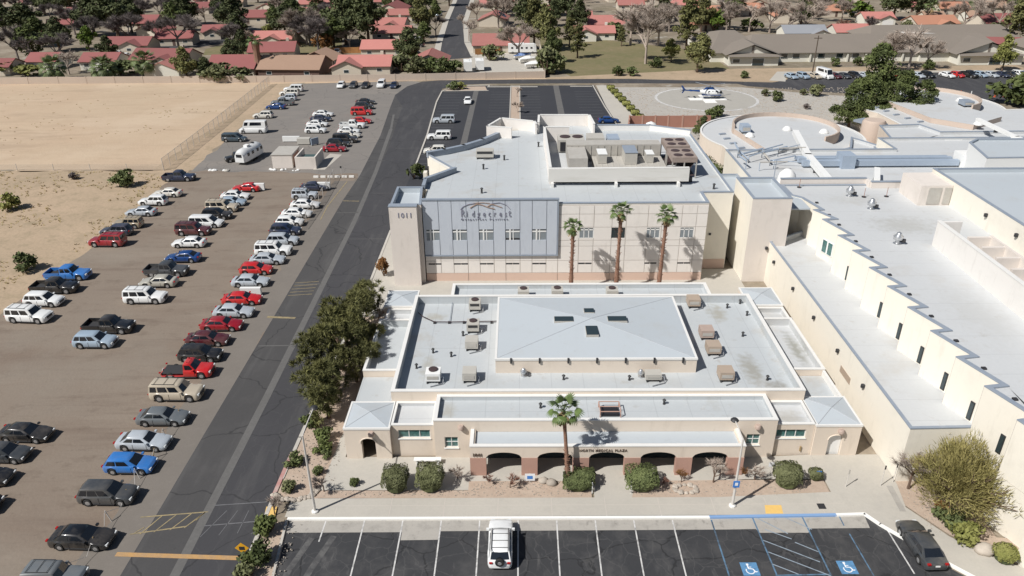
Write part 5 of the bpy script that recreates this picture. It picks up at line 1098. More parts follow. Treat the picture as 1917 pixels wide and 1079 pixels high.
    for sg in (-1, 1):
        y0_, y1_ = sorted((sg * w * .52, sg * w * .86))
        parts.append(('headlight', MB().box(L / 2 - .24, L / 2 - .035, y0_, y1_, zf - .2, zf - .03).mesh('headlight', M['headlamp']), 'headlamp'))
        y0_, y1_ = sorted((sg * w * .58, sg * w * .84)); zt_ = .95 if kind != 'van' else 1.3
        if 'bed' in s: y0_, y1_ = sorted((sg * (w - .16), sg * (w - .0)))
        parts.append(('tail_light', MB().box(-L / 2 - .015, -L / 2 + .14, y0_, y1_, zt_ - .16, zt_ - .04).mesh('tail_light', M['taillamp']), 'taillamp'))
    parts.append(('grille', MB().box(L / 2 - .12, L / 2 + .0, -w * .48, w * .48, .42, zf - .1).mesh('grille', M['dark']), 'dark'))
    parts.append(('number_plate', MB().box(-L / 2 - .02, -L / 2 + .03, -.17, .17, .62, .74).mesh('number_plate', M['plate']), 'plate'))
    sm = MB(); zs = interp(s['prof'], .5)
    for sg in (-1, 1):
        for u in ([s['side'][0][1] + .02, s['side'][-1][1] + .03] + ([s['side'][1][1] + .02] if len(s['side']) > 2 else [])):
            xx = lerp(rb, fb, u)
            if any(abs(xx - a) < r + .1 for a in s['ax']): continue
            y0_, y1_ = sorted((sg * (w - .01), sg * (w + .006))); sm.box(xx - .012, xx + .012, y0_, y1_, .34, zs - .14)
        y0_, y1_ = sorted((sg * (w * .93), sg * (w + .004))); sm.box(s['ax'][0] + r + .12, s['ax'][1] - r - .12, y0_, y1_, .22, .33)
    parts.append(('door_trim', sm.mesh('door_seam', M['dark']), 'dark'))
    if s.get('rack'):
        k = MB()
        for sg in (-1, 1): k.tube((rt + .25, sg * w * tp * .78, H + .06), (ft - .3, sg * w * tp * .78, H + .06), .028, n=5)
        for t in (.15, .5, .85): k.tube((lerp(rt, ft, t), -w * tp * .78, H + .05), (lerp(rt, ft, t), w * tp * .78, H + .05), .022, n=4)
        parts.append(('roof_rack', k.mesh('roof_rack', M['dark']), 'dark'))
    wh = []
    for a in s['ax']:
        for sg in (-1, 1): wh.append((a, sg * (w - .12)))
    ty = MB(); n = 16; P = []; F = []
    for y, rr_ in ((-.11, r * .62), (-.11, r * .94), (-.08, r), (.08, r), (.11, r * .94), (.11, r * .62)):
        for i in range(n): P.append((rr_ * math.cos(2 * math.pi * i / n), y, rr_ * math.sin(2 * math.pi * i / n)))
    for k in range(5):
        for i in range(n): F.append((k * n + i, (k + 1) * n + i, (k + 1) * n + (i + 1) % n, k * n + (i + 1) % n))
    ty.add(P, F); tyre = ty.mesh('tyre', M['tyre'], 40)
    rm = MB(); P = [(0, -.10, 0)]; F = []
    for i in range(n): P.append((r * .63 * math.cos(2 * math.pi * i / n), -.085, r * .63 * math.sin(2 * math.pi * i / n)))
    for i in range(n): F.append((0, 1 + i, 1 + (i + 1) % n))
    P += [(x, -y, z) for x, y, z in P]; F += [tuple(v + n + 1 for v in f[::-1]) for f in F]
    rm.add(P, F); rim = rm.mesh('rim', M['rim'])
    return parts, (tyre, rim, wh, r)
CM = {}
def make_car(kind, colour, x, y, heading, label, cat, group, far=False):
    if kind not in CM: CM[kind] = car_meshes(kind)
    parts, (tyre, rim, wh, r) = CM[kind]
    nm = {'sedan': 'sedan_car', 'hatch': 'hatchback_car', 'crossover': 'crossover_car', 'suv': 'large_suv', 'jeep': 'boxy_suv', 'minivan': 'minivan', 'van': 'tall_van', 'pickup': 'pickup_truck', 'pickup_single': 'pickup_truck'}[kind]
    t = thing(nm, label, cat, (x, y, .022), R(heading), group)
    for name, me, role in parts:
        if far and name in ('number_plate', 'grille', 'roof_rack', 'door_trim'): continue
        o = obj(name, me, t)
        if name == 'body': o.material_slots[0].link = 'OBJECT'; o.material_slots[0].material = M['car_' + colour]
    for (wx, wy) in wh:
        o = obj('wheel', tyre, t, loc=(wx, wy, r))
        obj('rim', rim, o)
    return t
ORD = ['first', 'second', 'third', 'fourth', 'fifth', 'sixth', 'seventh', 'eighth', 'ninth', 'tenth', 'eleventh', 'twelfth', 'thirteenth', 'fourteenth', 'fifteenth', 'sixteenth', 'seventeenth', 'eighteenth', 'nineteenth', 'twentieth', 'twenty-first', 'twenty-second', 'twenty-third', 'twenty-fourth', 'twenty-fifth', 'twenty-sixth']
def ordn(n):
    if n <= 20: return ORD[n - 1]
    te = {2: 'twenty', 3: 'thirty', 4: 'forty', 5: 'fifty', 6: 'sixty'}[n // 10]
    return te + '-' + ORD[n % 10 - 1] if n % 10 else te[:-1] + 'ieth'
KW = dict(sedan='sedan', hatch='hatchback', crossover='crossover', suv='large SUV', jeep='boxy SUV', minivan='minivan', van='tall van', pickup='pickup truck', pickup_single='single-cab pickup')
CAT = dict(pickup='pickup', pickup_single='pickup', van='van', minivan='minivan')
def cname(c): return c.replace('_', ' ')
def row(items, phrase, group, end='north', dy=.92, far=False, vert=False):
    """items: (near-side wheel line point, kind, colour, heading) listed from the named end; neighbours go into the label"""
    for i, (p, kind, colour, hd) in enumerate(items):
        nb = items[i + 1] if i + 1 < len(items) else items[i - 1]
        side = 'behind' if i + 1 < len(items) else 'in front of'
        lab = '%s %s, %s from the %s end of the %s' % (cname(colour), KW[kind], ORD[i], end, phrase)
        x, y = p
        if not vert: y += dy; x += rnd.uniform(-.05, .05)
        else: y += 2.2
        make_car(kind, colour, x, y, hd + rnd.uniform(-1.5, 1.5), lab, CAT.get(kind, 'car'), group, far)
G_ = 'cars parked in the west lots'
row([((-61.54, 129.58), 'pickup', 'navy', 2), ((-60.17, 121.20), 'sedan', 'off_white', 180), ((-60.86, 117.11), 'crossover', 'white', 180), ((-60.66, 112.30), 'sedan', 'silver', 180), ((-60.34, 107.16), 'jeep', 'tan', 180),
     ((-60.83, 104.23), 'crossover', 'navy', 180), ((-60.26, 100.25), 'suv', 'deep_red', 178), ((-60.12, 89.21), 'pickup', 'sky_blue', 2), ((-59.84, 85.35), 'pickup', 'black', 0), ((-59.25, 81.75), 'crossover', 'white', -2), ((-58.76, 77.74), 'suv', 'white', -3)],
    'column by the scrubland', G_)
M['car_navy_b'] = mat('paint_mid_blue', (.012, .05, .18), .28, coat=.8); CARC['mid_blue'] = 1; M['car_mid_blue'] = M['car_navy_b']
row([((-47.43, 123.69), 'sedan', 'red', 180), ((-47.96, 119.71), 'sedan', 'white', 0), ((-47.64, 116.68), 'sedan', 'pale_blue', 0), ((-48.21, 114.01), 'suv', 'beige', 0), ((-48.00, 110.76), 'crossover', 'black', 0), ((-48.38, 107.45), 'minivan', 'white', 0),
     ((-49.15, 104.30), 'suv', 'maroon', 0), ((-48.08, 99.73), 'sedan', 'white', 180), ((-46.89, 94.60), 'sedan', 'mid_blue', 180), ((-47.36, 90.21), 'pickup', 'dark_grey', 0), ((-47.09, 86.90), 'sedan', 'champagne', 180), ((-46.80, 82.49), 'suv', 'white', 0),
     ((-47.84, 75.15), 'pickup', 'black', -2), ((-47.85, 71.85), 'crossover', 'pale_blue', 0)], 'middle dirt-lot column', G_)
row([((-35.63, 124.05), 'sedan', 'navy', 0), ((-36.23, 119.80), 'jeep', 'silver', 0), ((-34.99, 115.28), 'sedan', 'white', 0), ((-35.34, 111.28), 'sedan', 'white', 0), ((-35.56, 107.72), 'hatch', 'white', 0), ((-35.23, 104.13), 'crossover', 'navy', 0), ((-34.57, 100.35), 'crossover', 'silver', 0),
     ((-34.87, 96.79), 'suv', 'white', 0), ((-34.88, 93.78), 'sedan', 'silver', 0), ((-35.43, 90.59), 'hatch', 'red', 0), ((-34.99, 86.95), 'sedan', 'silver', 0), ((-34.54, 81.97), 'sedan', 'red', 0), ((-34.50, 78.73), 'sedan', 'silver', 0), ((-34.79, 75.56), 'sedan', 'deep_red', 0),
     ((-35.19, 72.23), 'sedan', 'maroon', 0), ((-34.77, 68.91), 'crossover', 'black', 0), ((-34.89, 65.81), 'pickup_single', 'red', 0), ((-34.40, 61.72), 'suv', 'beige', 0), ((-34.18, 57.65), 'sedan', 'grey', -1), ((-34.36, 53.97), 'sedan', 'silver', -2), ((-34.16, 50.81), 'hatch', 'sky_blue', -2),
     ((-34.31, 47.02), 'crossover', 'dark_grey', -2), ((-33.91, 42.18), 'sedan', 'black', -2), ((-33.83, 38.26), 'jeep', 'grey', -2)], 'column beside the road', G_)
row([((-46.03, 55.22), 'sedan', 'black', -2), ((-46.13, 52.32), 'hatch', 'dark_grey', -2), ((-46.10, 49.29), 'sedan', 'black', -2), ((-45.01, 45.94), 'crossover', 'black', -2)], 'left edge group', G_)
row([((-60.19, 202.99), 'suv', 'white', 180), ((-59.96, 197.92), 'suv', 'off_white', 180), ((-59.02, 192.46), 'crossover', 'silver', 180), ((-58.80, 187.29), 'pickup', 'grey', 180), ((-59.43, 183.45), 'sedan', 'mid_blue', 180), ((-59.91, 174.67), 'crossover', 'off_white', 180), ((-58.08, 161.67), 'van', 'white', 180), ((-60.06, 155.04), 'minivan', 'teal', 0)],
    'upper-lot fence column', G_, far=True)
row([((-46.02, 175.82), 'sedan', 'white', 0), ((-45.49, 171.40), 'sedan', 'navy', 0), ((-45.24, 166.71), 'sedan', 'white', 0), ((-44.32, 161.36), 'crossover', 'white', 0)], 'short middle upper-lot column', G_, far=True)
row([((-38.13, 187.86), 'sedan', 'black', 0), ((-37.62, 182.89), 'crossover', 'black', 0), ((-37.08, 177.12), 'suv', 'red', 0), ((-35.87, 169.27), 'sedan', 'red', 0), ((-37.01, 165.17), 'pickup', 'white', 0), ((-36.96, 160.77), 'sedan', 'white', 0), ((-36.28, 157.39), 'sedan', 'off_white', 0), ((-36.33, 153.75), 'suv', 'black', 0), ((-37.13, 150.65), 'crossover', 'black', 0), ((-37.16, 147.27), 'sedan', 'deep_red', 0)],
    'upper-lot roadside column', G_, far=True)
row([((-48.49, 206.59), 'hatch', 'white', -92), ((-45.12, 206.49), 'hatch', 'dark_grey', -92), ((-41.76, 206.39), 'sedan', 'black', -92), ((-37.50, 206.94), 'suv', 'white', -92), ((-33.89, 206.16), 'sedan', 'navy', -92)], 'short upper-lot north row', G_, end='west', far=True, vert=True)
G2 = 'cars parked in the north lot'
for p, kind, colour, hd, lab in (((-16.91, 169.30), 'suv', 'silver', 180, 'silver SUV alone in the stalls west of the north lot lane'), ((-16.75, 155.75), 'suv', 'white', 180, 'big white SUV in the north lot beside the road'),
                                 ((-16.64, 145.42), 'crossover', 'off_white', 180, 'pale SUV half hidden by the curved roof edge of the pavilion'), ((20.43, 168.43), 'sedan', 'mid_blue', 0, 'blue car tucked behind the pavilion at the east side of the north lot')):
    make_car(kind, colour, p[0], p[1] + .9, hd, lab, 'car', G2, True)
p = (-12.64, 187.19); make_car('sedan', 'white', p[0], p[1] + 2.2, -88, 'white sedan driving towards the viewer in the north lot lane', 'car', G2, True)
G3 = 'cars in the front lot'
make_car('crossover', 'white', -1.5, 42.55, 90, 'white SUV with roof bars and spare wheel, alone in the front parking stalls', 'car', G3)
t = [o for o in bpy.data.objects if o.get('label', '').startswith('white SUV with roof bars')][0]
k = MB()
for sg in (-1, 1): k.tube((-2.0, sg * .62, 1.72), (.3, sg * .62, 1.72), .03, n=6)
for x in (-1.6, -.9, -.2): k.tube((x, -.62, 1.71), (x, .62, 1.71), .022, n=5)
k.build('roof_rack', M['dark'], t)
sw = MB(); sw.lathe([(.12, -.02), (.2, .0), (.34, .03), (.36, .1), (.33, .19), (.2, .2)], (0, 0, 0), 18); o = sw.build('spare_wheel', M['tyre'], t, smooth=50); o.location = (-2.27, 0, .98); o.rotation_euler = (0, R(-90), 0)
o2 = MB().lathe([(.16, .19), (.15, .21)], (0, 0, 0), 14).build('rim', M['rim'], o)
p = (30.47, 42.55); make_car('sedan', 'dark_grey', 30.45, 42.45, 92, 'dark grey sedan with shiny lamps parked at the right end of the front lot', 'car', G3)
G4 = 'cars along the east drive'
lst = [(1479, 156, 'sedan', 'pale_blue'), (1501, 157, 'crossover', 'pale_blue'), (1523, 158, 'sedan', 'beige'), (1541, 159, 'van', 'white'), (1560, 157, 'sedan', 'maroon'), (1577, 157, 'sedan', 'dark_grey'), (1597, 158, 'crossover', 'black'), (1617, 158, 'sedan', 'silver'), (1636, 157, 'sedan', 'grey'), (1656, 157, 'crossover', 'dark_grey'),
       (1676, 157, 'sedan', 'red'), (1695, 158, 'sedan', 'black'), (1714, 158, 'sedan', 'silver'), (1733, 159, 'crossover', 'black'), (1769, 160, 'sedan', 'white'), (1788, 158, 'hatch', 'red'), (1809, 161, 'pickup', 'black'), (1831, 158, 'hatch', 'pale_blue'), (1850, 158, 'sedan', 'silver'), (1870, 158, 'sedan', 'navy'), (1887, 159, 'sedan', 'black'), (1903, 157, 'crossover', 'white'), (1917, 158, 'sedan', 'mid_blue')]
EP = [(74.41, 209.68), (77.58, 209.58), (80.75, 209.48), (83.34, 209.40), (86.07, 209.32), (88.52, 209.24), (91.39, 209.15), (94.25, 209.06), (96.97, 208.98), (99.83, 208.89), (102.69, 208.80), (105.41, 208.72), (108.12, 208.63), (110.82, 208.55), (115.95, 208.39), (118.65, 208.31), (121.63, 208.22), (124.75, 208.12), (127.44, 208.04), (130.27, 207.95), (132.67, 207.87), (134.93, 207.80), (136.91, 207.74)]
for i, ((a, b_, kind, colour), p) in enumerate(zip(lst, EP)):
    y = 216.8 + .02 * i
    make_car(kind, colour, p[0] * y / p[1], y, -72, '%s %s, %s from the left in the row along the east drive' % (cname(colour), KW[kind], ORD[i]), CAT.get(kind, 'car'), G4, True)
# travel trailer
def rounded(L, Wd, H, z0, m, n=9):
    secs = []
    for k in range(n + 1):
        t = k / n; e = min(t, 1 - t); f = 1 - .25 * max(0, 1 - e / .16) ** 2; x = -L / 2 + L * t; w = Wd / 2 * f; h = H - (1 - f) * 1.6
        q = []
        for j in range(13):
            a = R(-10 + j * 200 / 12); q.append((x, w * math.cos(a) * (1 if abs(math.cos(a)) < .95 else 1), z0 + (h - z0) * (.45 + .55 * max(-.1, math.sin(a))) ))
        q = [(x, w * .98, z0)] + q + [(x, -w * .98, z0)]
        secs.append(q)
    return MB().loft(secs)
p = (-52.60, 142.56)
tr = thing('travel_trailer', 'rounded silver white travel trailer parked in the upper lot beside a black car', 'trailer', (p[0], p[1] + .2, .02), R(78))
rounded(7.4, 2.5, 2.9, .55, 'x').build('shell', M['car_white'], tr, smooth=50)
for sx in (-2.2, -.6, 1.2, 2.6): MB().box(sx - .35, sx + .35, -1.27, -1.2, 1.5, 2.1).build('window', M['carglass'], tr)
MB().box(-3.72, -3.6, -.6, .6, 1.5, 2.1).build('end_window', M['carglass'], tr); MB().box(-1.0, .0, -.4, .4, 2.85, 3.15).build('roof_unit', M['duct_w'], tr); MB().box(1.4, 1.9, -.25, .25, 2.85, 3.05).build('roof_vent', M['dark'], tr)
for sx in (-.4, .5):
    for sy in (-1.1, 1.1): obj('wheel', CM['sedan'][1][0], tr, loc=(sx, sy, .33))
MB().tube((3.6, 0, .5), (4.8, 0, .45), .07).build('drawbar', M['dark'], tr)
p = (-55.07, 140.54); make_car('jeep', 'black', p[0], p[1] + 1.6, -150, 'black SUV parked nose-out beside the silver travel trailer', 'car', G_, True)
# motorhomes and boats in the storage yard
def motorhome(p, hd, L, lab, awn=False):
    t = thing('motorhome', lab, 'motorhome', (p[0], p[1], .02), R(hd), 'motorhomes in the storage yard')
    MB().box(-L / 2, L / 2 - .9, -1.2, 1.2, .5, 3.1).build('body', M['frame_w'], t); MB().loft([[(L / 2 - .9, -1.2, .5), (L / 2 - .9, 1.2, .5), (L / 2 - .9, 1.2, 3.1), (L / 2 - .9, -1.2, 3.1)], [(L / 2, -1.1, .5), (L / 2, 1.1, .5), (L / 2 - .25, 1.1, 2.8), (L / 2 - .25, -1.1, 2.8)]]).build('cab', M['frame_w'], t)
    for sx in [-L / 2 + 1 + 1.6 * k for k in range(int(L / 1.8))]: MB().box(sx, sx + .7, -1.22, -1.2, 1.6, 2.2).build('window', M['carglass'], t)
    MB().box(L / 2 - .12, L / 2 + .02, -.9, .9, 1.5, 2.4).build('windscreen', M['carglass'], t); MB().box(-.5, .5, -.4, .4, 3.1, 3.4).build('roof_unit', M['duct_w'], t)
    for sx in (-L / 2 + 1.5, L / 2 - 1.3):
        for sy in (-1.1, 1.1): obj('wheel', CM['suv'][1][0], t, loc=(sx, sy, .38))
motorhome((-15.06, 230.70), 95, 6.5, 'white box motorhome backed up to the perimeter wall, left one of the pair'); motorhome((-11.60, 232.23), 95, 6.0, 'white box motorhome backed up to the perimeter wall, right one of the pair')
motorhome((1.45, 260.32), 0, 9.5, 'long white motorhome parked broadside at the back of the storage yard')
def boat(p, hd, lab, m):
    t = thing('covered_boat', lab, 'boat', (p[0], p[1], .02), R(hd), 'boats in the storage yard')
    secs = []
    for k in range(8):
        u = k / 7; w = 1.15 * (1 - u ** 3 * .85); x = -2.8 + 5.6 * u; secs.append([(x, -w * .3, .55 + .3 * u * u), (x, -w, 1.35 + .25 * u * u), (x, w, 1.35 + .25 * u * u), (x, w * .3, .55 + .3 * u * u)])
    MB().loft(secs).build('hull', M['frame_w'], t)
    secs = [[(x, -w, 1.42 + .2 * max(0, x) / 2), (x, 0, 1.42 + h), (x, w, 1.42 + .2 * max(0, x) / 2)] for x, w, h in ((-2.8, 1.1, .1), (-1.0, 1.1, .7), (.6, 1.05, .8), (2.0, .8, .3), (2.8, .25, .1))]
    MB().loft(secs, caps=False).build('cover', M[m], t)
    for sy in (-1.0, 1.0): obj('wheel', CM['sedan'][1][0], t, loc=(-.4, sy, .33))
boat((1.38, 248.55), 15, 'boat under a blue cover in the storage yard behind the wall', 'lav'); boat((3.02, 242.96), 20, 'boat under a white cover in the storage yard, nearest the wall', 'frame_w'); boat((4.86, 234.17), 10, 'white covered boat in the corner of the storage yard by the tall hedge', 'frame_w')
# cars in the residential streets
G5 = 'cars in the residential streets'
for p, kind, colour, hd, lab in (((-35.59, 358.48), 'sedan', 'pale_blue', 75, 'pale blue car on a driveway left of the far end of the side street'), ((-36.82, 288.94), 'sedan', 'black', 170, 'dark car under the trees left of the side street'), ((-35.33, 274.71), 'sedan', 'black', 170, 'dark car parked just behind the small gabled pink house'),
        ((-135.08, 262.61), 'hatch', 'white', 100, 'white car between the houses behind the dry field, left one'), ((-130.57, 258.39), 'hatch', 'white', 100, 'white car between the houses behind the dry field, right one'), ((-21.11, 240.26), 'sedan', 'dark_grey', 10, 'dark car in the shade left of the white motorhomes'),
        ((-60.62, 260.72), 'pickup', 'white', 90, 'white truck behind the orange wooden fence'), ((-191.02, 329.47), 'van', 'pale_blue', 60, 'pale blue van in the shade at the far left houses'), ((-169.01, 356.77), 'sedan', 'silver', 15, 'silver car at the far left street under dark trees')):
    make_car(kind, colour, p[0], p[1], hd, lab, CAT.get(kind, 'car'), G5, True)
# helicopter
p = (48.48, 192.46)
hc = thing('helicopter', 'small blue and white helicopter standing on the helipad cross', 'helicopter', (p[0] + .3, p[1] + .5, .04), R(-3))
secs = []
for x, w, z0, z1 in ((3.3, .12, 1.0, 1.15), (3.0, .45, .75, 1.45), (2.4, .7, .6, 1.95), (1.4, .85, .55, 2.25), (0, .88, .55, 2.3), (-1.0, .8, .65, 2.3), (-2.0, .5, 1.0, 2.2), (-2.8, .28, 1.4, 2.05)):
    secs.append([(x, w * math.cos(R(a)), (z0 + z1) / 2 + (z1 - z0) / 2 * math.sin(R(a))) for a in range(0, 360, 30)])
MB().loft(secs).build('fuselage', M['car_white'], hc, smooth=50)
MB().path([(-2.6, 0, 1.75), (-4.5, 0, 1.85), (-7.2, 0, 1.95)], [.3, .2, .12], 8).build('tail_boom', M['car_mid_blue'], hc)
MB().loft([[(-6.9, -.04, 1.9), (-6.9, .04, 1.9), (-6.2, .04, 1.9), (-6.2, -.04, 1.9)], [(-7.6, -.03, 3.1), (-7.6, .03, 3.1), (-7.15, .03, 3.1), (-7.15, -.03, 3.1)]]).build('tail_fin', M['car_mid_blue'], hc)
MB().loft([[(-7.0, -.04, 1.9), (-7.0, .04, 1.9), (-6.5, .04, 1.9), (-6.5, -.04, 1.9)], [(-7.3, -.03, 1.2), (-7.3, .03, 1.2), (-7.0, .03, 1.2), (-7.0, -.03, 1.2)]]).build('lower_fin', M['car_mid_blue'], hc)
MB().box(-5.3, -4.8, -1.0, 1.0, 1.85, 1.92).build('stabiliser', M['car_mid_blue'], hc); MB().tube((-7.0, -.1, 2.0), (-7.0, -.25, 2.0), .06).build('tail_rotor_hub', M['dark'], hc)
for a in (20, 200): 
    c, s_ = math.cos(R(a)), math.sin(R(a)); MB().quad((-7.0, -.22, 2.0), (-7.0 + .1 * s_, -.22, 2.0 + .1 * c), (-7.0 + .85 * c + .1 * s_, -.22, 2.0 + .85 * s_ + .1 * c), (-7.0 + .85 * c, -.22, 2.0 + .85 * s_)).build('tail_rotor_blade', M['dark'], hc)
MB().loft([[(1.0, -.35, 2.2), (1.0, .35, 2.2), (-2.0, .3, 2.1), (-2.0, -.3, 2.1)], [(.5, -.25, 2.75), (.5, .25, 2.75), (-1.2, .2, 2.7), (-1.2, -.2, 2.7)]]).build('engine_cowling', M['car_mid_blue'], hc)
MB().tube((-.3, 0, 2.7), (-.3, 0, 3.15), .08).build('rotor_mast', M['dark'], hc)
for k in range(4):
    b = MB().box(.15, 5.2, -.13, .13, 3.08, 3.11).build('rotor_blade', M['coping'], hc); b.location = (-.3, 0, 0); b.rotation_euler = (0, 0, R(35 + 90 * k))
for sg in (-1, 1):
    for x0, x1 in ((2.0, 2.75), (1.0, 1.8), (.1, .85), (-.8, -.1)): MB().loft([[(x0, sg * .84, 1.35), (x1, sg * (.84 if x1 < 2.5 else .62), 1.35)], [(x0 + .05, sg * .76, 1.95), (x1 - .1, sg * (.74 if x1 < 2.5 else .5), 1.9)]], closed=False, caps=False).build('window', M['carglass'], hc)
    MB().path([(-1.6, sg * 1.05, .1), (2.2, sg * 1.05, .1), (2.6, sg * 1.05, .25)], .05, 6).build('skid', M['dark'], hc)
    for x in (-.9, 1.3): MB().tube((x, sg * .6, .75), (x, sg * 1.05, .1), .04).build('skid_strut', M['dark'], hc)
MB().box(-2.2, 2.6, -.9, .9, .78, .9).build('blue_stripe', M['car_mid_blue'], hc)

# ================================================================ HOUSES BEYOND THE WALL
HOUSES = []
def house(p, L, Wd, yaw, roofm, label, wall='house_w', h=2.6, pitch=.42, hipped=False, wing=None, chimney=False, solar=False, garage=False):
    """gable house, ridge along local x; wing=(x offset, width, projection): cross gable towards the viewer (-y)"""
    t = thing('house', label, 'house', (p[0], p[1], 0), R(yaw), 'houses beyond the perimeter wall')
    rz = h + Wd / 2 * pitch; ov = .5
    w = MB(); w.prism([(-L / 2, -Wd / 2), (L / 2, -Wd / 2), (L / 2, Wd / 2), (-L / 2, Wd / 2)], 0, h, top=False, bot=False)
    if not hipped:
        for sx in (-L / 2, L / 2):
            w.quad((sx, -Wd / 2, h), (sx, Wd / 2, h), (sx, 0, rz))
    if wing:
        wx, ww, wp = wing; y0 = -Wd / 2 - wp
        w.prism([(wx - ww / 2, y0), (wx + ww / 2, y0), (wx + ww / 2, -Wd / 2 + .01), (wx - ww / 2, -Wd / 2 + .01)], 0, h, top=False, bot=False)
        w.quad((wx - ww / 2, y0, h), (wx + ww / 2, y0, h), (wx, y0, h + ww / 2 * pitch))
    w.build('wall', M[wall], t)
    r = MB(); e = h - ov * pitch; th = .16
    def slab(a, b, c, d):
        n = (Vector(b) - Vector(a)).cross(Vector(d) - Vector(a)).normalized() * th
        if n.z < 0: n = -n
        P = [Vector(q) for q in (a, b, c, d)]; r.add(P + [q + n for q in P], [(3, 2, 1, 0), (4, 5, 6, 7), (0, 1, 5, 4), (1, 2, 6, 5), (2, 3, 7, 6), (3, 0, 4, 7)])
    hx = L / 2 + .4; ri = (hx - Wd / 2) if hipped else hx
    ri = max(ri, .5)
    slab((-hx, -Wd / 2 - ov, e), (hx, -Wd / 2 - ov, e), (ri, 0, rz), (-ri, 0, rz)); slab((hx, Wd / 2 + ov, e), (-hx, Wd / 2 + ov, e), (-ri, 0, rz), (ri, 0, rz))
    if hipped:
        r.quad((hx, -Wd / 2 - ov, e), (hx, Wd / 2 + ov, e), (ri, 0, rz + th), (ri, 0, rz + th - .01)); r.quad((-hx, Wd / 2 + ov, e), (-hx, -Wd / 2 - ov, e), (-ri, 0, rz + th), (-ri, 0, rz + th - .01))
    r.build('roof', M[roofm], t)
    if wing:
        r = MB(); wr = h + ww / 2 * pitch; yb = -Wd / 2 * (1 - (wr - h) / (rz - h)) + .3 if rz > h else 0
        slab((wx - ww / 2 - ov, -Wd / 2 + .3, e + .02), (wx - ww / 2 - ov, y0 - .4, e + .02), (wx, y0 - .4, wr + .02), (wx, yb, wr + .02)); slab((wx + ww / 2 + ov, y0 - .4, e + .02), (wx + ww / 2 + ov, -Wd / 2 + .3, e + .02), (wx, yb, wr + .02), (wx, y0 - .4, wr + .02))
        r.build('wing_roof', M[roofm], t)
        b = MB(); b.tube((wx - ww / 2 - ov, y0 - .42, e), (wx, y0 - .42, wr), .1, n=4); b.tube((wx + ww / 2 + ov, y0 - .42, e), (wx, y0 - .42, wr), .1, n=4); b.build('fascia', M['fascia'], t)
        if garage: MB().box(wx - ww * .36, wx + ww * .36, y0 - .05, y0 - .01, .05, 2.1).build('garage_door', M['frame_w'], t)
        else:
            f = MB().box(wx - .8, wx + .8, y0 - .04, y0 - .01, 1.0, 2.0).build('window', M['frame_w'], t); MB().box(wx - .7, wx + .7, y0 - .06, y0 - .045, 1.1, 1.9).build('pane', M['glass'], f)
    for i, sx in enumerate((-L * .32, L * .3)):
        if wing and abs(sx - wing[0]) < wing[1] / 2 + .8: continue
        f = MB().box(sx - .8, sx + .8, -Wd / 2 - .04, -Wd / 2 - .01, 1.0, 2.0).build('window', M['frame_w'], t); MB().box(sx - .7, sx + .7, -Wd / 2 - .06, -Wd / 2 - .045, 1.1, 1.9).build('pane', M['glass'], f)
    f = MB().box(-.5, .5, -Wd / 2 - .04, -Wd / 2 - .01, 0, 2.1).build('door', M['fascia'], t) if not (wing and abs(wing[0]) < wing[1] / 2 + .6) else None
    if chimney: MB().box(L * .28, L * .28 + .9, .6, 1.4, h, rz + 1.0).build('chimney', M[wall], t)
    if solar:
        for k in range(2):
            a = -L * .1 + k * 2.6; y0s, y1s = -Wd / 2 + .6 + k * .9, -Wd / 2 + 3.0 + k * .9; z = lambda y: h + (Wd / 2 + y) * pitch + .22
            MB().quad((a, y0s, z(y0s)), (a + 4.2, y0s, z(y0s)), (a + 4.2, y1s, z(y1s)), (a, y1s, z(y1s))).build('solar_panel', M['solar'], t)
    HOUSES.append(t); return t
H_ = house
H_((-65.80, 227.86), 18.0, 13, -4, 'tile_b', 'wide tan tiled house with a dark valley just behind the field wall', wall='fascia')
H_((-61.14, 240.31), 8, 11, 80, 'tile_b', 'tan tiled side wing at the right of the wide tan house', wall='fascia')
H_((-45.31, 230.57), 15.5, 10.5, 0, 'tile_r', 'big pink tiled house with cream front gable behind the wall', wing=(-4.6,8.5,2.2), chimney=True)
H_((-26.63, 236.15), 11, 10.5, 90, 'tile_r', 'small pink gabled house at the corner of the side street')
H_((-44.02, 259.99), 15, 10, 0, 'tile_r', 'pink tiled house with a tan chimney behind the orange fence', chimney=True)
H_((-46.84, 294.63), 14, 9, 0, 'tile_r', 'second pink tiled house back from the orange fence')
H_((-51.01, 346.40), 10.5, 9, 0, 'tile_r', 'pink tiled house at the top left of the side street')
H_((-5.79, 267.32), 18.5, 13, 0, 'tile_r', 'large pink tiled house right of the side street beside the motorhomes', chimney=True)
H_((-9.88, 329.64), 14, 11, 85, 'tile_r', 'pink tiled house with solar panels farther up the side street', solar=True)
H_((-10.03, 380.81), 16, 10, 0, 'tile_r', 'pink tiled house at the top edge right of the side street')
H_((-83.53, 229.39), 13.5, 13, 0, 'tile_d', 'mauve red tiled house behind the grey green bushes')
H_((-102.91, 225.83), 9.5, 10, 90, 'tile_r', 'red tiled house with white front gable beside the round bushy palm', wall='house_white')
H_((-128.67, 240.13), 11, 9, 0, 'tile_d', 'dull red tiled house with a white front wall behind the bushy palms', wall='house_white', wing=(1.5,6,1.5))
H_((-146.55, 240.83), 9, 9, 0, 'tile_d', 'dull red tiled house left of the pinkish leafless tree', wall='house_white')
H_((-155.88, 232.08), 9, 8, 0, 'tile_d', 'dull red tiled house cut by the left edge')
H_((-134.10, 270.76), 15, 10, 0, 'tile_d', 'pink tiled house behind the dull red one at left', wing=(2,7,2))
H_((-140.53, 305.05), 11, 9, 70, 'tile_d', 'pink tiled house left of the olive leafless trees')
H_((-175.35, 290.10), 12, 9, -15, 'tile_d', 'maroon shaded roof at far left beyond the bare trees')
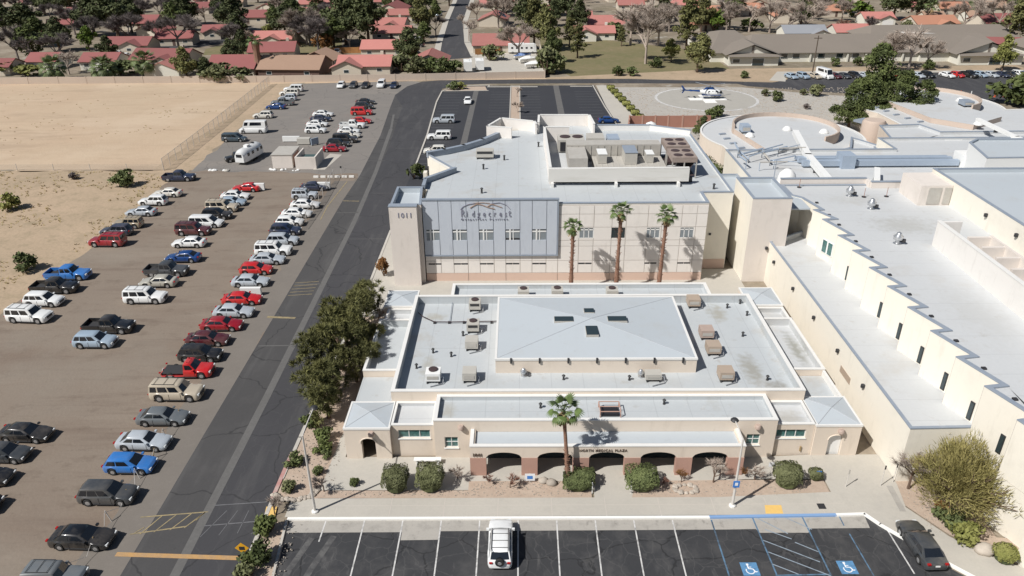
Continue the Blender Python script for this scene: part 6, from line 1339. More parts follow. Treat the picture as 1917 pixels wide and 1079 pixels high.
H_((-186.57, 322.82), 10, 8, 20, 'tile_d', 'red roof in the shade beside the pale blue van')
H_((-113.71, 300.80), 12, 9, 8, 'tile_d', 'red tiled house beyond the left street', wing=(-2,6,2))
H_((-115.14, 342.81), 15, 11, 0, 'tile_d', 'pink tiled house at the top with a chimney, left of the leafless trees', chimney=True)
H_((-115.12, 374.50), 14, 10, 80, 'tile_d', 'pink tiled house at the top edge behind the chimney house')
H_((27.98, 290.88), 14.5, 9, 0, 'tile_r', 'pink roofed white gabled house facing the dry park', wall='house_white', wing=(-3.5,7.5,3), chimney=True)
H_((26.14, 338.12), 10, 8, 0, 'tile_r', 'pink tiled house left of the dark gable at the top')
H_((61.01, 339.69), 13, 10, 85, 'tile_r', 'pink gabled house behind the leafless park trees', chimney=True)
H_((82.14, 345.88), 13, 11, 0, 'tile_o', 'orange tiled house above the care home')
H_((52.77, 376.60), 12, 10, 0, 'tile_r', 'pink tiled house at the top edge above the park')
H_((103.15, 287.12), 15, 10, 0, 'shingle_g', 'blue grey roofed house with white gable right of centre', wall='house_white', wing=(5,6,2))
H_((121.23, 288.92), 13, 10, 0, 'tile_r', 'bright red tiled house with white gable behind the care home', wall='house_white', wing=(4.2,5.5,3))
H_((145.42, 324.12), 12, 9, 0, 'tile_r', 'pink roofed house with a white garage front', wall='house_white', wing=(2.5,6,2), garage=True)
H_((137.82, 350.15), 13, 10, 0, 'tile_o', 'orange tiled house at the top behind the bright round trees')
H_((141.14, 282.57), 19, 11, 0, 'tile_r', 'long pink tiled house under the dark evergreens')
H_((158.70, 281.70), 18, 11, 0, 'tile_r', 'pink tiled house with solar panels and a cream gable', solar=True, wing=(5.5,7,2), wall='house_white')
H_((214.29, 357.32), 15, 10, 0, 'tile_b', 'dusty pink tiled house at the top right')
H_((187.70, 328.55), 8, 8, 0, 'tile_b', 'little pale gabled house on the green lawn', wing=(0,5,1.5), wall='house_white')
H_((160.33, 259.82), 12, 7, -10, 'tile_d', 'low red roofed wall house at the right behind the care home', wall='house_white')
H_((169.08, 326.17), 8, 8, 0, 'tile_b', 'dusty roofed house between the palms and the green lawn')

H_((-124.10, 285.04), 13, 9, 5, 'tile_d', 'dull pink house behind the wide olive leafless tree')
H_((-196.52, 359.02), 13, 10, 0, 'tile_d', 'dark red house at the top edge above the pale blue van')
H_((-222.17, 347.22), 14, 10, 10, 'tile_d', 'dull red house at the top left corner')
H_((-177.74, 350.20), 12, 10, 80, 'tile_d', 'dull pink house between dark crowns at the top left')
H_((-89.75, 352.54), 13, 10, 0, 'tile_r', 'pink house at the top edge behind the huge dark evergreens')
H_((-78.24, 372.12), 13, 10, 0, 'tile_r', 'pink house at the top edge left of the green tree')
H_((-151.21, 376.83), 13, 10, 0, 'tile_d', 'pink house at the top edge left of the chimney house')
H_((102.28, 356.39), 13, 10, 0, 'tile_o', 'orange house at the top edge among leafless trees')
H_((111.49, 333.06), 13, 10, 85, 'tile_o', 'salmon house at the top edge behind the blue grey roof')
H_((9.58, 354.24), 13, 10, 0, 'tile_r', 'pink house under the dark crowns at the top centre')
H_((77.46, 374.94), 13, 10, 0, 'tile_r', 'pink house at the top edge left of the orange house')
H_((176.71, 363.98), 14, 10, 0, 'tile_r', 'pink house at the top edge above the dark evergreens')
H_((191.24, 354.73), 13, 10, 0, 'tile_o', 'orange house at the top edge above the solar roof')

# ================================================================ VEGETATION
def rdir(g):
    z = g.uniform(-1, 1); t = g.uniform(0, 2 * math.pi); r = math.sqrt(1 - z * z); return Vector((r * math.cos(t), r * math.sin(t), z))
def leafcloud(mb, g, blobs, n, size, outward=.75, aspect=.6):
    wts = [b[3] ** 2 for b in blobs]
    for _ in range(n):
        b = g.choices(blobs, wts)[0]; d = rdir(g)
        if d.z < -.3 and g.random() < .6: d.z *= -1
        r = b[3] * (g.random() ** .35) * g.uniform(.75, 1.08); c = Vector(b[:3]) + Vector((d.x * r, d.y * r, d.z * r * (b[4] if len(b) > 4 else .85)))
        nrm = (d * outward + rdir(g) * (1 - outward * .4)).normalized(); a = nrm.orthogonal().normalized(); a = Matrix.Rotation(g.uniform(0, 6.28), 3, nrm) @ a; q = nrm.cross(a)
        s = size * g.uniform(.55, 1.35); mb.quad(c - a * s, c - q * s * aspect, c + a * s, c + q * s * aspect)
def clumped(g, base, k, cr):
    out = []
    for b in base:
        for _ in range(k):
            d = rdir(g); d.z = abs(d.z) if g.random() < .7 else d.z
            out.append((b[0] + d.x * b[3] * .8, b[1] + d.y * b[3] * .8, b[2] + d.z * b[3] * .75, cr * g.uniform(.65, 1.25)))
    return out
VEG = {}; TREES = []
def veg(key, fn, m1, m2=None):
    if key not in VEG:
        a, b = fn(random.Random(hash(key) % 9999 if False else sum(ord(c) * (i + 3) for i, c in enumerate(key)))); VEG[key] = (a.mesh(key + '_trunk', M['bark']) if a and a.v else None, b.mesh(key + '_crown', M[m1]))
    return VEG[key]
def put(name, key, fn, m1, loc, label, cat, s=1.0, sz=None, group=None, trunkm=None, crownname='crown', rz=None):
    tr, cr = veg(key, fn, m1)
    sz = s if sz is None else sz
    t = thing(name, label, cat, (loc[0], loc[1], 0), rnd.uniform(0, 6.28) if rz is None else rz, group, (s, s, sz)); TREES.append(t)
    if tr:
        o = obj('trunk', tr, t)
        if trunkm: o.material_slots[0].link = 'OBJECT'; o.material_slots[0].material = M[trunkm]
    o = obj(crownname, cr, t); o.material_slots[0].link = 'OBJECT'; o.material_slots[0].material = M[m1]
    return t
def limbs(mb, g, h, spread, n=6, r=.2, z0=.3):
    mb.path([(0, 0, 0), (.02 * h, .01 * h, h * z0), (-.01 * h, .02 * h, h * .6)], [r * 1.3, r, r * .45], 7)
    for i in range(n):
        a = 6.28 * i / n + g.uniform(-.3, .3); z = h * g.uniform(z0, .5); mb.tube((0, 0, z), (math.cos(a) * spread * .7, math.sin(a) * spread * .7, z + h * g.uniform(.12, .3)), r * .45, r * .12, 5)
# unit trees, 10 m tall
def f_ever(n=1500, sz=.34, seed=0):
    def f(g):
        g.seed(seed * 31 + 5); t = MB(); limbs(t, g, 9, 3.2, 6, .25)
        base = [(g.uniform(-.8, .8), g.uniform(-.8, .8), z, r) for z, r in ((3.4, 2.7), (5.2, 2.9), (7.0, 2.3), (8.5, 1.4))] + [(math.cos(a) * 2.4, math.sin(a) * 2.4, g.uniform(2.8, 6.0), 1.7) for a in (0.3, 1.6, 2.9, 4.1, 5.3)]
        c = MB(); leafcloud(c, g, clumped(g, base, 9, .8), int(n * .8), sz, .7); leafcloud(c, g, base, int(n * .3), sz, .9); return t, c
    return f
def f_pine(n=1500, sz=.3):
    def f(g):
        t = MB(); t.path([(0, 0, 0), (.1, .05, 5), (0, 0, 9.3)], [.28, .18, .06], 7); bl = []
        for k in range(26):
            z = 2.2 + 7.4 * (k / 26) ** .9; r = 3.1 * (1 - (z - 1.4) / 9.4) ** .75 + .3; a = k * 2.4 + g.uniform(-.4, .4); d = r * g.uniform(.5, 1.0)
            t.tube((0, 0, z - .4), (math.cos(a) * d, math.sin(a) * d, z), .08, .03, 4); bl.append((math.cos(a) * d, math.sin(a) * d, z, g.uniform(.6, 1.05), .6)); bl.append((math.cos(a) * d * .4, math.sin(a) * d * .4, z + .2, g.uniform(.6, .9), .6))
        c = MB(); leafcloud(c, g, bl, n, sz, .55, .45); return t, c
    return f
def f_bare(n=900, w=.05):
    def f(g):
        t = MB(); c = MB(); tips = []
        def br(p, d, L, r, k):
            q = p + d * L; t.tube(p, q, r, r * .62, 5 if k < 2 else 3, cap=False)
            if k >= 3: tips.append((q, d)); return
            for _ in range(3 if k else 5):
                nd = (d + rdir(g) * (.62 if k else .8)); nd.z = abs(nd.z) * .8 + .15; br(q - d * L * g.uniform(0, .3), nd.normalized(), L * g.uniform(.62, .85), r * .6, k + 1)
        br(Vector((0, 0, 0)), Vector((0, 0, 1)), 2.6, .2, 0)
        for i in range(n):
            p, d = g.choice(tips); p = p - d * g.uniform(0, 1.2); nd = (d + rdir(g) * .8).normalized(); nd.z = nd.z * .7 + .1; L = g.uniform(.5, 1.3); s = nd.orthogonal().normalized() * w; s = Matrix.Rotation(g.uniform(0, 3.1), 3, nd) @ s
            c.add([p - s, p + s, p + nd * L], [(0, 1, 2)])
        return t, c
    return f
def f_bush(n=420, sz=.13):
    def f(g):
        c = MB(); base = [(g.uniform(-.35, .35), g.uniform(-.35, .35), .5, .5) for _ in range(4)]; leafcloud(c, g, clumped(g, base, 6, .26), n, sz); t = MB()
        for k in range(5): a = k * 1.26; t.tube((0, 0, 0), (math.cos(a) * .35, math.sin(a) * .35, .6), .04, .02, 4)
        return t, c
    return f
def f_clip(lx, ly, h, n=1500, sz=.085, rd=.3, bump=.09):
    """clipped shrub: a rounded box of leaves over a dark core"""
    def f(g):
        c = MB(); core = MB(); m = 12
        for _ in range(n):
            d = rdir(g); d.z = abs(d.z) if d.z < -.2 else d.z; s = max(abs(d.x), abs(d.y), abs(d.z)); e = d / s; e = e.lerp(d, rd)
            nz = noise.noise(Vector((e.x * 2.1, e.y * 2.1, e.z * 2.1 + lx))) * bump * 2
            k = 1 + nz - g.random() ** 3 * .12
            p = Vector((e.x * lx / 2 * k, e.y * ly / 2 * k, h / 2 + e.z * h / 2 * k)); nr = (d * .9 + rdir(g) * .6).normalized(); a = nr.orthogonal().normalized(); a = Matrix.Rotation(g.uniform(0, 6.28), 3, nr) @ a; q = nr.cross(a); s = sz * g.uniform(.6, 1.3)
            c.quad(p - a * s, p - q * s * .65, p + a * s, p + q * s * .65)
        secs = []
        core.lathe([(.2, .02), (lx * .4, h * .1), (lx * .42, h * .6), (lx * .3, h * .86), (.1, h * .9)], n=10); core.v = [(x, y * ly / lx, z) for x, y, z in core.v]
        return core, c
    return f
def clipped(p, lx, ly, h, m, label, n=1500, key=None, rz=0, rd=.3, group='clipped shrubs in the front planters', sz=.085):
    key = key or 'clip%.1f_%.1f_%.1f' % (lx, ly, h)
    if key not in VEG:
        a, b = f_clip(lx, ly, h, int(n * 1.6), sz=sz * .8, rd=rd * .6)(random.Random(len(key) * 7 + int(lx * 10))); VEG[key] = (a.mesh('shrub_core', M['leaf_d']), b.mesh('shrub_leaves', M[m]))
    t = thing('clipped_shrub', label, 'shrub', (p[0], p[1], .1), rz, group)
    obj('branches', VEG[key][0], t); obj('leaves', VEG[key][1], t); return t
# ---- palms
def frond_mesh(g, L=1.9, nb=9, w=.16, droop=.5, m='frond'):
    mb = MB(); pts = [Vector((0, 0, 0)), Vector((L * .38, 0, L * .16)), Vector((L * .62, 0, L * .14))]
    mb.path(pts, [.035, .03, .02], 4); c = pts[-1]
    for i in range(nb):
        a = R(-68 + 136 * i / (nb - 1)); l = L * .55 * (1 - .25 * abs(a)); d = Vector((math.cos(a), math.sin(a), -.1)); mid = c + d * l * .6; tip = c + d * l + Vector((0, 0, -droop * l * .6)); s = Vector((-math.sin(a), math.cos(a), 0)) * w * .5
        mb.quad(c - s * .3, mid - s, mid + s, c + s * .3); mb.add([mid - s, tip, mid + s], [(0, 1, 2)])
    return mb.mesh('frond', M[m])
FR = {}
def palm(x, y, h, r, label, cat='palm tree', group=None, lean=(0, 0), n=20, big=1.0, skirt=True, m='frond', rough=True, tw=.26, low=-.5):
    t = thing('palm_tree', label, cat, (x, y, 0), 0, group)
    g = random.Random(int(x * 10) + 500); m_ = 14; P = []; rs = []
    for k in range(m_ + 1):
        u = k / m_; P.append((lean[0] * u, lean[1] * u, h * u)); rs.append(tw * (1.25 - .5 * min(1, u * 2) + (.12 if u > .8 else 0)) * (1 + .05 * (k % 2)))
    MB().path(P, rs, 10).build('trunk', M['palmbark'], t, smooth=30)
    if rough:
        b = MB()
        for k in range(int(h * 9)):
            z = g.uniform(.1, h * (.45 if h < 8 else 1)); a = g.uniform(0, 6.28); u = z / h; cx, cy = lean[0] * u, lean[1] * u; rr_ = tw * .95
            b.tube((cx + math.cos(a) * rr_ * .8, cy + math.sin(a) * rr_ * .8, z), (cx + math.cos(a) * (rr_ + .14), cy + math.sin(a) * (rr_ + .14), z + .16), .05, .02, 4)
        b.build('trunk_stubs', M['palmbark'], t, kind='stuff')
    top = (lean[0], lean[1], h)
    if skirt:
        s = MB()
        for k in range(60):
            a = g.uniform(0, 6.28); d = Vector((math.cos(a), math.sin(a), 0)); p = Vector(top) + d * .15 + Vector((0, 0, g.uniform(-.5, 0))); q = p + d * g.uniform(.25, .7) * big + Vector((0, 0, -g.uniform(.4, 1.0) * big)); sd = Vector((-d.y, d.x, 0)) * .08
            s.add([p - sd, q - sd * 1.6, q + sd * 1.6, p + sd], [(0, 1, 2, 3)])
        s.build('dead_fronds', M['skirt'], t)
    if m not in FR: FR[m] = [frond_mesh(random.Random(i), 1.9, 9 + i, .17, d, m) for i, d in enumerate((.25, .6, .95))]
    for k in range(n):
        el = lerp(1.35, low, (k + .5) / n); a = k * 2.4 + g.uniform(-.25, .25)
        o = obj('frond', FR[m][0 if el > .6 else 1 if el > .0 else 2], t, loc=top); o.rotation_euler = (g.uniform(-.3, .3), -el * .85, a); s = big * g.uniform(.8, 1.12); o.scale = (s, s, s)
    return t
GP = 'tall palms'
palm(6.55, 85.0, 9.05, 1, 'shortest and leftmost of the three palms in front of the pale pavilion wall', group=GP, lean=(.05, .0), big=.66, n=24)
palm(12.25, 85.1, 11.0, 1, 'middle palm of the three in front of the pale pavilion wall', group=GP, lean=(.1, 0), big=.74, n=26)
palm(17.6, 85.0, 10.5, 1, 'rightmost palm of the three in front of the pale pavilion wall', group=GP, lean=(.25, 0), big=.72, n=26)
palm(4.15, 50.0, 7.25, 1, 'palm in front of the arched porch, its shadow on the porch roof', group=GP, lean=(-.55, .1), big=.78, n=22, tw=.2)
GB = 'bushy palms behind the field wall'
palm(*(-134.21, 221.29), 3.2, 1, 'leftmost of the three bushy palms behind the field wall', group=GB, n=40, big=2.1, skirt=False, m='frond_d', rough=False, tw=.4, low=-1.2)
palm(*(-119.33, 220.82), 3.2, 1, 'middle bushy palm behind the field wall', group=GB, n=40, big=2.1, skirt=False, m='frond_d', rough=False, tw=.4, low=-1.2)
palm(*(-107.41, 221.94), 4.6, 1, 'rightmost bushy palm, tall and round, beside the white gabled house', group=GB, n=44, big=2.0, skirt=False, m='frond_d', rough=False, tw=.4, low=-1.3)
palm(*(-76.21, 226.33), 9.5, 1, 'palm with a thick brown skirted trunk between the pink and tan roofed houses', n=14, big=1.3, tw=1.3, rough=False)
palm(*(166.50, 322.10), 6, 1, 'pale palm behind the long grey roofs at right', n=20, big=1.6, m='frond_d', rough=False)
# ---- the near row of dark trees west of the plaza
GW = 'dark pines between the road and the plaza'
def f_near(seed):
    def f(g):
        g = random.Random(seed); t = MB(); limbs(t, g, 5.6, 2.4, 8, .18, .2); base = [(g.uniform(-1.7, 1.7), g.uniform(-1.9, 1.9), g.uniform(1.2, 5.2), g.uniform(1.0, 1.6)) for _ in range(13)]
        c = MB()
        for (bx, by, bz, br_) in clumped(g, base, 12, .42):
            ax_ = Vector((bx, by, (bz - 2.5) * .6)).normalized()
            for _k in range(62):
                d = (rdir(g) + ax_ * .55 + Vector((0, 0, .25))).normalized(); p = Vector((bx, by, bz)) + d * br_ * g.uniform(.1, .75); L = g.uniform(.2, .5); s_ = d.orthogonal().normalized() * g.uniform(.03, .055); s_ = Matrix.Rotation(g.uniform(0, 3.1), 3, d) @ s_
                c.add([p - s_, p + s_, p + d * L], [(0, 1, 2)])
        return t, c
    return f
for i, (x, y, s, k, lab) in enumerate(((-18.4, 59.0, .95, 1, 'nearest dark bushy pine of the row beside the white roofed plaza'), (-19.2, 63.0, 1.12, 2, 'second dark bushy pine of the roadside row, overhanging the kerb'), (-18.9, 67.6, 1.2, 3, 'tallest dark bushy pine in the middle of the roadside row'), (-19.2, 72.2, 1.15, 1, 'fourth dark bushy pine of the roadside row, wide and dark'), (-18.6, 77.0, 1.0, 2, 'farthest dark bushy pine of the roadside row by the paved walk'), (-16.9, 65.2, .8, 3, 'small dark pine squeezed against the west wing of the plaza'), (-16.9, 71.0, .8, 2, 'small dark pine touching the west wing parapet'))):
    put('pine_tree', 'nearpine%d' % k, f_near(k), 'leaf_p', (x, y), lab, 'tree', s, s * .98, GW)
put('dry_shrub', 'bare', f_bare(), 'twig', (-16.6, 77.6), 'pale leafless shrub at the far end of the dark pine row', 'shrub', .32, .32)
put('small_tree', 'brownvine', f_bush(700, .12), 'leaf_o', (-18.0, 90.2), 'brown and green small tree against the number tower', 'tree', 1.2, 2.6)
put('shrub', 'bush', f_bush(), 'leaf_m', (-18.97, 130.67), 'green shrub at the foot of the pavilion wedge court', 'shrub', 2.2, 2.6); put('shrub', 'bush', f_bush(), 'leaf_o', (-15.6, 107.5), 'brown shrub next to the green one by the wedge court', 'shrub', 1.8, 2.4)
# ---- scattered trees: (base point, key, function, leaf material, height, width factor, name, label)
T = []
EV = ('ever', f_ever(4200, .30, 1)); EV2 = ('everb', f_ever(4200, .30, 2)); PI = ('pinef', f_pine(4200, .26)); PI2 = ('pinen', f_ever(11000, .19, 4)); BA = ('bare', f_bare(5200, .022)); BB = ('bareb', f_bare(6500, .022)); BU = ('bush', f_bush()); BV = ('bushb', f_bush(700, .11))
def tree(p, kt, m, h, wf, label, name='broadleaf_tree', cat='tree', group=None):
    unit = {'bush': 1.0, 'bushb': 1.0}.get(kt[0], 10.0 if kt[0] not in ('bare', 'bareb') else 7.2)
    put(name, kt[0], kt[1], m, p, label, cat, h / unit * wf, h / unit, group, 'twig_d' if kt[0] in ('bare', 'bareb') and m == 'twig_d' else ('twig' if kt[0] in ('bare', 'bareb') else None))
TG = 'trees among the houses'
D, B_, Y_ = 'dark evergreen tree', 'leafless grey tree', 'green tree'
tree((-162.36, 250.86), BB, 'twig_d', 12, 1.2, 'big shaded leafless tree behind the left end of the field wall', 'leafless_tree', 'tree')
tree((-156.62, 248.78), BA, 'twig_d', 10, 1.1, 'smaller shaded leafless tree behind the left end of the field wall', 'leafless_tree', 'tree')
tree((-204.48, 312.41), EV, 'leaf_d', 12, 1.5, 'dark evergreen mass at the top left edge', 'evergreen_tree', 'tree')
tree((-194.42, 309.16), EV2, 'leaf_d', 12, 1.5, 'second dark evergreen mass from the top left edge', 'evergreen_tree', 'tree')
tree((-222.41, 372.90), EV, 'leaf_d', 13, 1.3, 'dark evergreen above the maroon roof at far left', 'evergreen_tree', 'tree')
tree((-207.27, 368.18), EV2, 'leaf_d', 13, 1.3, 'dark evergreen right of the far left white van', 'evergreen_tree', 'tree')
tree((-185.47, 329.20), BB, 'twig_d', 10, 1.2, 'shaded leafless tree in front of the dark crowns at left', 'leafless_tree', 'tree')
tree((-164.80, 305.06), EV, 'leaf_d', 15, 1.25, 'dark evergreen behind the bright lime tree', 'evergreen_tree', 'tree')
tree((-154.09, 301.90), EV2, 'leaf_d', 17, 1.3, 'largest dark evergreen in the left neighbourhood', 'evergreen_tree', 'tree')
tree((-153.72, 312.83), EV, 'leaf_d', 13, 1.1, 'dark evergreen beside the pink roof on the left street', 'evergreen_tree', 'tree')
tree((-149.32, 270.55), EV2, 'leaf_l', 8.5, 1.0, 'bright lime green tree among the left houses', 'evergreen_tree', 'tree')
tree((-134.29, 229.05), BA, 'twig', 8, 1.3, 'pinkish leafless tree between the two left bushy palms', 'leafless_tree', 'tree')
tree((-153.67, 229.69), BU, 'leaf_y', 3.5, 1.6, 'yellow green hedge bush at the left end of the field wall', 'bush', 'bush')
tree((-146.47, 227.86), BU, 'leaf_y', 3, 1.9, 'long yellow green hedge bush left of the first bushy palm', 'bush', 'bush')
tree((-118.79, 228.53), BU, 'leaf_h2', 4, 2.0, 'wide green bush right of the middle bushy palm', 'bush', 'bush')
tree((-94.54, 218.54), EV, 'leaf_p', 9.5, 1.0, 'tall dark evergreen leaning over the field wall', 'evergreen_tree', 'tree')
tree((-89.97, 219.88), EV2, 'leaf_d', 6.5, 1.1, 'lower dark evergreen right of the tall one at the field wall', 'evergreen_tree', 'tree')
tree((-85.03, 218.98), BV, 'leaf_h', 4.5, 1.5, 'grey green bush at the field wall left of the mauve roof', 'bush', 'bush')
tree((-80.37, 218.83), BV, 'leaf_h', 3.4, 1.6, 'low grey green bush in front of the mauve roof', 'bush', 'bush')
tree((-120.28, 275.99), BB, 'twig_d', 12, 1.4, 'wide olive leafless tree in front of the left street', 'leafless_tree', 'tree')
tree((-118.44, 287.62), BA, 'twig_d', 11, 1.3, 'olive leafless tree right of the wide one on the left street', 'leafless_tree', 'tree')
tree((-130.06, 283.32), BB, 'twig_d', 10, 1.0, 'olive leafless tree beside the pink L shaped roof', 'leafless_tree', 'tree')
tree((-133.03, 336.04), BA, 'twig', 9, 1.0, 'pink tinted leafless tree with pale trunk at the top left', 'leafless_tree', 'tree')
tree((-141.06, 333.24), EV, 'leaf_d', 14, 1.2, 'dark evergreen left of the pink tinted leafless tree', 'evergreen_tree', 'tree')
tree((-127.23, 342.34), EV2, 'leaf_d', 13, 1.0, 'dark evergreen right of the pink tinted leafless tree', 'evergreen_tree', 'tree')
tree((-167.21, 381.68), EV, 'leaf_d', 12, 1.2, 'dark evergreen at the top edge above the left street', 'evergreen_tree', 'tree')
tree((-96.55, 277.27), BA, 'twig', 7, .9, 'small leafless tree alone on the dry verge', 'leafless_tree', 'tree')
tree((-92.51, 291.41), BV, 'leaf_y', 5, 1.0, 'yellow green small tree at the bend of the left street', 'bush', 'bush')
tree((-107.68, 355.20), BB, 'twig', 10, 1.2, 'leafless tree right of the top left pink roofs', 'leafless_tree', 'tree')
tree((-75.95, 281.02), BB, 'twig', 14, 1.15, 'big pale leafless tree left of the huge dark evergreens', 'leafless_tree', 'tree')
tree((-78.62, 276.52), BA, 'twig', 8, 1.0, 'small leafless tree under the big pale one', 'leafless_tree', 'tree')
tree((-103.87, 366.12), EV, 'leaf_m', 9, 1.0, 'green tree at the top edge left of the huge dark evergreens', 'evergreen_tree', 'tree')
tree((-66.67, 271.56), BV, 'leaf_o', 6, .9, 'orange leafed small tree behind the wooden fence', 'bush', 'bush')
tree((-61.75, 280.41), EV, 'leaf_d', 19, 1.05, 'left one of the two huge dark evergreens', 'evergreen_tree', 'tree')
tree((-53.21, 277.74), EV2, 'leaf_d', 18, 1.05, 'right one of the two huge dark evergreens', 'evergreen_tree', 'tree')
tree((-69.77, 342.65), EV, 'leaf_d', 14, 1.3, 'dark evergreen behind the two huge ones', 'evergreen_tree', 'tree')
tree((-59.02, 273.45), BB, 'twig', 7, 1.2, 'low leafless tree at the foot of the huge dark evergreens', 'leafless_tree', 'tree')
tree((-60.86, 375.38), EV, 'leaf_m', 9, .9, 'green tree at the top edge by the pink roofs', 'evergreen_tree', 'tree')
tree((-35.60, 293.91), EV2, 'leaf_p', 15, .75, 'tall brownish green tree at the corner of the side street', 'evergreen_tree', 'tree')
tree((-35.56, 340.83), EV, 'leaf_m', 9, .8, 'green street tree left of the far side street', 'evergreen_tree', 'tree')
tree((-34.81, 229.74), BV, 'leaf_h', 4.6, 1.3, 'olive bush right of the big pink gabled house', 'bush', 'bush')
tree((-30.44, 227.98), BV, 'leaf_h', 4.6, 1.2, 'olive bush in front of the small pink gabled house', 'bush', 'bush')
tree((-26.38, 227.05), BU, 'leaf_m', 4.0, 1.3, 'green bush in front of the small pink gabled house', 'bush', 'bush')
tree((-22.41, 226.91), BV, 'leaf_h2', 4.2, 1.2, 'green bush left of the parked dark car by the wall', 'bush', 'bush')
tree((-19.05, 228.40), BU, 'leaf_h2', 3.4, 1.0, 'dark bush beside the white motorhomes', 'bush', 'bush')
tree((-33.77, 244.30), BU, 'leaf_l', 4.0, 1.2, 'bright green bush behind the olive ones', 'bush', 'bush')
tree((-17.90, 285.66), BA, 'twig', 9, 1.0, 'pale leafless street tree at the right of the side street', 'leafless_tree', 'tree')
tree((-17.57, 339.87), BB, 'twig', 9, 1.0, 'pale leafless street tree farther up the side street', 'leafless_tree', 'tree')
tree((-21.82, 316.54), BA, 'twig', 7, .8, 'thin leafless tree beside the side street footpath', 'leafless_tree', 'tree')
tree((-5.19, 356.76), EV, 'leaf_d', 11, 1.0, 'dark evergreen above the right pink roofs', 'evergreen_tree', 'tree')
tree((3.21, 310.98), EV2, 'leaf_d', 14, 1.1, 'dark evergreen behind the storage yard, back left', 'evergreen_tree', 'tree')
tree((5.54, 268.59), PI, 'leaf_p', 17, 1.0, 'tall dark pine behind the storage yard', 'pine_tree', 'tree')
tree((9.44, 264.16), EV, 'leaf_p', 15, .8, 'dark pine at the corner of the storage yard', 'evergreen_tree', 'tree')
tree((11.06, 242.67), EV2, 'leaf_m', 10, .7, 'columnar green tree along the park edge', 'evergreen_tree', 'tree')
tree((8.41, 224.31), BV, 'leaf_h', 7, .9, 'grey green bush by the storage yard corner', 'bush', 'bush')
tree((9.78, 227.43), BV, 'leaf_h2', 5.5, 1.0, 'green bush next to the corner bush', 'bush', 'bush')
tree((21.01, 337.80), EV, 'leaf_d', 14, 1.2, 'dark evergreen left of the white gabled house', 'evergreen_tree', 'tree')
tree((16.81, 355.52), EV2, 'leaf_d', 14, 1.2, 'dark evergreen at the top edge above the storage yard', 'evergreen_tree', 'tree')
tree((23.37, 307.18), EV, 'leaf_d', 12, 1.0, 'dark evergreen touching the white gabled house', 'evergreen_tree', 'tree')
tree((19.16, 250.72), PI, 'leaf_p', 10.5, 1.0, 'front small pine in the dry park', 'pine_tree', 'tree')
tree((17.91, 272.48), PI, 'leaf_p', 10, 1.0, 'back small pine in the dry park', 'pine_tree', 'tree')
tree((36.01, 272.84), PI, 'leaf_p', 7, .9, 'little pine in front of the leafless trees in the park', 'pine_tree', 'tree')
tree((35.41, 295.83), BV, 'leaf_h2', 4.5, 1.1, 'green bush at the corner of the white gabled house', 'bush', 'bush')
tree((39.40, 239.85), BB, 'twig', 17, 1.0, 'big pale leafless tree nearest the lawn hedge', 'leafless_tree', 'tree')
tree((39.60, 276.09), BA, 'twig', 15, 1.2, 'wide pale leafless tree in the middle of the park', 'leafless_tree', 'tree')
tree((48.94, 273.42), BB, 'twig', 15, 1.1, 'pale leafless tree behind the nearest one', 'leafless_tree', 'tree')
tree((48.76, 305.97), BA, 'twig', 13, 1.2, 'pale leafless tree at the back of the park', 'leafless_tree', 'tree')
tree((58.41, 305.50), BB, 'twig', 12, 1.1, 'pale leafless tree left of the tall pines', 'leafless_tree', 'tree')
tree((47.92, 243.12), EV2, 'leaf_y', 7, 1.0, 'yellowish half bare tree left of the front pine', 'evergreen_tree', 'tree')
tree((56.62, 263.31), PI, 'leaf_p', 17, .95, 'tall dark pine left of the grey roofed care home', 'pine_tree', 'tree')
tree((70.67, 304.91), EV, 'leaf_p', 14, .9, 'dark tree behind the tall pine by the care home', 'evergreen_tree', 'tree')
tree((52.48, 225.98), EV2, 'leaf_p', 11, .95, 'round green pine nearest the care home gable', 'evergreen_tree', 'tree')
tree((75.56, 304.68), BU, 'leaf_l', 7, 1.0, 'lime green tree behind the care home ridge', 'bush', 'bush')
tree((82.14, 307.15), BB, 'twig', 12, 1.4, 'leafless tree behind the care home, leftmost', 'leafless_tree', 'tree')
tree((88.96, 304.04), BA, 'twig', 12, 1.4, 'leafless tree behind the care home, second from left', 'leafless_tree', 'tree')
tree((95.84, 300.97), BB, 'twig', 12, 1.2, 'leafless tree behind the care home, third from left', 'leafless_tree', 'tree')
tree((102.20, 297.99), BA, 'twig', 10, 1.2, 'leafless tree behind the care home, beside the blue grey roof', 'leafless_tree', 'tree')
tree((97.78, 350.94), BA, 'twig', 12, 1.4, 'leafless tree at the top edge above the care home', 'leafless_tree', 'tree')
tree((111.54, 353.80), BB, 'twig', 12, 1.3, 'leafless tree at the top edge left of the brown pine', 'leafless_tree', 'tree')
tree((91.14, 306.71), BU, 'leaf_m', 4, 1.6, 'green bush behind the care home ridge', 'bush', 'bush')
tree((130.07, 352.74), EV, 'leaf_p', 9, 1.0, 'brownish pine at the top edge above the blue grey roof', 'evergreen_tree', 'tree')
tree((143.42, 359.44), BU, 'leaf_l', 7, 1.2, 'bright green round tree among the right red roofs', 'bush', 'bush')
tree((147.02, 341.13), BU, 'leaf_l', 6, 1.3, 'bright green round tree beside the garage house', 'bush', 'bush')
tree((120.77, 294.48), BA, 'twig_r', 7, 1.1, 'reddish leafless tree in front of the red roof at right', 'leafless_tree', 'tree')
tree((128.44, 289.00), BB, 'twig_d', 8, 1.0, 'grey leafless tree right of the white gable at right', 'leafless_tree', 'tree')
tree((157.44, 333.80), EV, 'leaf_d', 15, 1.15, 'left one of the two dark evergreens above the long pink roof', 'evergreen_tree', 'tree')
tree((167.45, 333.26), EV2, 'leaf_d', 15, 1.05, 'right one of the two dark evergreens above the long pink roof', 'evergreen_tree', 'tree')
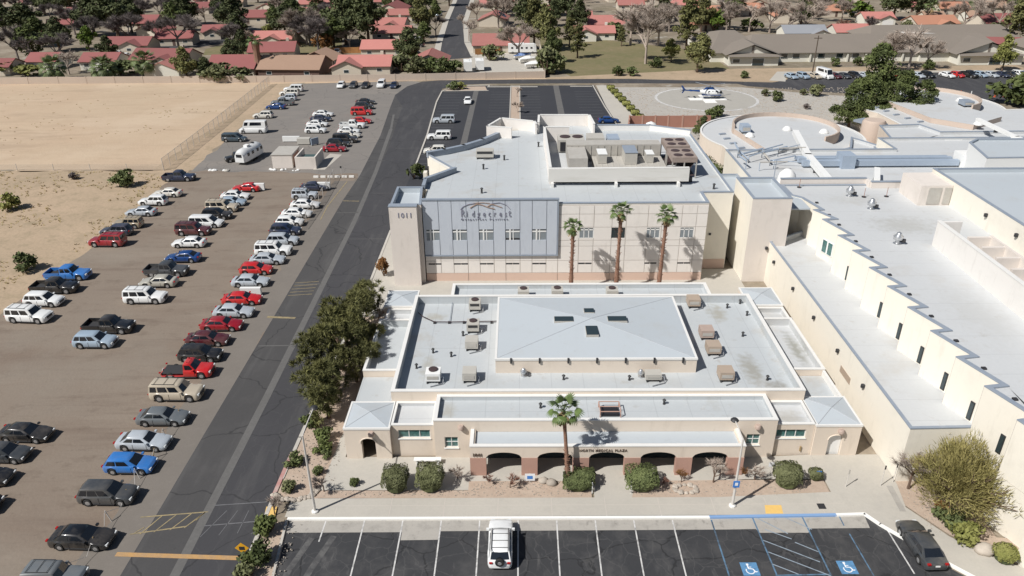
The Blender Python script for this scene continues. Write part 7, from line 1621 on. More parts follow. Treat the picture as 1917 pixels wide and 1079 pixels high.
tree((110.35, 228.84), BB, 'twig', 12, 1.1, 'left pale leafless tree in front of the care home', 'leafless_tree', 'tree')
tree((114.57, 227.07), BA, 'twig', 14, 1.15, 'big pale leafless tree in front of the care home', 'leafless_tree', 'tree')
tree((121.19, 230.11), BB, 'twig', 9, .9, 'small pale leafless tree beside the right gable', 'leafless_tree', 'tree')
tree((140.91, 225.37), EV, 'leaf_y', 10, .85, 'yellow green tree right of the care home gable', 'evergreen_tree', 'tree')
tree((169.53, 263.99), EV2, 'leaf_p', 17, 1.0, 'dark evergreen at the right edge above the care home', 'evergreen_tree', 'tree')
tree((205.90, 327.93), EV, 'leaf_m', 12, 1.1, 'dark tree at the top right corner', 'evergreen_tree', 'tree')
tree((201.86, 348.64), BA, 'twig', 8, 1.0, 'leafless tree in front of the green lawn at top right', 'leafless_tree', 'tree')
tree((185.44, 345.99), BA, 'twig_r', 7, 1.0, 'orange brown leafless tree at the top right', 'leafless_tree', 'tree')
tree((175.88, 291.92), BV, 'leaf_h', 4, 1.6, 'low olive hedge beyond the solar panel roof', 'bush', 'bush')
tree((71.80, 162.27), PI2, 'leaf_m', 9.5, 1.15, 'left pine of the cluster between the two rotundas', 'pine_tree', 'tree')
tree((76.97, 165.28), PI2, 'leaf_m', 11, 1.1, 'second pine of the cluster, behind the round stair', 'pine_tree', 'tree')
tree((85.42, 180.26), PI2, 'leaf_m', 15, 1.05, 'tallest pine of the cluster between the rotundas', 'pine_tree', 'tree')
tree((83.14, 165.14), PI2, 'leaf_m', 12, 1.15, 'right middle pine of the cluster between the rotundas', 'pine_tree', 'tree')
tree((87.02, 164.15), PI2, 'leaf_m', 10, 1.1, 'rightmost pine of the cluster, touching the right rotunda', 'pine_tree', 'tree')
tree((122.21, 184.16), BV, 'leaf_m', 7, 1.3, 'big round green bush at the right edge by the east drive', 'bush', 'bush')
tree((-0.31, 195.63), BA, 'twig', 3, 1.0, 'small leafless tree in the north lot median, farther one', 'leafless_tree', 'tree')
tree((-0.30, 178.77), BB, 'twig', 3, 1.0, 'small leafless tree in the north lot median, nearer one', 'leafless_tree', 'tree')

# shrubs
GS = 'clipped shrubs in the front planters'
clipped((-10.45, 49.01), 2.05, 1.9, 2.15, 'leaf_h', 'left of the two square clipped shrubs by the west wing window', 2600)
clipped((-7.56, 49.14), 2.2, 2.0, 2.2, 'leaf_h', 'right of the two square clipped shrubs by the west wing window', 2600)
clipped((4.87, 49.17), 2.4, 1.6, 1.2, 'leaf_h2', 'low clipped shrub wrapped round the front palm trunk', 2600, rd=.35)
clipped((8.0 - 2.55, 49.5), 1.7, 1.4, 1.5, 'leaf_h2', 'clipped shrub behind the low one, left of the entry path', 1800)
clipped((10.25, 49.23), 2.7, 2.1, 1.75, 'leaf_h2', 'wide green clipped shrub right of the entry path', 3000, rd=.3)
clipped((22.57, 49.60), 2.3, 2.2, 2.0, 'leaf_h', 'round ball shaped clipped shrub with a dark gap in the right planter', 2600, rd=.9)
clipped((25.24, 50.26), 1.1, 1.1, .95, 'leaf_h', 'small round shrub with a blue tag beside the right path', 900, rd=.8)
clipped((36.12, 41.28), 1.6, 1.6, 1.25, 'leaf_y', 'round yellow green shrub at the lower right corner', 1500, rd=.9)
for i in range(9):
    p = (24.54, 205.08); q = (26.40, 177.08); x = lerp(24.6, 28.2, i / 8); y = lerp(203, 167, i / 8)
    clipped((x, y), 2.0, 2.6, 1.1, 'leaf_y' if i < 3 else 'leaf_l', '%s yellow green hedge block from the road end beside the gravel bed' % ORD[i], 320, 'hedgeblock', group='hedge blocks between the north lot and the gravel', sz=.2)
for p, s, m, lab in (((-19.97, 52.46), 1.5, 'leaf_h2', 'round shrub by the road kerb, nearer the dark pines'), ((-19.24, 49.03), 1.3, 'leaf_h', 'dull shrub by the road kerb, inside the stone border'), ((-17.84, 55.91), 1.7, 'leaf_m', 'topmost green shrub beside the corner tower'), ((-17.82, 54.29), 1.6, 'leaf_m', 'middle green shrub beside the corner tower'), ((-17.50, 53.32), 1.0, 'leaf_h2', 'low shrub below the middle one by the corner tower'),
        ((-17.31, 51.04), 1.0, 'leaf_h2', 'lowest little shrub on the west bank'), ((-19.51, 58.10), 1.8, 'leaf_m', 'olive shrub at the foot of the nearest dark pine'), ((-13.92, 49.68), .9, 'leaf_m', 'small bright green shrub in the brown planter'), ((-19.70, 44.38), 1.9, 'leaf_m', 'round green shrub at the corner of the front lot'), ((-19.65, 41.59), 2.1, 'leaf_m', 'round green shrub by the yellow road sign'), ((-19.91, 39.70), 1.6, 'leaf_h', 'shrub cut off by the bottom edge left of the front lot'),
        ((34.37, 45.00), 2.2, 'leaf_h2', 'green ground shrub under the big yellow green tree'), ((34.61, 43.31), 2.2, 'leaf_y', 'yellow green ground shrub further along the white kerb'), ((33.75, 46.30), 1.4, 'leaf_o', 'brown red shrub at the foot of the big yellow green tree'),
        ((-70.00, 127.97), 3.6, 'leaf_h2', 'large green desert bush at the corner of the fence'), ((-84.17, 116.44), 3.2, 'leaf_y', 'yellowish desert bush at the left edge'), ((-67.91, 92.74), 3.0, 'leaf_h2', 'green desert bush beside the lower left scrubland'), ((-81.26, 131.10), 1.6, 'twig_d', 'small dead bush on the fence line'),
        ((46.53, 174.56), 3.2, 'leaf_m', 'rounded green shrub between helipad and rotunda, right one'), ((43.40, 171.69), 2.6, 'leaf_m', 'rounded green shrub between helipad and rotunda, left one'), ((64.12, 189.69), 3.0, 'leaf_h2', 'low green shrub right of the helipad ring'), ((63.11, 194.45), 2.2, 'leaf_h', 'little shrub right of the helipad ring, farther back'), ((73.09, 195.38), 2.0, 'leaf_h', 'small round shrub by the east drive'), ((76.81, 194.67), 3.6, 'leaf_h', 'wide brownish shrub left of the pine cluster'),
        ((68.78, 180.69), 1.6, 'twig_d', 'dead looking little bush on the gravel'), ((28.92, 221.32), 3.4, 'leaf_m', 'left dark hedge bush at the front of the dry park'), ((32.28, 221.21), 3.2, 'leaf_h2', 'right dark hedge bush at the front of the dry park'), ((41.84, 234.56), 3.6, 'leaf_m', 'green bush under the nearest leafless park tree'), ((63.77, 217.92), 2.4, 'leaf_h2', 'bush in front of the care home gable'),
        ((95.25, 234.38), 3.0, 'leaf_h2', 'bush under the care home windows, left one'), ((102.71, 234.11), 3.2, 'leaf_m', 'bush under the care home windows, right one'), ((120.72, 228.48), 3.4, 'leaf_m', 'green bush at the left corner of the right care home gable'), ((-17.29, 205.00), 2.8, 'leaf_h2', 'yellow green shrubs round the sign in the north lot island'), ((-15.56, 204.95), 2.4, 'leaf_y', 'dry shrub beside the north lot island sign')):
    put('shrub', 'bushb', f_bush(700, .11), m, p, lab, 'shrub', s * .85, s * .75)
for p, s, m, lab in (((-16.50, 48.76), .34, 'twig_d', 'large olive brown bare shrub at the left end of the planter'), ((-5.34, 50.33), .30, 'twig', 'pale leafless shrub right of the square clipped ones'), ((-0.82, 49.19), .26, 'twig_r', 'reddish leafless shrub in front of the first arch'), ((-2.65, 49.85), .2, 'twig_r', 'small reddish twiggy shrub at the left pier'), ((16.47, 49.81), .40, 'twig', 'big dry tan shrub in front of the last arch'), ((13.74, 49.82), .22, 'leaf_o', 'orange brown shrub above the rock ring'),
        ((20.05, 50.13), .33, 'twig', 'grey leafless shrub right of the light pole'), ((19.41, 50.61), .2, 'leaf_o', 'small orange shrub at the foot of the light pole'), ((12.10, 49.49), .16, 'twig_r', 'tiny twiggy shrub next to the wide clipped one'), ((-19.89, 46.08), .3, 'twig', 'pale bare branches beside the corner shrub')):
    put('leafless_shrub', 'bare', f_bare(), m, p, lab, 'shrub', s, s * .9)
clipped((33.2, 131), 3.4, 13, 3.4, 'leaf_m', 'long green hedge between the pavilion and the left rotunda', 2200, 'longhedge', group='hedges', sz=.2, rz=.2)
clipped((36.0, 121.5), 3.2, 9, 3.4, 'leaf_m', 'near end of the long green hedge beside the pavilion roof', 2200, 'longhedge2', group='hedges', sz=.2, rz=.25)
put('small_tree', 'ever', EV[1], 'leaf_m', (38.20, 155.00), 'small round tree left of the left rotunda', 'tree', .5, .5)
# the big yellow green desert tree
def f_palo(g):
    t = MB(); c = MB(); tips = []
    def br(p, d, L, r, k):
        q = p + d * L; t.tube(p, q, r, r * .65, 6 if k < 2 else 4, cap=False)
        if k >= 4: tips.append((q, d)); return
        if k >= 2: tips.append((q, d))
        for _ in range(3):
            nd = (d + rdir(g) * .55 + Vector((d.x, d.y, 0)) * .25); nd.z = abs(nd.z) * .75 + .12; br(q, nd.normalized(), L * g.uniform(.7, .95), r * .6, k + 1)
    for a in range(6):
        d = Vector((math.cos(a * 1.05), math.sin(a * 1.05), 1.15)).normalized(); br(Vector((0, 0, .1)), d, 1.5, .13, 1)
    for i in range(12000):
        d = rdir(g); d.z = abs(d.z) * .95 + .02; d.normalize(); rr_ = 3.3 * g.random() ** .45 * (.8 + .3 * noise.noise(d * 2.2)); p = Vector((d.x * rr_ * 1.08, d.y * rr_, .9 + d.z * rr_ * 1.65)); nd = (d * .9 + rdir(g) * .5 + Vector((0, 0, .5))).normalized(); L = g.uniform(.2, .55); s = nd.orthogonal().normalized() * .024; s = Matrix.Rotation(g.uniform(0, 3.1), 3, nd) @ s
        c.add([p - s, p + s, p + nd * L], [(0, 1, 2)])
    for i in range(5000):
        p, d = g.choice(tips); p = p - d * g.uniform(0, 1.0) + rdir(g) * .42; nd = (d * .8 + rdir(g) * .75 + Vector((0, 0, .35))).normalized(); L = g.uniform(.22, .6); s = nd.orthogonal().normalized() * .028; s = Matrix.Rotation(g.uniform(0, 3.1), 3, nd) @ s
        c.add([p - s, p + s, p + nd * L], [(0, 1, 2)])
    return t, c
put('desert_tree', 'palo', f_palo, 'leaf_y2', (35.4, 47.2), 'big feathery yellow green tree in front of the cream sawtooth wall', 'tree', 1.18, 1.18, rz=.5)
put('leafless_tree', 'baren', f_bare(2500, .014), 'twig', (32.6, 49.0), 'thin leafless tree against the cream lean-to wall', 'tree', .62, .62)
# ground cover stuff: dry tufts on the scrubland, pebbles in the beds
g = random.Random(11); mb = MB()
for _ in range(2600):
    x = g.uniform(-125, -63.5); y = g.uniform(70, 136)
    if noise.noise(Vector((x * .09, y * .12, 1))) < -.02 or x > -62: continue
    for k in range(3):
        a = g.uniform(0, 6.28); s = g.uniform(.15, .45); p = Vector((x + g.uniform(-.3, .3), y + g.uniform(-.3, .3), 0)); mb.add([p + Vector((-.1, 0, 0)), p + Vector((.1, .05, 0)), p + Vector((math.cos(a) * s, math.sin(a) * s, s * .8))], [(0, 1, 2)])
for _ in range(500):
    x = g.uniform(-150, -70); y = g.uniform(138, 213)
    if noise.noise(Vector((x * .06, y * .08, 9))) < .02: continue
    for k in range(3):
        a = g.uniform(0, 6.28); s = g.uniform(.08, .28); p = Vector((x + g.uniform(-.3, .3), y + g.uniform(-.3, .3), 0)); mb.add([p + Vector((-.12, 0, 0)), p + Vector((.12, .05, 0)), p + Vector((math.cos(a) * s, math.sin(a) * s, s * .7))], [(0, 1, 2)])
mb.build('dry_grass_tufts', M['drygrass'], None, kind='stuff')
mb = MB()
for _ in range(1500):
    x, y = g.choice(((g.uniform(-16.5, 5.8), g.uniform(48.1, 48.8)), (g.uniform(9.6, 24), g.uniform(48.2, 49.9)), (g.uniform(-20, -16), g.uniform(50, 58)), (g.uniform(32, 36.5), g.uniform(44, 49)), (g.uniform(-20, -17.5), g.uniform(30, 45)), (g.uniform(-4, 5.8), g.uniform(48.9, 49.9))))
    s = g.uniform(.03, .09); mb.box(x, x + s, y, y + s, .08, .10 + s * .7)
mb.build('bed_pebbles', M['stone'], None, kind='stuff')
mb = MB()
for _ in range(2600):
    x = g.uniform(28, 100); y = g.uniform(150, 204); s = g.uniform(.1, .3)
    if (x - 47.6) ** 2 + (y - 192.2) ** 2 < 170: continue
    mb.box(x, x + s, y, y + s, .01, .02 + s * .4)
mb.build('gravel_stones', M['stone'], None, kind='stuff')
def rock(p, s, lab, g_='boulders in the front beds', z=.1):
    gg = random.Random(int(p[0] * 50)); bm = bmesh.new(); bmesh.ops.create_icosphere(bm, subdivisions=2, radius=1)
    for v in bm.verts: v.co *= 1 + .22 * noise.noise(v.co * 1.4 + Vector((p[0], p[1], 0))); v.co.x *= s; v.co.y *= s * .8; v.co.z *= s * .65
    me = bpy.data.meshes.new('boulder'); bm.to_mesh(me); bm.free(); me.materials.append(M['stone']); me.shade_smooth()
    o = obj('boulder', me, None, loc=(p[0], p[1], z + s * .3)); tag(o, lab, 'rock', g_)
rock((2.00, 49.91), .45, 'left pale boulder beside the blue sign under the palm'); rock((2.72, 49.64), .5, 'right pale boulder under the front palm'); rock((35.08, 42.07), .8, 'large white boulder near the round shrub at the lower right')
rg = thing('rock_ring', 'ring of small stones round the orange shrub', 'rocks', (*(13.94, 48.96), .1))
for k in range(12):
    a = k * .52; s = .18 + .05 * (k % 3); MB().lathe([(s, 0), (s * 1.1, s * .4), (s * .6, s * .8)], (math.cos(a) * .95, math.sin(a) * .5, 0), 6).build('stone', M['stone'], rg)
rg = thing('stone_border', 'curved border of brown stones at the kerb corner', 'rocks', (*(-18.99, 47.93), .1))
k = 0
for k in range(26):
    a = R(200 + k * 7); rr2 = 1.5 + .25 * (k % 2); s = .16 + .04 * (k % 3); MB().lathe([(s, 0), (s * 1.1, s * .5), (s * .5, s * .9)], (math.cos(a) * rr2 * 1.1, math.sin(a) * rr2 * .7 + .9, 0), 6).build('stone', M['stone'], rg)

# more houses in the gaps between the rows
gh = random.Random(8); hc = []
for _ in range(900):
    y = gh.uniform(240, 432); x = gh.uniform(-.64 * y, .68 * y)
    if 2 < x < 68 and y < 300: continue
    if -36 < x < -6: continue
    if x >= 50 and y < 305: continue
    if any(abs(x - t_.location.x) < 18 and abs(y - t_.location.y) < 15 for t_ in HOUSES): continue
    if any((x - q[0]) ** 2 + (y - q[1]) ** 2 < 17.5 ** 2 for q in hc): continue
    if any(t_.get('category') == 'tree' and (x - t_.location.x) ** 2 + (y - t_.location.y) ** 2 < 36 for t_ in TREES): continue
    hc.append((x, y))
    if len(hc) >= 34: break
for bn, y0, y1 in (('nearer', 240, 300), ('middle', 300, 365), ('far', 365, 433)):
    for i, (x, y) in enumerate(sorted(c for c in hc if y0 <= c[1] < y1)):
        m = gh.choice(('tile_r', 'tile_r', 'tile_d', 'tile_o', 'tile_b') if x > -20 else ('tile_d', 'tile_d', 'tile_r', 'tile_b'))
        house((x, y), gh.uniform(13, 19), gh.uniform(9.5, 12.5), gh.choice((0, 0, 85, 5, -6)), m, '%s roofed infill house, %s from the left in the %s rows of smaller houses' % ({'tile_r': 'pink', 'tile_d': 'dull red', 'tile_o': 'orange', 'tile_b': 'tan'}[m], ordn(i + 1), bn), wing=gh.choice((None, (2.5, 6, 2))), chimney=gh.random() < .3)
# remaining trees of the neighbourhood
gf = random.Random(42); cand = []
for _ in range(1400):
    y = gf.uniform(232, 440); x = gf.uniform(-.66 * y, .70 * y)
    if 6 < x < 66 and y < 296: continue
    if -29 < x < -14: continue
    if x >= 56 and y < 292: continue
    if x < 0 and y < 238: continue
    if any((x - o[0]) ** 2 + (y - o[1]) ** 2 < o[2] ** 2 for o in [(c[0], c[1], 9.0) for c in cand]): continue
    if any(abs(x - t_.location.x) < 9.5 and abs(y - t_.location.y) < 8.5 for t_ in HOUSES): continue
    cand.append((x, y))
    if len(cand) > 150: break
bands = (('front', 232, 290), ('second', 290, 340), ('third', 340, 385), ('farthest', 385, 441))
for bn, y0, y1 in bands:
    for i, (x, y) in enumerate(sorted(c for c in cand if y0 <= c[1] < y1)):
        k = gf.random(); left = x < -20
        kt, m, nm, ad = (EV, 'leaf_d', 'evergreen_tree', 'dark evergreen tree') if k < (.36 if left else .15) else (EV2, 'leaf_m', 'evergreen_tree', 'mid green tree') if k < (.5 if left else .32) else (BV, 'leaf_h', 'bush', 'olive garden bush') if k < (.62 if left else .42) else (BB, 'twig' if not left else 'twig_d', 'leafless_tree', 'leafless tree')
        h = gf.uniform(7, 13) if nm != 'bush' else gf.uniform(3, 5)
        n_ = ordn(i + 1)
        tree((x, y), kt, m, h, gf.uniform(1.0, 1.35), '%s, %s from the left in the %s belt of garden trees' % (ad, n_, bn), nm, 'bush' if nm == 'bush' else 'tree')

# ---- single storey care home with grey brown roofs
ch = thing('care_home', 'long single-storey care home with grey brown roofs and cream walls beyond the east drive', 'building', (90, 240, 0))
def gable(x0, x1, y0, y1, h, rise, ends=True, m='shingle', hip_e=4.0):
    w = MB(); w.prism([(x0, y0), (x1, y0), (x1, y1), (x0, y1)], 0, h, top=False, bot=False); w.build('wall', M['house_white'], ch)
    r = MB(); o = .8; ym = (y0 + y1) / 2; a, b = x0 - o, x1 + o; c, d = y0 - o, y1 + o; z = h - .1; zr = h + rise
    r.quad((a, c, z), (b, c, z), (b - hip_e, ym, zr), (a + hip_e, ym, zr)); r.quad((b, d, z), (a, d, z), (a + hip_e, ym, zr), (b - hip_e, ym, zr)); r.quad((b, c, z), (b, d, z), (b - hip_e, ym, zr)); r.quad((a, d, z), (a, c, z), (a + hip_e, ym, zr))
    r.quad((a, c, z - .2), (b, c, z - .2), (b, c, z), (a, c, z)); r.build('roof', M[m], ch)
def crossgable(xc, w2, y0, depth, h, rise, door=True):
    w = MB(); w.prism([(xc - w2, y0), (xc + w2, y0), (xc + w2, y0 + depth), (xc - w2, y0 + depth)], 0, h, top=False, bot=False); w.quad((xc - w2 * .82, y0 + 2.2, h + .25), (xc + w2 * .82, y0 + 2.2, h + .25), (xc, y0 + 2.2, h + rise - .3)); w.build('wall', M['house_white'], ch)
    MB().box(xc - .35, xc + .35, y0 + 2.1, y0 + 2.2, h + .3, h + rise - .3).build('gable_post', M['shingle'], ch)
    r = MB(); o = 1.0
    for s in (-1, 1): r.quad((xc + s * (w2 + o), y0 + .6, h), (xc, y0 + 1.4, h + rise), (xc, y0 + depth, h + rise), (xc + s * (w2 + o), y0 + depth, h))
    r.quad((xc - w2 - o, y0 - 1.2, h - .15), (xc + w2 + o, y0 - 1.2, h - .15), (xc + w2 * .85, y0 + 2.2, h + .35), (xc - w2 * .85, y0 + 2.2, h + .35)); r.build('porch_roof', M['shingle'], ch)
    if door:
        f = MB().box(xc - .6, xc + 3.2, y0 - .1, y0 - .01, .1, 2.4).build('door_frame', M['frame_w'], ch); MB().box(xc - .4, xc + 3.0, y0 - .13, y0 - .11, .15, 2.2).build('glazing', M['glass'], f)
        f = MB().box(xc - w2 + 1, xc - w2 + 3.4, y0 - .1, y0 - .01, .9, 2.1).build('window', M['frame_w'], ch); MB().box(xc - w2 + 1.2, xc - w2 + 3.2, y0 - .13, y0 - .11, 1.0, 2.0).build('pane', M['glass'], f)
yb = 240.0
gable(72, 133, yb + 1.5, yb + 25, 3.0, 3.6); gable(60, 78, yb + 2, yb + 38, 3.0, 4.0, hip_e=7.5)
crossgable(71.5, 7.5, yb - 4.5, 14, 3.0, 3.0); gable(124, 150, yb + 0.5, yb + 22, 3.0, 3.8); crossgable(142.5, 9.5, yb - 5.5, 16, 3.0, 3.4)
gable(118, 168, yb + 22, yb + 42, 3.2, 3.4); gable(160, 190, yb - 1, yb + 18, 3.0, 3.6); crossgable(170, 9, yb - 5, 12, 3.0, 3.2)
MB().rbox(133.5, yb + 24, 4.2, 5.2, 12, .4, R(-22)).build('clerestory', M['frame_w'], ch)
for x in (82.5, 86.2, 94.0, 99.6, 104.6, 110.5, 116.0):
    f = MB().box(x - 1.1, x + 1.1, yb + 1.38, yb + 1.48, 1.1, 2.6).build('window', M['frame_w'], ch); MB().box(x - 1.0, x + 1.0, yb + 1.34, yb + 1.37, 1.2, 2.5).build('pane', M['glass'], f)
for x in (79.5, 90.5, 102, 107.6, 113.4, 119): MB().box(x - .25, x + .25, yb + .9, yb + 1.4, 0, 2.9).build('wall_pier', M['house_white'], ch)
shift(ch)
# ---- walls and fences
def bays(name, label, cat, pts, H, step, panelm, postm, th=.18, pw=.3, mid='wall_panel', post='pilaster', jit=0):
    t = thing(name, label, cat, (*pts[0], 0))
    for a, b in zip(pts[:-1], pts[1:]):
        a = Vector(a); b = Vector(b); n = max(1, int((b - a).length / step)); ang = math.atan2((b - a).y, (b - a).x)
        for i in range(n):
            p = a + (b - a) * i / n; q = a + (b - a) * (i + 1) / n; c = (p + q) / 2; L = (q - p).length
            o = MB().rbox(0, 0, 0, H, L - pw, th, ang).build(mid, panelm, t); o.location = (c.x - pts[0][0], c.y - pts[0][1], 0)
            o = MB().rbox(0, 0, 0, H + .08, pw, th + .12, ang).build(post, postm, t); o.location = (p.x - pts[0][0], p.y - pts[0][1], 0)
    return t
bays('perimeter_wall', 'long tan block wall between the field and the houses', 'wall', [(-155.92, 215.37), (-130.39, 216.02), (-74.02, 215.71), (-34.83, 216.66), (7.6, 219.6), (8.2, 232)], 1.9, 7.5, M['block_tan'], M['block_tan'])
bays('storage_yard_side_wall', 'pale block wall at the right side of the storage yard', 'wall', [(8.4, 232.5), (7.38, 268.52)], 1.8, 7.0, M['house_w'], M['block_tan'])
bays('wooden_fence', 'orange stained wooden fence behind the big pink gabled house', 'fence', [(-65.40, 261.93), (-42.62, 264.15)], 1.9, 2.6, M['wood_o'], M['wood_o'], .08, .14, 'fence_panel', 'post')
bays('wooden_fence', 'orange stained wooden fence at the back of the storage yard', 'fence', [(-14.17, 257.89), (-3.93, 261.57)], 1.9, 2.6, M['wood_o'], M['wood_o'], .08, .14, 'fence_panel', 'post')
bays('garden_wall', 'pale garden wall behind the left care home roofs', 'wall', [(96.47, 280.64), (109.58, 280.07), (120.76, 281.96)], 1.8, 7, M['house_w'], M['house_w'])
# chain link fences
wire = mat('chain_link_wire', (.34, .31, .27), .7, trans=.22)
def linkfence(label, pts, H, step, name='chain_link_fence', rails=True):
    t = thing(name, label, 'fence', (*pts[0], 0)); x0, y0 = pts[0]
    for a, b in zip(pts[:-1], pts[1:]):
        a = Vector(a); b = Vector(b); n = max(1, int((b - a).length / step))
        for i in range(n):
            p = a + (b - a) * i / n; q = a + (b - a) * (i + 1) / n
            MB().quad((p.x - x0, p.y - y0, .05), (q.x - x0, q.y - y0, .05), (q.x - x0, q.y - y0, H), (p.x - x0, p.y - y0, H)).build('mesh_panel', wire, t)
            o = MB().tube((0, 0, 0), (0, 0, H + .1), .06, n=6).build('post', M['pole'], t); o.location = (p.x - x0, p.y - y0, 0)
            if rails: MB().tube((p.x - x0, p.y - y0, H), (q.x - x0, q.y - y0, H), .035, n=4).build('top_rail', M['pole'], t)
    return t
linkfence('tall chain link fence between the bare field and the paved lot', [(-66.9, 136.3), (-67.6, 165), (-69.3, 213)], 2.3, 3.0)
linkfence('low wire fence across the bottom of the bare field', [(-66.9, 136.4), (-95, 136.8), (-140, 137)], 1.2, 7, rails=False)
linkfence('chain link fence at the northeast corner of the dirt lot', [(-33.6, 131.0), (-33.2, 118), (-33.4, 106)], 1.6, 3.2)
# bent fence posts with sagging cables by the long column of cars
t = thing('cable_fence', 'leaning posts with sagging cables along the road edge of the dirt lot', 'fence', (-32.9, 50, 0))
ys2 = [40.2, 42.6, 45.4, 47.9, 50.5, 53.2, 56.0, 59.0]
for i, y in enumerate(ys2):
    dx = (-.5, .1, -.35, .2, -.3, .25, -.2, .1)[i]; MB().tube((0, y - 50, 0), (dx, y - 50 + .1, 1.05), .045, n=6).build('post', M['skirt'] if i % 2 else M['pole'], t)
    if i: 
        a = Vector((dx0, ys2[i - 1] - 50, .95)); b = Vector((dx, y - 50, .95)); MB().path([a, (a + b) / 2 + Vector((.3, 0, -.6)), b], .02, 4).build('cable', M['pole'], t)
    dx0 = dx
# ---- lamp posts
def lamp(p, h, arm, label, lean=0):
    t = thing('street_lamp', label, 'street lamp', (p[0], p[1], .12), 0, 'lamp posts at the front walk')
    MB().path([(0, 0, 0), (0, 0, h * .5), (lean, 0, h)], [.12, .10, .07], 8).build('pole', M['pole'], t); MB().lathe([(.28, 0), (.28, .12), (.14, .2)], (0, 0, 0), 10).build('base', M['coping_l'], t)
    MB().path([(lean, 0, h - .05), (lean, arm * .5, h + .06), (lean, arm, h)], .055, 6).build('arm', M['pole'], t); MB().lathe([(.3, 0), (.34, .08), (.2, .22), (.05, .26)], (lean, arm + .2, h - .1), 12).build('lamp_head', M['dark'], t)
    return t
lamp((-16.68, 46.35), 7.75, 3.4, 'tall pale lamp post at the west end of the front walk')
t = lamp((17.35, 46.95), 6.8, 2.3, 'tall pale lamp post with a small blue sign, near the accessible bays')
MB().box(-.26, .26, -.17, -.12, 2.1, 2.75).build('blue_sign', M['sign_b'], t); MB().box(-.12, .12, -.18, -.172, 2.3, 2.6).build('symbol', M['sign_w'], t)
t = thing('utility_pole', 'dark wooden utility pole in front of the care home', 'pole', (*(84.06, 220.27), 0)); MB().tube((0, 0, 0), (0, 0, 11), .2, .14, 8).build('pole', M['wood_pole'], t); MB().box(-1.1, 1.1, -.1, .1, 10.2, 10.4).build('crossarm', M['wood_pole'], t)
def post_sign(p, h, w, hh, m, label, face=None, rot=0, yaw=0, name='sign_post', cat='sign', z=.1):
    t = thing(name, label, cat, (p[0], p[1], z), R(yaw)); MB().tube((0, .03, 0), (0, .03, h), .035, n=6).build('post', M['pole'], t)
    c = Vector((0, 0, h - hh / 2)); P = [(-w / 2, 0, -hh / 2), (w / 2, 0, -hh / 2), (w / 2, 0, hh / 2), (-w / 2, 0, hh / 2)]; q = Matrix.Rotation(R(rot), 3, 'Y')
    P = [q @ Vector(v) + c for v in P]; MB().add([v + Vector((0, -.02, 0)) for v in P] + [v + Vector((0, .0, 0)) for v in P], [(0, 1, 2, 3), (7, 6, 5, 4), (0, 4, 5, 1), (1, 5, 6, 2), (2, 6, 7, 3), (3, 7, 4, 0)]).build('sign_face', M[m], t)
    if face: MB().box(-w * .28, w * .28, -.03, -.022, h - hh * .75, h - hh * .3).build('symbol', M[face], t)
    return t
t = post_sign((-20.76, 41.22), 1.7, .75, .75, 'sign_y', 'yellow diamond warning sign on a post at the road speed bar', 'dark', 45)
t = post_sign((-20.38, 82.14), 1.9, .8, .8, 'sign_y', 'yellow round road sign beyond the dark pines', 'dark', 45)
post_sign((0.86, 49.84), .95, .85, .75, 'sign_w', 'white and blue sign board between the first two arches', 'sign_b'); post_sign((21.58, 50.81), 1.3, .5, .45, 'sign_w', 'small white sign by the round clipped shrub'); post_sign((25.40, 50.06), 1.0, .42, .35, 'sign_b', 'small blue sign over the little round shrub')
post_sign((27.47, 49.19), 1.9, .12, .5, 'hvac', 'thin bare post in the right planter'); post_sign((30.44, 49.31), 2.2, .12, .4, 'dark', 'thin dark post at the right end of the walk')
post_sign((31.67, 49.77), 2.0, .1, .4, 'dark', 'second thin dark post against the cream lean-to wall')
post_sign((-17.10, 206.33), 1.3, 3.6, 1.1, 'hvac', 'grey monument sign in the north lot island', name='monument_sign')
post_sign((-32.19, 131.19), 2.2, .3, .4, 'dark', 'leaning dark sign post at the edge of the road by the upper lot')
MB().box(24.3, 24.9, 46.6, 47.2, .125, .15).build('drain_cover', M['dark'], None, kind='structure')
_d = MB(); strip(_d, (31.16, 49.31), (30.96, 46.30), .5, .14); _d.build('trench_drain', M['gutter'], kind='structure')
# handrails of the entry path
for x, lab in ((6.05, 'white handrail on the left side of the entry path'), (9.3, 'pale handrail on the right side of the entry path')):
    t = thing('handrail', lab, 'handrail', (x, 49.4, .1), 0, 'entry handrails'); MB().path([(0, -.9, 0), (0, -.9, .95), (0, .9, .95), (0, .9, 0)], .045, 6).build('rail', M['frame_w'], t); MB().tube((0, -.9, .5), (0, .9, .5), .03, n=5).build('mid_rail', M['frame_w'], t)
t = thing('bench', 'low white bench on the west walk behind the clipped shrubs', 'bench', (*(-8.13, 52.36), .1)); MB().box(-1.2, 1.2, -.25, .25, .4, .48).build('seat', M['frame_w'], t); MB().box(-1.0, -.85, -.2, .2, 0, .4).build('leg', M['frame_w'], t); MB().box(.85, 1.0, -.2, .2, 0, .4).build('leg', M['frame_w'], t)
# red top markers by the east drive
for i, (p, lab) in enumerate((((112.32, 193.66), 'orange cone post near the right rotunda, leftmost'), ((114.66, 193.00), 'white cone post near the right rotunda'), ((120.30, 192.24), 'orange cone post in the east drive, left of the pair'), ((122.67, 192.17), 'orange cone post in the east drive, right of the pair'))):
    t = thing('cone_post', lab, 'cone', (*p, .02)); MB().lathe([(.35, 0), (.35, .1), (.14, .12), (.1, 1.3), (.02, 1.35)], n=8).build('cone', M['orange'] if i != 1 else M['frame_w'], t)
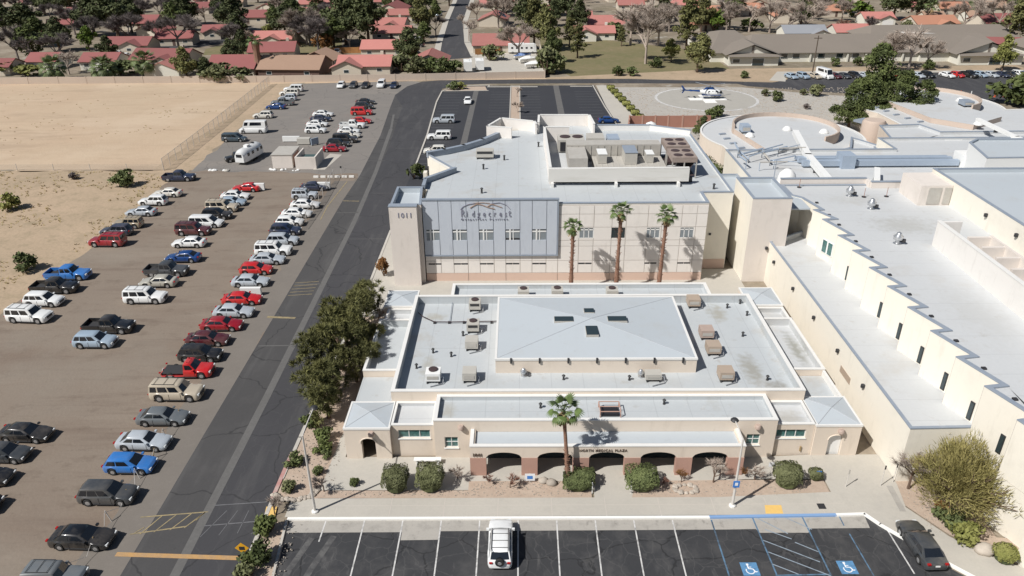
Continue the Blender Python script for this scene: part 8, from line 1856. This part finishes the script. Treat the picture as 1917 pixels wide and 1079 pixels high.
# ---- bin enclosures and clutter of the upper lot
x, y = (-44.34, 137.36); t = thing('storage_shed', 'tan block storage shed at the bottom of the paved lot', 'shed', (x, y, .01))
MB().box(-2.2, 1.6, 0, 5.6, 0, 2.5).build('wall', M['stucco_p'], t); MB().box(-2.3, 1.7, -.1, 5.7, 2.5, 2.62).build('roof', M['duct'], t); MB().box(1.61, 1.66, .8, 4.6, .05, 2.2).build('door', M['pier'], t)
x, y = (-40.40, 136.64); t = thing('bin_enclosure', 'open topped block enclosure with a dark skip inside, beside the shed', 'enclosure', (x, y, .01))
MB().box(-1.6, 2.3, 0, .25, 0, 2.3).build('wall', M['stucco_p'], t); MB().box(-1.6, -1.35, .26, 6.2, 0, 2.3).build('wall', M['stucco_p'], t); MB().box(2.05, 2.3, .26, 6.2, 0, 2.3).build('wall', M['stucco_p'], t)
o = MB().box(x - 1.0, x + 1.7, y + 1.0, y + 4.6, .1, 1.5).build('skip', M['tealbox'], None); tag(o, 'dark teal metal skip inside the block enclosure', 'skip'); MB().box(x - 1.02, x + 1.72, y + .98, y + 2.7, 1.5, 1.6).build('lid', M['tealbox'], o)
sheet('enclosure_slab', [(-36.47, 136.25), (-35.23, 145.78), (-37.75, 146.55), (-38.70, 136.29)], M['concrete'], .02)
def board(p, lx, h, a, label, m='frame_w', th=.5):
    t = thing('white_barrier', label, 'barrier', (p[0], p[1], .01), R(a), 'white barriers'); MB().box(-lx / 2, lx / 2, -th / 2, th / 2, .15, h).build('panel', M[m], t); MB().box(-lx / 2 + .2, -lx / 2 + .4, -th / 2, th / 2, 0, .15).build('foot', M['dark'], t); MB().box(lx / 2 - .4, lx / 2 - .2, -th / 2, th / 2, 0, .15).build('foot', M['dark'], t)
board((-46.00, 124.76), 3.4, 1.3, 0, 'white board beyond the red car at the top of the middle column'); board((-34.40, 125.14), 3.0, 1.3, 0, 'white board beyond the navy sedan at the top of the road column'); board((-34.09, 84.98), 2.6, 1.1, 0, 'white board beyond the red sports sedan in the road column')
board((-47.80, 155.19), 3.6, 1.2, 0, 'white board at the north of the shed in the upper lot'); board((-44.67, 153.53), 2.6, 1.3, 0, 'grey crate trailer right of the white board in the upper lot', 'hvac', 1.4); board((-42.23, 152.69), 1.8, 1.5, 50, 'blue tilted sheet leaning near the grey crate trailer', 'steel_b', .2)
for i, (p, lx, m, lab) in enumerate((((-57.66, 135.98), 1.6, 'frame_w', 'white bag heap on the upper lot edge, leftmost'), ((-55.33, 135.94), 2.0, 'hvac', 'beige bag heap with dark end on the upper lot edge'), ((-46.50, 136.42), 1.4, 'duct_w', 'pale oddments left of the shed'), ((-44.68, 136.39), 1.6, 'dark', 'dark and white oddments in front of the shed'), ((-41.77, 135.70), 1.2, 'frame_w', 'white oddments between shed and enclosure'))):
    t = thing('rubble_heap', lab, 'heap', (*p, .01)); gg = random.Random(i)
    for k in range(4):
        s = gg.uniform(.2, .45) * lx * .6; MB().lathe([(s, 0), (s * 1.05, s * .4), (s * .5, s * .85)], (gg.uniform(-lx / 2, lx / 2), gg.uniform(-.4, .4), 0), 7).build('piece', M[m if k % 2 == 0 else 'frame_w'], t)
# low white kerb pieces at the lot corner
_k = MB()
for k in range(6): _k.rbox(-37 + k * 1.3, 131.6, .01, .35, .9, .25, 0)
_k.build('white_wheel_stops', M['white_kerb'], kind='structure')
# ---- person standing on the walk
x, y = (-17.03, 79.92)
sk = [(0, 0, .95), (0, 0, 1.15), (0, 0, 1.38), (0, -.01, 1.50), (0, -.02, 1.62), (.10, 0, .90), (.11, .04, .50), (.11, .02, .08), (.12, -.12, .04), (-.10, 0, .90), (-.12, -.05, .50), (-.12, -.03, .08), (-.12, -.17, .04),
      (.19, 0, 1.38), (.26, .02, 1.12), (.24, -.10, .90), (.24, -.13, .82), (-.19, 0, 1.38), (-.26, .02, 1.12), (-.24, -.12, .90), (-.24, -.15, .82), (0, -.02, 1.72)]
sr = [.15, .16, .17, .07, .10, .10, .075, .05, .05, .10, .075, .05, .05, .075, .055, .04, .035, .075, .055, .04, .035, .09]
se = [(0, 1), (1, 2), (2, 3), (3, 4), (4, 21), (0, 5), (5, 6), (6, 7), (7, 8), (0, 9), (9, 10), (10, 11), (11, 12), (2, 13), (13, 14), (14, 15), (15, 16), (2, 17), (17, 18), (18, 19), (19, 20)]
me = bpy.data.meshes.new('person'); me.from_pydata(sk, se, []); po = obj('person', me)
m_ = po.modifiers.new('s', 'SKIN'); 
for i, v in enumerate(me.skin_vertices[0].data if me.skin_vertices else []): v.radius = (sr[i], sr[i] * .8)
if not me.skin_vertices:
    bm = bmesh.new(); bm.from_mesh(me); ly = bm.verts.layers.skin.verify()
    for i, v in enumerate(bm.verts): v[ly].radius = (sr[i], sr[i] * .8); v[ly].use_root = (i == 0)
    bm.to_mesh(me); bm.free()
m2 = po.modifiers.new('u', 'SUBSURF'); m2.levels = 1; m2.render_levels = 1
dg = bpy.context.evaluated_depsgraph_get(); em = bpy.data.meshes.new_from_object(po.evaluated_get(dg)); bpy.data.objects.remove(po)
em.materials.clear(); em.materials.append(M['person_d']); em.materials.append(M['skin']); em.materials.append(M['car_maroon'])
for pl in em.polygons: pl.material_index = 1 if (pl.center.z > 1.56 or (pl.center.z < .88 and abs(pl.center.x) > .2)) and pl.center.y < .03 else (2 if pl.center.z < .93 else 0); pl.use_smooth = True
pt = thing('person', 'person in a dark jacket and dark red trousers standing by the west walk', 'person', (x, y, .1), R(20)); obj('body', em, pt)
hb = MB().lathe([(.03, .16), (.085, .12), (.105, .05), (.1, -.02), (.09, -.06)], (0, .015, 1.66), 12).build('hair', M['dark'], pt, smooth=60)
